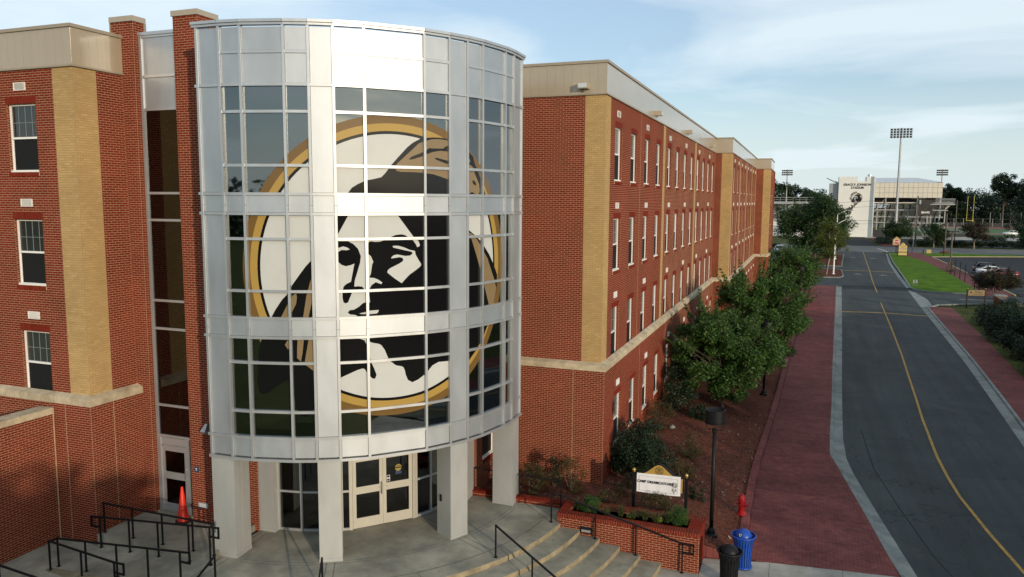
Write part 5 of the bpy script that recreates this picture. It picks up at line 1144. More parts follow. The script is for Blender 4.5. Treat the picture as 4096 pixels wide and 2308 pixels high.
q.box(cx-.06,cx+.06,-.0545,-.0535,cz-.052,cz-.042,0,SM); q.box(cx-.055,cx+.055,-.0545,-.0535,cz+.022,cz+.034,0,SM); q.face([SM @ Vector((cx-.055,-.054,cz+.036)),SM @ Vector((cx+.055,-.054,cz+.036)),SM @ Vector((cx,-.054,cz+.062))]); q.box(cx-.19,cx-.182,-.0535,-.0525,cz+.05,cz+.10,0,SM)
random.seed(5)
for k in range(30):
    if k in (0, 15): continue
    t = k*math.pi/15; w = random.uniform(.006,.010); q.face([SM @ Vector((cx+r*math.cos(t+s),-.0535,cz+r*math.sin(t+s))) for r, s in ((.085,-.05),(.113,-.05),(.113,.05),(.085,.05))][::-1])
q.build('seal', m_ink, board)
q = MB(); nx, nz = 24, 10; bx0, bx1 = .105, SL-.17
bw = lambda u: .006*math.sin(u*9)+.004*math.sin(u*23+1); zb_ = lambda u: -.585-.02*math.sin(u*3.14); 
for i in range(nx+1):
    for j in range(nz+1):
        u, v = i/nx, j/nz; z = (.035+.02*u)*(1-v)+zb_(u)*v; q.v.append(tuple(SM @ Vector((bx0+(bx1-bx0)*u, -.062-.004-bw(u)*(.3+v*.7), z))))
for i in range(nx):
    for j in range(nz): a = i*(nz+1)+j; q.f.append((a, a+1, a+nz+2, a+nz+1)); q.m.append(0)
ban = q.build('banner', m_vinyl, sg, smooth=True)
q = MB(); yb = -.082
for (a, b, c, d) in ((.19,SL-.255,-.045,-.038),(.19,SL-.255,-.520,-.513),(.19,.196,-.513,-.045),(SL-.261,SL-.255,-.513,-.045)): q.box(a,b,yb-.001,yb,c,d,0,SM)
q.build('banner_border', m_grey_ink, ban)
text_obj('banner_text', 'CAMP DREAMCATCHER', .118, m_ink, ban, SM @ Matrix.Translation((.71,-.084,-.225)) @ UP, .0032, .84, 1.12)
q = MB(); cx, cz = SL-.36, -.235
for r0, r1 in ((.088,.081),(.066,.061),(.046,.042),(.026,.022)):
    for k in range(24):
        a, b = k*math.pi/12, (k+1)*math.pi/12; wv = .004*(k % 2); q.face([SM @ Vector((cx+r*math.cos(t),-.0845,cz+r*math.sin(t))) for r, t in ((r1,a),(r0+wv,a),(r0+wv,b),(r1,b))][::-1])
for k in range(12): t = k*math.pi/6; q.face([SM @ Vector((cx+r*math.cos(t+s),-.0845,cz+r*math.sin(t+s))) for r, s in ((.02,-.05),(.082,-.012),(.082,.012),(.02,.05))][::-1])
for dx, l in ((-.06,.16),(-.01,.24),(.05,.15)):
    q.face([SM @ Vector((cx+dx+a,-.0845,cz-.09-b*l)) for a, b in ((0,0),(-.014,.5),(0,1),(.016,.5))])
q.build('banner_print', mat('brown grey print', (.12,.105,.09), .6, var=.4, scale=40), ban)

# ---- lamp posts
def lamp_post():
    t = thing('lamp_post', 'x', 'lamp', (0,0,0), 'black drum headed lamp posts along the shrub bed')
    q = MB(); q.tube([(0,0,.1),(0,0,3.40)], .062, 14); q.build('pole', m_black, t, True)
    q = MB(); q.lathe([(.19,-.25),(.20,.06),(.13,.10),(.11,.22),(.075,.26),(.065,.30)], (0,0,0), 16); q.lathe([(.065,3.3),(.085,3.34),(.085,3.42),(.04,3.46)], (0,0,0), 12); q.build('base', m_black, t)
    q = MB(); q.tube([(-.25,0,3.66),(-.25,0,3.46),(-.22,0,3.42),(.22,0,3.42),(.25,0,3.46),(.25,0,3.66)], .017, 6); q.build('bracket', m_black, t)
    q = MB(); q.lathe([(.285,3.62),(.315,3.63),(.315,3.655),(.30,3.66),(.315,3.668),(.315,3.69),(.30,3.695),(.315,3.70),(.315,3.73),(.31,3.735),(.312,4.02),(.318,4.03),(.318,4.05),(.30,4.055),(.26,4.00),(.14,3.93),(.0001,3.915)], (0,0,0), 28); q.build('lamp_head', m_black, t)
    return t
lp = lamp_post()
LAMPS = [((4.12,-1.99,-1.62), 'black drum headed lamp post right behind the end of the brick planter'), ((4.7,17.5,-1.66), 'black lamp post half hidden by the nearest pair of young trees'), ((5.3,36.9,-1.70), 'black lamp post standing just past the young trees, head within the leaves'),
         ((6.2,57.1,-1.72), 'black lamp post near the far end of the pavement, its head clear of the leaves'), ((6.7,76.1,-1.74), 'farthest black lamp post in the row, by the side road corner')]
for k, (p, l) in enumerate(LAMPS): o = lp if k == 0 else copy_tree(lp); o.location = p; o['label'] = l
# ---- bins
def bin_(label, x, y, m, dome_open):
    t = thing('litter_bin', label, 'bin', (x, y, WZ), 'slatted litter bins by the planter')
    prof = [(.245,.06),(.25,.40),(.265,.70),(.30,.86),(.345,.985)]
    for k in range(22):
        a = 2*math.pi*k/22; q = MB(); w = .055
        for (r0, z0), (r1, z1) in zip(prof, prof[1:]):
            P = []
            for r, z, s in ((r0,z0,-1),(r0,z0,1),(r1,z1,1),(r1,z1,-1)): da = s*w/2/.27; P.append((x+r*math.cos(a+da), y+r*math.sin(a+da), WZ+z))
            q.face(P); q.face([(x+(px-x)*.97, y+(py-y)*.97, pz) for px, py, pz in P][::-1])
        q.build('slat', m, t)
    q = MB()
    for r, z, h in ((.252,.05,.03),(.345,.985,.022),(.33,.955,.012)): q.tube([(x+r*math.cos(2*math.pi*k/28), y+r*math.sin(2*math.pi*k/28), WZ+z) for k in range(29)], h, 6, caps=False)
    q.build('hoop', m, t, True)
    q = MB(); q.lathe([(.20,.05),(.21,.9),(.18,.9),(.17,.1),(.0001,.1)], (x,y,WZ), 18); q.build('liner', mat('bin liner', (.02,.02,.022), .6, var=.3), t)
    q = MB(); q.lathe([(.315,.90),(.30,.885),(.255,.89),(.25,.93)]+[(.25*math.cos(a*math.pi/16), .93+.235*math.sin(a*math.pi/16)) for a in range(1,8)]+[(.0001,1.165)], (x,y,WZ), 24); lid = q.build('lid', m, t, True)
    q = MB(); a0 = R_(dome_open)
    for i in range(4):
        for j in range(3):
            P = []
            for da, e in ((i,j),(i+1,j),(i+1,j+1),(i,j+1)):
                a = a0+(da-2)*.20; el = .08+e*.24; r = .2535; P.append((x+r*math.cos(a)*math.cos(el), y+r*math.sin(a)*math.cos(el), WZ+.93+.238*math.sin(el)))
            q.face(P)
    q.build('lid_opening', mat('bin opening', (.004,.004,.004), .9, var=.2), lid)
    return t, lid
b1, l1 = bin_('black slatted litter bin with a domed lid in front of the blue one', 4.88, -4.35, m_black, 40)
b2, l2 = bin_('bright blue slatted recycling bin with a domed lid on the pavement corner', 5.16, -3.12, m_blue, 20)
q = MB(); n = Vector((-.30,-.80,.5)).normalized(); c = Vector((5.16,-3.12,WZ+.93))+Vector((n.x*.255,n.y*.255,n.z*.24)); ux = n.cross(Vector((0,0,1))).normalized(); uy = ux.cross(n)
q.face([c+(ux*math.cos(k*.3142)+uy*math.sin(k*.3142))*.062 for k in range(20)])
for k in range(3):
    a = k*2.094+.5; e = c+n*.002+(ux*math.cos(a)+uy*math.sin(a))*.028; s1 = (ux*math.cos(a+1.57)+uy*math.sin(a+1.57)); s2 = (ux*math.cos(a)+uy*math.sin(a)); q.face([e-s1*.022-s2*.008, e+s1*.012-s2*.008, e+s1*.026+s2*.002, e+s1*.012+s2*.012, e-s1*.022+s2*.006], 1)
q.build('recycling_mark', [m_ink, m_whitep], l2)
# ---- hydrant
hx, hy, hz_ = 4.86, .33, mz(4.86, .33)-.02
hd = thing('fire_hydrant', 'red fire hydrant standing in the mulch beside the red pavement', 'hydrant', (hx,hy,hz_))
q = MB(); q.lathe([(.15,0),(.15,.05),(.11,.06),(.105,.46),(.135,.47),(.135,.51),(.115,.52)], (hx,hy,hz_), 16); q.build('barrel', m_hyd, hd)
q = MB(); q.lathe([(.125,.52),(.125,.55),(.115,.60),(.08,.67),(.035,.69),(.03,.74),(.0001,.745)], (hx,hy,hz_), 16); q.build('bonnet', m_hyd, hd)
for d, r, l in (((1,-.2,0),.075,.20),((-1,.2,0),.05,.16),((-.2,-1,0),.055,.17)):
    d = Vector(d).normalized(); c = Vector((hx,hy,hz_+.37)); q = MB(); q.tube([c+d*.08,c+d*(l-.03)], r*.8, 10); q.tube([c+d*(l-.03),c+d*l], r, 10); q.tube([c+d*l,c+d*(l+.025)], .02, 5); q.build('nozzle_cap', m_hyd, hd)
# ---- cone
cx, cy, cz = -10.58, -8.55, -.87
co = thing('traffic_cone', 'tall red orange traffic cone on a black base in front of the stair door', 'cone', (cx,cy,cz))
q = MB(); q.lathe([(.175,.045),(.165,.07),(.035,1.06),(.033,1.085),(.0001,1.087)], (cx,cy,cz), 20); q.build('cone_body', m_cone, co, True)
q = MB(); q.prism([(cx+.24*math.cos(a*.785+.39), cy+.24*math.sin(a*.785+.39)) for a in range(8)], cz, cz+.045); q.build('cone_base', m_rubber, co)

# ================================================================== VEGETATION
def leaf_cloud(centres, radii, n, size, flat=.5, droop=.0, aspect=.42):
    """n leaf quads spread through ellipsoidal clumps (numpy)."""
    C = np.array(centres, float); Rr = np.array(radii, float)
    if Rr.ndim == 1: Rr = np.repeat(Rr[:,None], 3, 1)
    vol = Rr.prod(1)**.75; idx = rng.choice(len(C), n, p=vol/vol.sum())
    d = rng.normal(size=(n,3)); d /= np.linalg.norm(d,axis=1)[:,None]; r = rng.random(n)**(1/2.1)
    P = C[idx]+d*Rr[idx]*r[:,None]
    ax = rng.normal(size=(n,3)); ax[:,2] = ax[:,2]*flat-droop; ax += d*.55; ax /= np.linalg.norm(ax,axis=1)[:,None]
    nr = rng.normal(size=(n,3))+np.array([0,0,1.0]); sd_ = np.cross(ax,nr); sd_ /= np.linalg.norm(sd_,axis=1)[:,None]+1e-9
    L = size*rng.uniform(.6,1.35,n)[:,None]; W = L*aspect
    V = np.stack([P-ax*L*.5, P+sd_*W*.5+ax*L*.02, P+ax*L*.5, P-sd_*W*.5+ax*L*.02], 1)
    return V.reshape(-1,3), np.arange(4*n).reshape(-1,4), np.repeat(rng.random(n), 4)
def crown_obj(name, clumps, n, size, m, parent, **kw):
    V, F, r = leaf_cloud([c[0] for c in clumps], [c[1] for c in clumps], n, size, **kw)
    return link(name, np_mesh(name, V, F, m, r), parent)
def clumps_in(c, R3, n, rmin, rmax, hollow=.35, seed=0, zmin=None):
    g = np.random.default_rng(seed); out = []
    while len(out) < n:
        d = g.normal(size=3); d /= np.linalg.norm(d); r = hollow+(1-hollow)*g.random()**.6
        p = np.array(c)+d*np.array(R3)*r
        if zmin is not None and p[2] < zmin: continue
        k = g.uniform(rmin,rmax); out.append((tuple(p), (k, k, k*.8)))
    return out
def limbs(q, base, clumps, r0, frac=.5, seed=1, zfork=None):
    g = random.Random(seed); b = Vector(base)
    for c, k in clumps:
        c = Vector(c); m_ = b.lerp(c, .5)+Vector((g.uniform(-.1,.1),g.uniform(-.1,.1),.08))*(c-b).length; q.tube([b+Vector((g.uniform(-.03,.03),g.uniform(-.03,.03),0)), m_, c], [r0, r0*.55, r0*.18], 5, caps=False)
def tree(label, x, y, z, cr, trunk_h, rad, m_leaf, m_tr, nclump, nleaf, lsize, krange, group, seed, hollow=.35, flat=.5, droop=.0, stems=1, zmin=None, cat='tree', sprigs=0):
    """cr: crown centre height above ground, (rx,ry,rz)."""
    t = thing('broadleaf_tree', label, cat, (x,y,z), group)
    ch, R3 = cr; c = (x, y, z+ch); cl = clumps_in(c, R3, nclump, krange[0], krange[1], hollow, seed, zmin)
    g = random.Random(seed)
    if sprigs:                                # long upright shoots break the outline
        for k in range(sprigs):
            a = g.uniform(0, 6.283); e = g.uniform(.1, 1.2); d = Vector((math.cos(a)*math.cos(e), math.sin(a)*math.cos(e), math.sin(e))); p = Vector(c)+Vector((d.x*R3[0], d.y*R3[1], d.z*R3[2]))
            d = (d+Vector((0,0,.55))).normalized()
            for s in range(6): w = p+d*(.085*s)*max(R3)*.9; cl.append((tuple(w), (krange[0]*(.52-.075*s),)*3))
    for s in range(stems):
        ox = 0 if stems == 1 else g.uniform(-.3,.3); oy = 0 if stems == 1 else g.uniform(-.3,.3)
        q = MB(); tp = (x+ox*2+g.uniform(-.1,.1), y+oy*2, z+trunk_h); q.tube([(x+ox*.4,y+oy*.4,z-.15),(x+ox*.5,y+oy*.5,z+.02*trunk_h),(x+ox+g.uniform(-.06,.06),y+oy,z+trunk_h*.5),tp], [rad*1.5, rad*1.1, rad*.9, rad*.72], 9)
        q.tube([tp, (c[0]+ox, c[1]+oy, c[2]+R3[2]*.55)], [rad*.72, rad*.15], 7)
        q.build('trunk', m_tr, t, True)
        if s == 0: first = tp
    q = MB(); limbs(q, first, cl[::2], rad*.30, seed=seed); q.build('limbs', m_bark, t)
    crown_obj('crown', cl, nleaf, lsize, m_leaf, t, flat=flat, droop=droop)
    return t
YT = 'young street trees in the mulch bed'
tree('nearest young cherry tree, bushy dark green, in the mulch bed beside the wing', 2.95, 13.0, mz(2.75,13), (2.7,(2.75,2.6,2.25)), 1.0, .075, L_cherry, m_birch, 150, 52000, .16, (.32,.62), YT, 3, .25, droop=.55, sprigs=20)
tree('second young cherry tree with tall shoots, crown merging behind the nearest one', 4.1, 20.0, mz(4.1,20), (3.8,(2.6,2.7,2.7)), 1.2, .08, L_cherry, m_birch, 150, 46000, .165, (.32,.62), YT, 8, .25, droop=.55, sprigs=20)
tree('third young cherry tree farther along, low and round beside the last lamp posts', 5.0, 66, -1.72, (2.9,(3.1,3.0,2.3)), 1.2, .09, L_cherry, m_birch, 70, 20000, .25, (.6,1.1), YT, 12, .25, droop=.5, sprigs=14)
tree('big dark oak beyond the side road, left of the white stadium wall', 8.2, 138, -1.95, (6.5,(6.6,6.3,5.4)), 2.8, .32, L_oak, m_bark, 95, 34000, .46, (1.2,2.3), None, 21, .3, sprigs=9)
tree('slender yellow green tree with pale twin stems on the planting island', 9.5, 98.4, -1.95, (5.6,(1.7,1.7,3.0)), 2.5, .09, L_birch, m_birch, 50, 9500, .23, (.38,.75), None, 25, .2, stems=2, sprigs=7)
tree('second yellow green tree directly behind the twin stemmed one on the island', 10.9, 107, -1.95, (5.0,(2.2,2.1,2.9)), 2.2, .08, L_birch, m_birch, 40, 5500, .23, (.4,.8), None, 29, .2, sprigs=5)
tree('wide yellow green tree overhanging the road by the stadium drive corner', 12.2, 141, -1.95, (4.9,(3.2,3.0,3.2)), 2.2, .12, L_birch, m_bark, 44, 6500, .30, (.6,1.1), None, 33, .2, sprigs=5)
tree('dark crape myrtle with several leaning stems by the police sign', 27.0, 75.5, -1.98, (2.15,(2.5,2.2,.95)), .9, .07, L_crape, m_copperbark, 54, 16000, .19, (.5,.85), None, 37, .2, stems=4, sprigs=9)
ST_ = 'round trees in front of the stadium'
tree('round dark tree in front of the stadium beside the tall light pole', 29.8, 205, -2.05, (3.5,(3.6,3.4,2.7)), 1.6, .2, L_oak, m_birch, 48, 7500, .42, (.8,1.5), ST_, 41, .2, sprigs=4)
tree('round dark tree by the stadium hedge, right of the wooden utility pole', 35.6, 186, -2.05, (3.7,(3.0,2.9,2.4)), 1.7, .13, L_oak, m_birch, 40, 6000, .38, (.7,1.2), ST_, 43, .2, sprigs=4)
tree('round topped crape myrtle with a pale trunk near the running track', 44.6, 188.6, -2.05, (4.2,(3.1,3.0,2.3)), 2.1, .18, L_crape, m_birch, 40, 6000, .36, (.7,1.2), ST_, 47, .2, sprigs=4)
tree('large spreading cedar cut by the right edge beyond the parking lot', 50.0, 164.5, -2.0, (5.2,(4.6,4.2,4.4)), 3.0, .28, L_pine, m_bark, 60, 11000, .34, (.6,1.2), None, 51, .2, flat=.3, sprigs=10)
def shrub(label, x, y, z, R3, m_leaf, n, size, krange, group, seed, ncl=22, aspect=.42, zc=.75, sprigs=0):
    t = thing('shrub', label, 'shrub', (x,y,z), group)
    cl = clumps_in((x,y,z+R3[2]*zc), R3, ncl, krange[0], krange[1], .35, seed, zmin=z+.05); g = random.Random(seed)
    for k in range(sprigs):
        a = g.uniform(0,6.283); cl.append(((x+math.cos(a)*R3[0]*.6, y+math.sin(a)*R3[1]*.6, z+R3[2]*(zc+.95)+g.uniform(0,.12)), (krange[0]*.45,)*3))
    q = MB(); limbs(q, (x,y,z-.05), cl[::3], .022, seed=seed); q.build('stems', m_bark, t)
    crown_obj('foliage', cl, n, size, m_leaf, t, aspect=aspect); return t
SH = 'shrubs along the brick wall'
shrub('big glossy dark holly bush at the corner of the long wing behind the sign', 1.18, 1.55, mz(1.2,1.5)-.05, (1.12,1.15,1.05), L_holly, 15000, .088, (.28,.50), SH, 61, 44, .55, sprigs=5)
shrub('loose olive shrub just right of the big holly bush', 2.55, 4.3, mz(2.55,4.3), (.52,.5,.55), L_olive, 2600, .06, (.14,.28), SH, 62)
shrub('smaller olive shrub between the holly bush and the sign', 2.6, 1.9, mz(2.6,1.9), (.5,.5,.42), L_olive, 2300, .06, (.14,.26), SH, 63)
shrub('bronze tinted shrub against the wall below the second window', .85, 7.3, mz(.85,7.3), (.55,.6,.72), L_olive, 2600, .07, (.16,.30), SH, 64)
shrub('tall dark holly bush against the wall behind the bronze shrub', 1.1, 11.0, mz(1.1,11), (.85,1.4,1.25), L_holly, 5200, .095, (.28,.5), SH, 65, 26, .55)
shrub('low dark holly bush out in the mulch under the nearest tree', 2.2, 10.0, mz(2.2,10), (.45,.45,.5), L_holly, 1700, .085, (.16,.28), SH, 66, 14, .55)
shrub('dark holly bush against the wall beside the third ground floor window', .95, 14.5, mz(.95,14.5), (.7,1.1,1.3), L_holly, 3400, .1, (.26,.45), SH, 67, 22, .55)
shrub('dark holly mass deep along the wall behind the two near trees', 1.2, 19.5, mz(1.2,19.5), (.8,1.7,1.1), L_holly, 3600, .1, (.28,.5), SH, 68, 22, .55)
shrub('olive shrub in the bed beside the right hand tower column', -1.85, -1.95, mz(-1.85,-1.95), (.62,.5,.55), L_olive, 2600, .06, (.15,.28), SH, 69, sprigs=4)
shrub('thin bronze shrub in front of the end wall of the long wing', -.65, -1.3, mz(-.65,-1.3), (.5,.5,.72), L_olive, 2400, .06, (.15,.27), SH, 70, sprigs=7)
shrub('small dark green shrub behind the guard rail near the end wall', -1.3, -1.1, mz(-1.3,-1.1), (.3,.3,.55), L_holly, 900, .07, (.1,.2), SH, 71, 10)
shrub('low olive shrub behind the left end of the planter', .75, -1.85, mz(.75,-1.85), (.36,.34,.3), L_olive, 1400, .055, (.1,.2), SH, 72, 12)
shrub('olive shrub left of the campus sign post', 1.0, -.75, mz(1,-.75), (.38,.36,.42), L_olive, 1500, .055, (.12,.22), SH, 73, 12)
shrub('wide olive shrub under the campus sign banner', 2.4, -1.75, mz(2.4,-1.75), (.62,.36,.42), L_olive, 2400, .055, (.14,.25), SH, 74, 18)
shrub('little dark shrub just right of the campus sign', 3.35, .6, mz(3.35,.6), (.3,.28,.3), L_holly, 800, .07, (.1,.18), SH, 75, 9)
shrub('small shrub at the foot of the wing by the guard rail gap', -3.05, -1.6, mz(-3,-1.6), (.3,.3,.5), L_holly, 800, .07, (.12,.2), SH, 78, 9)
PB = 'clipped boxwood balls in the planter'
shrub('clipped bright green boxwood ball at the left end of the planter', .62, -3.42, -.84, (.30,.27,.29), L_box, 5200, .035, (.10,.15), PB, 76, 26, zc=.85)
shrub('clipped bright green boxwood ball at the right end of the planter', 3.33, -3.42, -.84, (.31,.27,.29), L_box, 5200, .035, (.10,.15), PB, 77, 26, zc=.85)
def tuft(q, x, y, z, n, h, spread, seed):
    g = random.Random(seed)
    for k in range(n):
        a = g.uniform(0,6.283); l = h*g.uniform(.6,1.1); s = spread*g.uniform(.3,1); bx, by = x+g.uniform(-.06,.06), y+g.uniform(-.06,.06); w = .006; ca, sa = math.cos(a), math.sin(a)
        P = [(bx,by,z),(bx+ca*s*.35,by+sa*s*.35,z+l*.75),(bx+ca*s,by+sa*s,z+l*(.85 if g.random() < .6 else .6))]
        q.face([(P[0][0]-sa*w,P[0][1]+ca*w,P[0][2]),(P[0][0]+sa*w,P[0][1]-ca*w,P[0][2]),(P[1][0]+sa*w,P[1][1]-ca*w,P[1][2]),(P[1][0]-sa*w,P[1][1]+ca*w,P[1][2])]); q.face([(P[1][0]-sa*w,P[1][1]+ca*w,P[1][2]),(P[1][0]+sa*w,P[1][1]-ca*w,P[1][2]),P[2]])
def rnd_attr(o, per=7):
    me = o.data; n = len(me.vertices); a = me.attributes.new('rnd','FLOAT','POINT'); a.data.foreach_set('value', np.repeat(rng.random(n//per+1), per)[:n].astype(np.float32))
for k, (x, y) in enumerate(((.20,-3.35),(1.15,-3.5),(1.55,-3.35),(1.95,-3.5),(2.3,-3.38),(2.65,-3.5),(2.95,-3.3))):
    t = q = MB(); tuft(q, x, y, -.86, 90, .40, .34, 100+k); o = q.build('ornamental_grass', L_grass); rnd_attr(o)
    tag(o, ['tuft of ornamental grass at the far left end of the planter','grass tuft right of the left boxwood ball','grass tuft behind the front cap, second along the planter','grass tuft in the middle of the planter','grass tuft just right of the planter middle','grass tuft nearing the right boxwood ball','grass tuft touching the right boxwood ball'][k], 'grass', 'ornamental grass tufts in the planter')
for k, (x, y, z) in enumerate(((1.85,-3.4,-.9),(2.75,-3.42,-.9))):
    V, F, r = leaf_cloud([(x,y,z+.12)], [.11], 60, .07, aspect=.8); o = link('leafy_plant', np_mesh('leafy_plant', V, F, mat_leaf('lime leaves %d' % k, [(.16,.22,.02),(.25,.30,.03)], .3), r)); tag(o, ['lime green leafy plant in the middle of the planter','lime green leafy plant toward the right end of the planter'][k], 'plant', 'lime plants in the planter')
for k, (x, y, s) in enumerate(((1.3,7.9,.15),(1.55,13.8,.2))):
    bm = bmesh.new(); bmesh.ops.create_icosphere(bm, subdivisions=2, radius=s)
    for v in bm.verts: v.co *= 1+random.uniform(-.18,.18); v.co.z *= .6
    me = bpy.data.meshes.new('boulder'); bm.to_mesh(me); bm.free(); me.materials.append(m_galv if False else m_kerb); o = link('boulder', me); o.location = (x, y, mz(x,y)+.04); tag(o, ['pale boulder in the mulch beside the bronze shrub','pale boulder in the mulch near the trunk of the nearest tree'][k], 'rock', 'boulders in the mulch bed')
FS = 'clipped dark hedges beside the far pavement'
for k, (l, x, y, R3) in enumerate((('nearest big clipped dark shrub at the right edge of the picture', 21.7, 30.5, (2.1,2.7,1.75)), ('second clipped dark shrub beside the far pavement', 21.8, 37, (2.1,2.7,1.75)), ('third clipped dark shrub beside the far pavement', 22.2, 44, (2.0,2.6,1.65)), ('farthest clipped dark shrub, just below the police sign', 22.9, 51.5, (1.9,2.5,1.5)), ('dark shrub behind the hedges by the brick gate pier', 25.2, 46, (1.9,2.6,1.7)), ('dark shrub at the far right behind the nearest hedge', 25.3, 35, (2.2,3,1.8)))):
    shrub(l, x, y, -2.0, R3, L_hedge, 20000, .13, (.6,.95), FS, 80+k, 34, .6, zc=.72)
q = MB(); 
for k in range(130):
    y = 24+k*.33; tuft(q, inner(y)+.35+random.random()*1.2, y, -1.98, 9, .28, .25, 500+k)
o = q.build('border_grass', L_grass); rnd_attr(o); stuff(o)
# ================================================================== BEYOND THE ROAD
def post_sign(label, xa, ya, xb, yb, z0, zb, zt, ztop, cat='sign'):
    t = thing('road_sign', label, cat, ((xa+xb)/2, (ya+yb)/2, z0)); A = Vector((xa,ya,0)); B = Vector((xb,yb,0)); d = (B-A).normalized(); n = Vector((d.y,-d.x,0)); L = (B-A).length
    M = Matrix((d, -n, Vector((0,0,1)))).transposed().to_4x4(); M.translation = A
    for u in (0, L):
        q = MB(); q.box(u-.06,u+.06,-.06,.06,z0-.2,ztop,0,M); p = q.build('post', m_black, t)
        q = MB(); q.lathe([(.03,0),(.075,.06),(.075,.10),(.0001,.17)], M @ Vector((u,0,ztop)), 10); q.build('finial', m_ball, p)
    return t, M, L
t, M, L = post_sign('brown police direction sign on two black posts beside the driveway', 22.25, 64.6, 23.95, 65.0, -1.97, -.66, -.04, -.02)
q = MB(); q.box(.06,L-.06,-.03,.03,-.70,-.03,0,M); q.build('sign_frame', m_black, t)
q = MB(); q.box(.09,L-.09,-.045,-.031,-.65,-.08,0,M); b = q.build('sign_board', mat('bronze sign paint', (.20,.135,.045), .55, var=.1), t)
text_obj('lettering', 'Police', .30, m_ink, b, M @ Matrix.Translation((1.08,-.048,-.28)) @ UP, .004)
text_obj('lettering', '& Public Safety', .17, m_ink, b, M @ Matrix.Translation((.98,-.048,-.52)) @ UP, .002)
q = MB(); q.face([M @ Vector((.34+.10*math.cos(k*.5236),-.048,-.32+.10*math.sin(k*.5236))) for k in range(12)]); q.build('seal', m_ink, b)
t, M, L = post_sign('tall arched gold campus sign with three boards on the lawn near the cross street', 23.95, 147.6, 25.75, 147.9, -1.95, 0, 0, .55)
pr2 = lambda s: .30+.62*math.exp(-((s-.5)/.27)**2)
q = MB(); x0, x1 = .06, L-.06
def arch2(q, ins, y0, y1, zb_):
    P = [(x0+ins,zb_)]+[(x0+ins+(x1-x0-2*ins)*k/24, pr2(k/24)-ins) for k in range(25)]+[(x1-ins,zb_)]
    q.face([M @ Vector((x,y0,z)) for x, z in P]); n = len(P)
    for i in range(n): a, b_ = P[i], P[(i+1)%n]; q.face([M @ Vector((a[0],y0,a[1])), M @ Vector((a[0],y1,a[1])), M @ Vector((b_[0],y1,b_[1])), M @ Vector((b_[0],y0,b_[1]))])
arch2(q, 0, -.04, .04, -1.75); q.build('sign_frame', m_black, t)
m_goldb = mat('bright gold sign board', (.46,.34,.12), .5, var=.06)
q = MB(); arch2(q, .07, -.055, -.041, -.32); b = q.build('sign_board', m_goldb, t)
q = MB()
for (a, c, z) in ((.18,.48,.19),(.55,.86,.19),(.34,.50,-.08),(.53,.68,-.08)):
    for k in range(6): u0 = a+(c-a)*k/6; q.box(L*u0, L*(u0+(c-a)/6*.7), -.058, -.056, z-.07, z+.04+.05*(k == 0), 0, M)
q.face([M @ Vector((L*.5+.09*math.cos(k*.5236),-.058,.58+.09*math.sin(k*.5236))) for k in range(12)]); q.build('lettering', mat('brown sign lettering', (.16,.10,.03), .6, var=.1), b)
for z0, z1 in ((-.98,-.50),(-1.68,-1.14)): q = MB(); q.box(.10,L-.10,-.055,-.041,z0,z1,0,M); q.build('sign_board', m_goldb, t)
q = MB(); q.box(.06,L-.06,-.06,-.045,-.46,-.36,0,M); q.box(.3,.55,-.063,-.06,-.44,-.38,1,M); q.build('sign_strip', [m_galv, m_whitep], t)
# STOP sign in a gold house-shaped backing
sx, sy = 24.95, 161.2; t = thing('stop_sign', 'red stop sign on a gold house shaped backing at the cross street', 'sign', (sx,sy,-1.95))
q = MB(); q.box(sx-.07,sx+.07,sy-.05,sy+.05,-2.1,.2); q.build('post', m_black, t)
q = MB(); P = [(-.66,-.25),(.66,-.25),(.66,.85),(0,1.45),(-.66,.85)]; q.face([(sx+a,sy-.08,b_) for a, b_ in P]); q.face([(sx+a*1.12,sy-.05,(b_-.5)*1.1+.5) for a, b_ in P][::1]); 
for i in range(5): a, b_ = P[i], P[(i+1)%5]; q.face([(sx+a[0],sy-.08,a[1]),(sx+a[0],sy+.04,a[1]),(sx+b_[0],sy+.04,b_[1]),(sx+b_[0],sy-.08,b_[1])])
q.build('backing_board', m_goldb, t)
oc = lambda r: [(sx+r*math.cos(R_(22.5+45*k)), .40+r*math.sin(R_(22.5+45*k))) for k in range(8)]
q = MB(); q.face([(x,sy-.09,z) for x, z in oc(.56)],0); q.face([(x,sy-.095,z) for x, z in oc(.51)],1); f = q.build('stop_face', [m_whitep, m_stopred], t)
text_obj('lettering', 'STOP', .40, m_whitep, f, Matrix.Translation((sx,sy-.098,.40)) @ UP, .012)
# ---- posts, poles, lamp standards
def pole(name, label, cat, x, y, z0, z1, r, m, group=None):
    q = MB(); q.tube([(x,y,z0-.2),(x,y,z1)], [r,r*.8], 9); return tag(q.build(name, m), label, cat, group)
PL = ['nearest left','second','third','fourth','fifth','sixth']
for k, (x, y, h) in enumerate(((27.2,106.6,2.6),(27.25,103.6,2.5),(27.2,99.2,2.45),(27.05,94.5,2.45),(26.55,85.0,1.9),(26.95,84.6,1.9))):
    o = pole('marker_post', ['slim dark post beside the lot lamp base, farthest in the row on the lawn edge','second farthest slim dark post along the lawn edge','third slim dark post along the lawn edge','fourth slim dark post, standing in front of the white car','slim dark post left of the crape myrtle crown','slim dark post just under the crape myrtle crown'][k], 'post', x, y, -1.95, -1.95+h, .055, m_black, 'dark posts along the lawn edge')
t = thing('lot_lamp', 'dark wooden looking lot lamp pole on a concrete base beside the red path', 'lamp', (28.05,113,-1.95))
q = MB(); q.tube([(28.05,113,-2.1),(28.05,113,4.3)], [.16,.13], 10); q.build('pole', m_wood, t); q = MB(); q.box(27.6,28.5,112.6,113.4,-2.1,-1.35); q.box(27.75,28.35,112.75,113.25,-1.35,-.4); q.build('base', m_bark, t); q = MB(); q.box(27.8,28.9,112.7,113.3,4.25,4.5); q.build('lamp_head', m_dark, t)
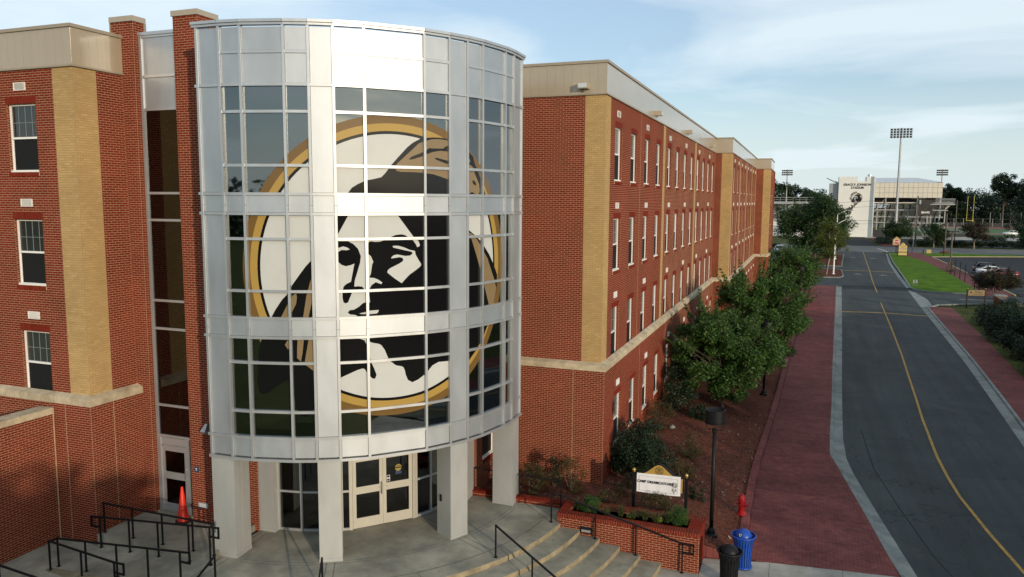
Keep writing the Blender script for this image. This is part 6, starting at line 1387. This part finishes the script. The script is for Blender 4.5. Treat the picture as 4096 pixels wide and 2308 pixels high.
for (x, y, h, l) in ((35.0,165.9,6.6,'bare wooden pole standing on the verge strip by the cross street'),(41.2,194,9.6,'thin dark lamp pole behind the stadium hedge')): pole('wooden_pole', l, 'pole', x, y, -2.0, h, .15, m_wood)
q = MB(); q.lathe([(1.1,0),(.7,.25),(.2,.3)], (35.0,165.9,-1.96), 12); tag(q.build('mulch_ring', m_mulch), None, None, None, 'structure')
def street_lamp(label, x, y, h, dx, g):
    t = thing('street_lamp', label, 'lamp', (x,y,-1.95), g); q = MB(); q.tube([(x,y,-2.0),(x,y,h)], [.11,.075], 10); q.lathe([(.2,0),(.2,.05),(.14,.1)], (x,y,-1.95), 10); q.build('pole', m_whitep, t)
    q = MB(); q.tube([(x,y,h-.15),(x+dx*.5,y,h+.35),(x+dx*.85,y,h+.62),(x+dx,y,h+.66)], [.05,.045,.04,.04], 7); q.build('arm', m_whitep, t); q = MB(); q.box(x+dx-.05,x+dx+.75,y-.15,y+.15,h+.60,h+.72); q.build('lamp_head', m_galv, t)
SLG = 'white street lamps on the planting islands'
street_lamp('white street lamp on the island in front of the yellow green trees', 10.6, 100.2, 5.6, 1.5, SLG); street_lamp('second white street lamp farther back by the stadium drive', 11.9, 134, 6.7, 1.7, SLG)
for k, (x, y) in enumerate(((9.9,112.5),(11.6,118))): pole('dark_post', ['dark post on the island behind the pale tree trunks','second dark post farther back on the island'][k], 'post', x, y, -1.95, 1.2, .06, m_black, 'dark posts on the islands')
q = MB(); q.box(31.0,31.9,162.0,162.7,-1.96,-1.2); tag(q.build('utility_box', m_goldb), 'small tan utility box in the grass by the cross street', 'box')
pole('hydrant_post', 'short dark hydrant in the verge beside the tan utility box', 'hydrant', 30.4, 162.2, -1.96, -1.25, .16, m_dark)
pole('sign_post', 'thin dark post standing at the end of the grass verge', 'post', 33.0, 153.6, -1.96, .35, .07, m_black)
pole('sign_post', 'short thin post by the red path at the cross street', 'post', 28.3, 163.0, -1.96, -.9, .06, m_black)
q = MB()
for dx in (0, .35): q.tube([(19.8+dx,86.4+dx,-1.95),(19.8+dx,86.4+dx,-1.15),(19.98+dx,86.4+dx,-1.15),(19.98+dx,86.4+dx,-1.95)], .012, 5); q.box(19.81+dx,19.97+dx,86.39+dx,86.41+dx,-1.60,-1.18)
tag(q.build('yard_sign', m_galv), 'pair of little grey wire yard signs at the near edge of the lawn', 'sign')
# ---- cars
def car(label, x, y, rz, paint, suv=False, group=None):
    t = thing('parked_car', label, 'car', (x,y,RZ), group); M = Matrix.Translation((x,y,RZ)) @ Matrix.Rotation(rz,4,'Z')
    if suv: low = [(-2.25,.35),(-2.3,.75),(-2.25,1.0),(-1.0,1.08),(1.9,1.10),(2.2,1.0),(2.28,.7),(2.2,.35)]; cab = [(-1.15,1.06),(-.35,1.62),(1.5,1.66),(2.05,1.08)]
    else: low = [(-2.2,.30),(-2.28,.6),(-2.15,.82),(-1.1,.92),(1.55,.98),(2.2,1.0),(2.3,.75),(2.22,.32)]; cab = [(-1.15,.91),(-.35,1.36),(.85,1.40),(1.75,.98)]
    def loft(prof, w0, w1, z0, z1, name, mt, par, ins=0):
        q = MB(); wz = lambda z: w0+(w1-w0)*max(0,min(1,(z-z0)/(z1-z0))); n = len(prof)
        L_ = [M @ Vector((a,-wz(z),z)) for a, z in prof]; R2 = [M @ Vector((a,wz(z),z)) for a, z in prof]; q.face(L_[::-1] if False else L_); q.face(R2[::-1])
        for i in range(n): q.face([L_[i],R2[i],R2[(i+1)%n],L_[(i+1)%n]][::-1])
        bm = bmesh.new(); o = q.build(name, mt, par); bm.from_mesh(o.data); bmesh.ops.remove_doubles(bm, verts=bm.verts, dist=.001); bmesh.ops.recalc_face_normals(bm, faces=bm.faces); bmesh.ops.bevel(bm, geom=bm.edges[:], offset=.055, segments=2, affect='EDGES'); bm.to_mesh(o.data); bm.free(); o.data.shade_smooth(); return o
    body = loft(low, .88, .84, .4, 1.0, 'body', paint, t)
    zb_ = cab[0][1]; loft(cab, .80, .62, zb_, zb_+.5, 'cabin_glass', m_cglass, t)
    roof = [(cab[1][0]-.08,cab[1][1]-.03),(cab[1][0]+.05,cab[1][1]+.035),(cab[2][0]-.05,cab[2][1]+.035),(cab[2][0]+.10,cab[2][1]-.03)]; loft(roof, .66, .62, zb_+.4, zb_+.55, 'roof', paint, t)
    q = MB()
    for s in (-1,1):
        for (a, z), (b, z2) in ((cab[0],cab[1]),(cab[3],cab[2])): q.bar(M @ Vector((a,s*.79,z)), M @ Vector((b,s*.64,z2)), .07,.07)
        xm = (cab[1][0]+cab[2][0])/2+.05; q.bar(M @ Vector((xm,s*.80,zb_)), M @ Vector((xm,s*.65,cab[1][1])), .07,.05)
    q.build('pillars', paint, t)
    for a in (-1.38, 1.38):
        for s in (-1, 1):
            q = MB(); q.tube([M @ Vector((a,s*.66,.33)), M @ Vector((a,s*.875,.33))], .33, 18); w = q.build('wheel', m_tyre, t); q = MB(); q.tube([M @ Vector((a,s*.87,.33)), M @ Vector((a,s*.885,.33))], .20, 10); q.build('rim', m_steel, w)
    for s in (-1, 1):
        q = MB(); q.box(2.16,2.27,s*.72-.12,s*.72+.12,.72,.92,0,M); q.build('tail_lamp', m_tail, t); q = MB(); q.box(-2.26,-2.16,s*.68-.14,s*.68+.14,.60,.74,0,M); q.build('headlight', m_steel, t)
        q = MB(); q.box(-.95,-.75,s*.93-.1,s*.93+.1,zb_+.02,zb_+.14,0,M); q.build('wing_mirror', paint, t)
    return t
CG = 'cars parked in the lot'
car('white saloon car parked tail first toward the red path', 33.2, 108.9, R_(176), m_carw, False, CG); car('black estate car parked behind the white saloon', 33.4, 112.6, R_(176), m_cark, True, CG); car('dark red car mostly hidden by the crape myrtle', 33.3, 104.6, R_(-4), m_carr, False, CG)
car('white van seen small past the cedar by the running track', 72, 283, R_(10), m_carw, True); car('white car glimpsed at the end of the long brick wing', 1.2, 150, R_(85), m_carw, True)
# ---- gate piers at the right edge
for k, (x, y, h) in enumerate(((26.0,68.6,-.85),(25.75,62.0,-.85),(26.6,56.0,1.2))):
    t = thing('brick_pier', ['low brick pier with a grey cap beyond the hedges','second low brick pier with a grey cap, nearer the hedges','tall brick pier with a pale band at the right edge'][k], 'pier', (x,y,-2), 'brick gate piers')
    q = MB(); q.box(x-.5,x+.5,y-.5,y+.5,-2.1,h-.12); q.build('pier_body', m_red_y, t); q = MB(); q.box(x-.58,x+.58,y-.58,y+.58,h-.12,h); q.build('pier_cap', m_kerb, t)
    if k == 2: q = MB(); q.tube([(x,y,h),(x,y,4.6)], .36, 14); q.build('column', m_whitep, t)
q = MB(); q.box(25.7,26.1,62.6,68.0,-2.1,-1.15,0); q.box(25.65,26.15,62.6,68.0,-1.15,-1.05,1); tag(q.build('low_wall', [m_red_x, m_kerb]), 'low brick wall running between the two grey capped piers', 'wall')

# ================================================================== STADIUM
SY = 246.0
st = thing('stadium_tower', 'white masonry stadium tower with black lettering and a round emblem', 'building', (21,SY,-2))
q = MB(); pts = [(15.6,-2.1),(26.25,-2.1),(26.25,17.1),(23.7,17.1),(23.7,15.6),(21.05,15.6),(21.05,17.1),(15.6,17.1)]
for i in range(8): a, b_ = pts[i], pts[(i+1)%8]; q.face([(a[0],SY,a[1]),(a[0],SY+7,a[1]),(b_[0],SY+7,b_[1]),(b_[0],SY,b_[1])])
for xs in (((15.6,21.05,-2.1,17.1)),((21.05,23.7,-2.1,15.6)),((23.7,26.25,-2.1,17.1))): q.face([(xs[0],SY,xs[2]),(xs[1],SY,xs[2]),(xs[1],SY,xs[3]),(xs[0],SY,xs[3])]); q.face([(xs[0],SY+7,xs[2]),(xs[0],SY+7,xs[3]),(xs[1],SY+7,xs[3]),(xs[1],SY+7,xs[2])])
wl = q.build('wall', m_stadw, st)
text_obj('lettering', 'GRACE P. JOHNSON', 1.0, m_ink, wl, Matrix.Translation((21.02,SY-.05,14.55)) @ UP, .035, .86, 1.04); text_obj('lettering', 'STADIUM', 1.0, m_ink, wl, Matrix.Translation((21.1,SY-.05,13.55)) @ UP, .035, .86, 1.04)
q = MB(); k_ = 1.68/4.026
for li, (c, P) in enumerate(LAY):
    V2 = [((math.radians(p[0])-EC)*TR*k_+21.05, (p[1]-EZ)*k_+10.35) for p in P]; y = SY-.03-li*.004
    for tr_ in tessellate_polygon([[Vector((*v,0)) for v in V2]]):
        a, b_, cc = [Vector(V2[i]) for i in tr_]; o_ = (b_-a).x*(cc-a).y-(b_-a).y*(cc-a).x; tr_ = tr_ if o_ > 0 else tr_[::-1]; q.face([(V2[i][0],y,V2[i][1]) for i in tr_], FM[c])
q.build('emblem', FILMS, wl)
for k, ch in enumerate('UNC PEMBROKE'):
    if ch == ' ': continue
    a = R_(196-k*9.2); text_obj('lettering', ch, .42, m_ink, wl, Matrix.Translation((21.05+1.86*math.cos(a),SY-.04,10.35+1.86*math.sin(a))) @ UP @ Matrix.Rotation(a-math.pi/2,4,'Z'), .02)
q = MB(); q.box(15.55,26.3,SY-.03,SY-.005,3.05,3.2); q.build('band', m_galv, wl)
q = MB(); q.lathe([(.45,0),(.45,.35),(.6,.4),(.6,.9),(.0001,1.1)], (24.6,SY+2,16.9), 14); q.build('roof_vent', m_steel, st)
pb = thing('press_box', 'long cream panelled press box raised above the stadium stand', 'building', (36,SY,10.4))
xe = [26.3+19.0*k/14 for k in range(15)]
for a, b_ in zip(xe, xe[1:]):
    for z0, z1 in ((10.45,12.0),(12.0,13.6),(13.6,15.15)): q = MB(); q.box(a+.03,b_-.03,SY+.3,SY+.42,z0+.03,z1-.03); q.build('wall_panel', m_cream, pb)
q = MB(); q.box(26.3,45.3,SY+.36,SY+6,10.4,15.2,0); q.face([(26.3,SY+.2,15.25),(45.4,SY+.2,15.25),(39,SY+8,16.9),(24,SY+8,16.9)],1); q.face([(45.4,SY+.2,15.25),(45.4,SY+8,15.25),(39,SY+8,16.9)],1); q.build('box_body', [m_dark, m_roof], pb)
gs = thing('grandstand', 'steel grandstand seen from behind under the press box', 'stand', (37,SY+8,-2))
for k in range(26):
    f = k/25; y = SY+1+f*17; z = 9.0-f*8.4; xr = 48.6-f*5.5; q = MB(); q.box(26.4,xr,y,y+.55,z-.20,z,0); q.build('seat_plank', m_seat, gs)
    if k % 5 == 0: q = MB(); q.box(26.4,xr-.2,y+.1,y+.18,z-.34,z-.10,0); q.build('riser_board', m_dark, gs)
for x in [27.2+1.95*k for k in range(11)]: q = MB(); q.bar((x,SY+1,8.7),(x,SY+18,.3),.22,.5); q.build('raker', m_dark, gs)
for x in (27.6,29.6,33.5,36.5,38.6,41.6,43.0,46.9): q = MB(); q.box(x-.16,x+.16,SY+(.6 if x in (29.6,38.6,41.6) else 4),SY+(.9 if x in (29.6,38.6,41.6) else 4.3),-2.1,10.4 if x in (29.6,38.6) else 7.2); q.build('column', m_galv, gs)
for z, y, xr in ((6.6,SY+3.5,47.6),(4.4,SY+6.5,46.8),(2.5,SY+5,46.9)): q = MB(); q.box(26.4,xr,y,y+.25,z-.18,z+.18); q.build('beam', m_galv, gs)
for a, b_ in (((38.7,4),(42.4,-1.6)),((38.7,2),(41.2,-1.6)),((26.6,6),(29.4,10))): q = MB(); q.bar((a[0],SY+2,a[1]),(b_[0],SY+2,b_[1]),.2,.2); q.build('brace', m_galv, gs)
q = MB(); q.box(42.2,49.0,SY+.4,SY+1.6,8.3,8.6,0)
for k in range(34): x = 43.6+k*.16; q.box(x,x+.05,SY+.5,SY+.54,8.6,10.1,0)
q.box(43.6,49.0,SY+.46,SY+.56,10.1,10.25,0); q.build('deck_rail', m_galv, gs)
q = MB(); q.box(38.9,42.9,SY+.5,SY+.53,5.0,9.9,0); ba = q.build('mesh_banner', mat('dark mesh banner', (.035,.032,.026), .8, var=.6, scale=.7), gs); text_obj('lettering', 'BRAVES', .85, m_whitep, ba, Matrix.Translation((41.0,SY+.47,5.9)) @ UP, .02, .8)
q = MB(); q.box(26.4,45.2,SY+4.5,SY+4.7,8.9,10.45); q.build('press_box_backdrop', m_dark, gs)  # dark upright backdrop added for the darkness under the press box
q = MB(); q.box(26.6,31.5,SY+.2,SY+.3,-2.1,.3); q.build('gate_screen', m_dark, gs)
sl = thing('grandstand', 'lower stand with railed deck behind the trees, left of the white tower', 'stand', (0,SY+5,-2))
for k in range(16): f = k/15; q = MB(); q.box(-40,15,SY+1+f*11,SY+1.6+f*11,9.0-f*5.6-.14,9.0-f*5.6); q.build('seat_plank', m_seat, sl)
for x in range(-39, 15, 3): q = MB(); q.bar((x,SY+1,8.7),(x,SY+12,3.2),.25,.6); q.build('raker', m_dark, sl)
q = MB(); q.box(-40,15,SY+.6,SY+1,8.3,9.1); q.box(-40,15,SY+.7,SY+.78,10.35,10.5); q.box(-40,15,SY+.7,SY+.76,9.7,9.78)
for x in range(-40, 16, 2): q.box(x-.05,x+.05,SY+.7,SY+.78,9.1,10.4)
q.build('deck_rail', m_galv, sl)
q = MB(); q.box(-40,15,SY+2.4,SY+12,-2.1,3.0); q.build('wall', m_stadw, sl); q = MB(); q.box(-6.2,-1.4,SY+2.3,SY+2.39,-2.0,1.2,0); q.box(-6.2,-1.4,SY+2.26,SY+2.30,-.9,-.7,1); q.build('garage_door', [mat('grey roller door', (.36,.39,.39), .5, var=.06), m_dark], sl)
for a, b_ in (((-8,3),(2,8)),((-8,8),(2,3))): q = MB(); q.bar((a[0],SY+.9,a[1]),(b_[0],SY+.9,b_[1]),.3,.3); q.build('brace', m_galv, sl)
q = MB(); q.box(-40,15,SY+.8,SY+1.1,3.0,3.4); q.build('beam', m_galv, sl)
wr = thing('stair_canopy', 'grey winged roof and stair landing on the left of the white stadium tower', 'building', (13.5,SY+3,-2))
q = MB(); q.face([(11.9,SY+1,16.8),(15.5,SY+1,15.4),(15.5,SY+7,15.4),(11.9,SY+7,16.8)]); q.face([(11.9,SY+1,16.8),(11.9,SY+7,16.8),(15.5,SY+7,14.9),(15.5,SY+1,14.9)]); q.face([(11.9,SY+1,16.8),(15.5,SY+1,14.9),(15.5,SY+1,15.4)]); q.build('roof', m_roof, wr)
q = MB(); q.box(12.9,15.55,SY+1.5,SY+6,9.5,15.0); q.build('wall', m_galv, wr); q = MB(); q.box(10.6,15.5,SY+.4,SY+1.5,9.2,9.5)
for k in range(16): q.box(10.8+k*.3,10.86+k*.3,SY+.4,SY+.46,9.5,10.6)
q.bar((10.8,SY+.45,9.3),(15.5,SY+.45,6.9),.3,.35); q.build('stair', m_galv, wr)
# ---- floodlight masts, utility poles, wires
def mast(label, x, y, z0, z1, rows, cols, w, hgt, r):
    t = thing('floodlight_mast', label, 'light mast', (x,y,z0), 'stadium floodlight masts'); q = MB(); q.tube([(x,y,z0),(x,y,z0+(z1-z0)*.5),(x,y,z1)], [r,r*.75,r*.5], 12); q.build('mast', m_galv, t)
    for i in range(rows):
        z = z1-.25-i*hgt/rows; q = MB(); q.box(x-w/2,x+w/2,y-.08,y+.08,z-.07,z+.07); q.build('crossarm', m_galv, t)
        for j in range(cols): cx = x-w/2+w*(j+.5)/cols; q = MB(); q.lathe([(.12,.1),(.34,-.1),(.38,-.45),(.30,-.5)], (cx,y-.1,z-.05), 8); q.build('lamp', m_dark, t)
mast('tall white floodlight mast standing in front of the press box', 32.2, 240, -2, 31.6, 4, 7, 6.2, 3.0, .46); mast('distant floodlight mast above the trees left of the stadium', -2.3, 330, -2, 22.9, 3, 6, 4.5, 2.6, .38); mast('distant floodlight mast rising behind the right end of the press box', 56.7, 330, -2, 22.5, 3, 6, 4.2, 2.6, .38)
t = thing('utility_pole', 'wooden utility pole with crossarm and transformer in front of the stand', 'pole', (32.1,191,-2)); q = MB(); q.tube([(32.1,191,-2.2),(32.15,191,10.6)], [.2,.13], 9); q.build('pole', m_wood, t); q = MB(); q.bar((30.6,191,9.9),(33.8,191,9.9),.12,.14); q.build('crossarm', m_wood, t); q = MB(); q.lathe([(.28,0),(.28,.9),(.1,1.0)], (32.55,190.7,8.6), 10); q.build('transformer', m_galv, t)
q = MB(); q.tube([(31.6,190.6,-2.1),(31.65,190.6,1.6)], .06, 6); q.build('guy_guard', m_whitep, t)
def wire(label, a, b_, sag):
    a, b_ = Vector(a), Vector(b_); q = MB(); q.tube([a.lerp(b_,k/16)-Vector((0,0,sag*4*(k/16)*(1-k/16))) for k in range(17)], .028, 4); tag(q.build('overhead_wire', m_dark), label, 'wire', 'overhead wires')
wire('overhead wire running left from the utility pole crossarm', (30.7,191,10.0), (-60,191,8.6), 1.6); wire('second overhead wire running left from the pole below the crossarm', (32,191,8.9), (-60,191,6.5), 1.8); wire('overhead wire running right from the utility pole toward the pines', (33.6,191,10.0), (140,191,6.2), 1.8); wire('lower overhead wire running right from the utility pole', (32.3,191,8.6), (140,191,2.5), 1.8); wire('low cable crossing the white stadium tower', (32.1,191,3.6), (-60,191,3.9), .4)
t = thing('guyed_sapling_stake', 'yellow guy wire guard beside the round tree by the hedge', 'guy wire', (37.6,189.5,-2)); q = MB(); q.bar((38.6,189.5,-2.05),(37.2,189.5,1.6),.10,.10); q.build('guard', m_yellow, t)
# ---- hedge, field, goal, bleachers, fences
def hedge(label, x0, x1, y0, y1, h, n):
    cl = [((random.uniform(x0,x1), random.uniform(y0,y1), -2+h*random.uniform(.3,.75)), (1.0,.8,.55)) for k in range(int((x1-x0)*(y1-y0)*2.2)+4)]; o = crown_obj('clipped_hedge', cl, n, .30, L_holly, None, aspect=.6); tag(o, label, 'hedge')
hedge('long low clipped hedge along the far side of the cross street', 31.5, 62, 192.2, 194.0, 1.6, 26000); hedge('rounded low hedge at the corner of the stadium drive', 24.6, 27.6, 197, 214, 1.5, 3500); hedge('low hedge shrub on the grass left of the big oak', -1.2, .8, 163, 165, 1.4, 900); hedge('rounded shrub in the car park right of the far crape myrtle', 52.5, 57.5, 218, 221, 2.4, 2200)
sheet('sports_field', [(47,264),(260,264),(260,460),(47,460)], -2.03, m_turf)
sheet('running_track', [(50,366),(260,366),(260,392),(50,392)], -2.015, m_track); sheet('running_track', [(62,290),(260,290),(260,300),(62,300)], -2.015, m_track)
q = MB(); q.box(50,260,379,379.4,-2.012,-2.004); q.box(62,260,298.5,299,-2.012,-2.004); q.box(62,260,291,291.4,-2.012,-2.004); struct(q.build('track_line', m_wpaint))
t = thing('goal_post', 'yellow goal posts on the sports field before the pines', 'goal post', (68.6,330,-2)); q = MB()
for x in (66.4,68.6): q.tube([(x,330,2.0),(x,330,11.7)], .09, 6)
q.tube([(66.4,330,2.0),(68.6,330,2.0)], .1, 6); q.tube([(68.0,330,2.0),(69.0,330,1.6),(69.2,330,.8),(69.2,330,-2)], .13, 6); q.build('goal_frame', mat('yellow goal paint', (.55,.42,.05), .5, var=.05), t)
bl_ = thing('bleachers', 'small aluminium bleachers at the trackside right of the grandstand', 'bleachers', (53,270,-2))
for k in range(6): q = MB(); q.box(48.2,54.5,262+k*.9,262.5+k*.9,-1.4+k*.45,-1.32+k*.45); q.build('bench_plank', m_galv, bl_)
for k in range(5): q = MB(); q.box(55.5,58.5,262+k*.9,262.5+k*.9,-1.6+k*.45,-1.5+k*.45); q.build('bench_plank', m_galv, bl_)
for x in (48.4,50.4,52.4,54.3,55.7,58.3): q = MB(); q.box(x-.06,x+.06,261.9,262.1,-2.1,.3); q.box(x-.06,x+.06,266.4,266.6,-2.1,2.4); q.build('bleacher_post', m_galv, bl_)
q = MB(); q.box(47.8,58.8,261.7,261.8,-1.9,-.9); q.build('kick_board', m_dark, bl_)
t = thing('field_fence', 'dark chain link fence with pale posts along the far side of the track', 'fence', (90,394,-2))
for k in range(34): x = 52+k*4; q = MB(); q.box(x-.08,x+.08,394,394.1,-2,1.8); q.build('fence_post', m_galv, t)
q = MB(); q.box(52,186,394.05,394.1,1.5,1.7); q.box(52,186,394.05,394.1,-.3,-.2); q.box(52,186,394.06,394.09,-2,-.3); q.build('fence_rail', m_dark, t)
for k in range(5): pole('flag_pole', ['pale thin pole beyond the track, leftmost of five','second from left of five pale thin poles beyond the track','middle of five pale thin poles beyond the track','second from right of five pale thin poles beyond the track','rightmost of five pale thin poles beyond the track'][k], 'pole', 88+k*4.2, 400, -2, 4.6, .16, m_galv, 'pale poles beyond the track')
# ================================================================== FAR TREES
def far_tree(label, x, y, h, rx, m, n, seed, name='broadleaf_tree', low=.2, group=None):
    t = thing(name, label, 'tree', (x,y,-2), group); c = (x,y,-2+h*(.5+low/2)); cl = clumps_in(c, (rx,rx,h*(.5-low/2)*.9), 34, rx*.22, rx*.42, .3, seed)
    q = MB(); q.tube([(x,y,-2.2),(x,y,-2+h*.75)], [.5,.2], 7); limbs(q, (x,y,-2+h*.35), cl[::4], .18, seed=seed); q.build('trunk', m_bark, t); crown_obj('crown', cl, n*2, .68, m, t, aspect=.6)
for k, (x, y, h, rx, l) in enumerate(((-8,332,21.5,7.5,'tall leafy tree behind the left stand beside the brick wing'),(1.5,338,19.5,7,'leafy tree behind the left stand, right of the mast'),(9,342,18.0,6,'leafy tree behind the left stand next to the winged roof'),(-20,340,20,8,'leafy tree behind the left stand hidden by the wing'),(14.5,350,15.5,4.5,'smallest leafy tree behind the winged roof'))): far_tree(l, x, y, h, rx, L_wood, 5200, 200+k, group='trees behind the left stand')
for k, (x, y, h, rx, l) in enumerate(((62,405,22.5,6.5,'leafy tree beyond the track right behind the press box'),(73,410,21.0,6.5,'leafy tree beyond the track above the goal posts'),(92,395,26,6.5,'tall pine standing above the wood beyond the track'),(103,390,26,7,'taller pine cut by the right edge beyond the track'))): far_tree(l, x, y, h, rx, L_pine if k > 1 else L_wood, 5200, 220+k, 'pine_tree' if k > 1 else 'broadleaf_tree', .45 if k > 1 else .15, 'trees beyond the track')
def wood(name, pts, n, size, hmin, hmax, m):
    cl = []
    for (x, y) in pts: h = random.uniform(hmin,hmax); cl += [((x+random.uniform(-3,3), y+random.uniform(-3,3), -2+h*f), (4.6,4.6,h*.24)) for f in (.15,.42,.72)]
    stuff(crown_obj(name, cl, n, size, m, None, aspect=.65))
random.seed(11)
wood('woodland', [(50+k*2.6, 418+random.uniform(-8,14)) for k in range(62)]+[(50+k*3.4, 440+random.uniform(-6,8)) for k in range(50)], 110000, 1.0, 16, 20, L_pine)
wood('woodland', [(-70+k*5, 372+random.uniform(-6,12)) for k in range(20)], 20000, .95, 13, 17, L_wood)
wood('woodland', [(210*math.sin(R_(a)), -25-210*math.cos(R_(a))+0*a) for a in np.arange(-120, 121, 1.15)], 34000, 2.2, 11, 19, L_wood)

random.seed(12)                              # unseen trees across the road and behind the camera, added to shade road and left wall
wood('woodland', [(36+random.uniform(-1.5,2.5), -25+k*3.2) for k in range(16)], 16000, .9, 9.0, 11.0, L_oak)
wood('woodland', [(19.5,-43.5),(17,-46.5)], 11000, .7, 11.6, 12.4, L_oak)
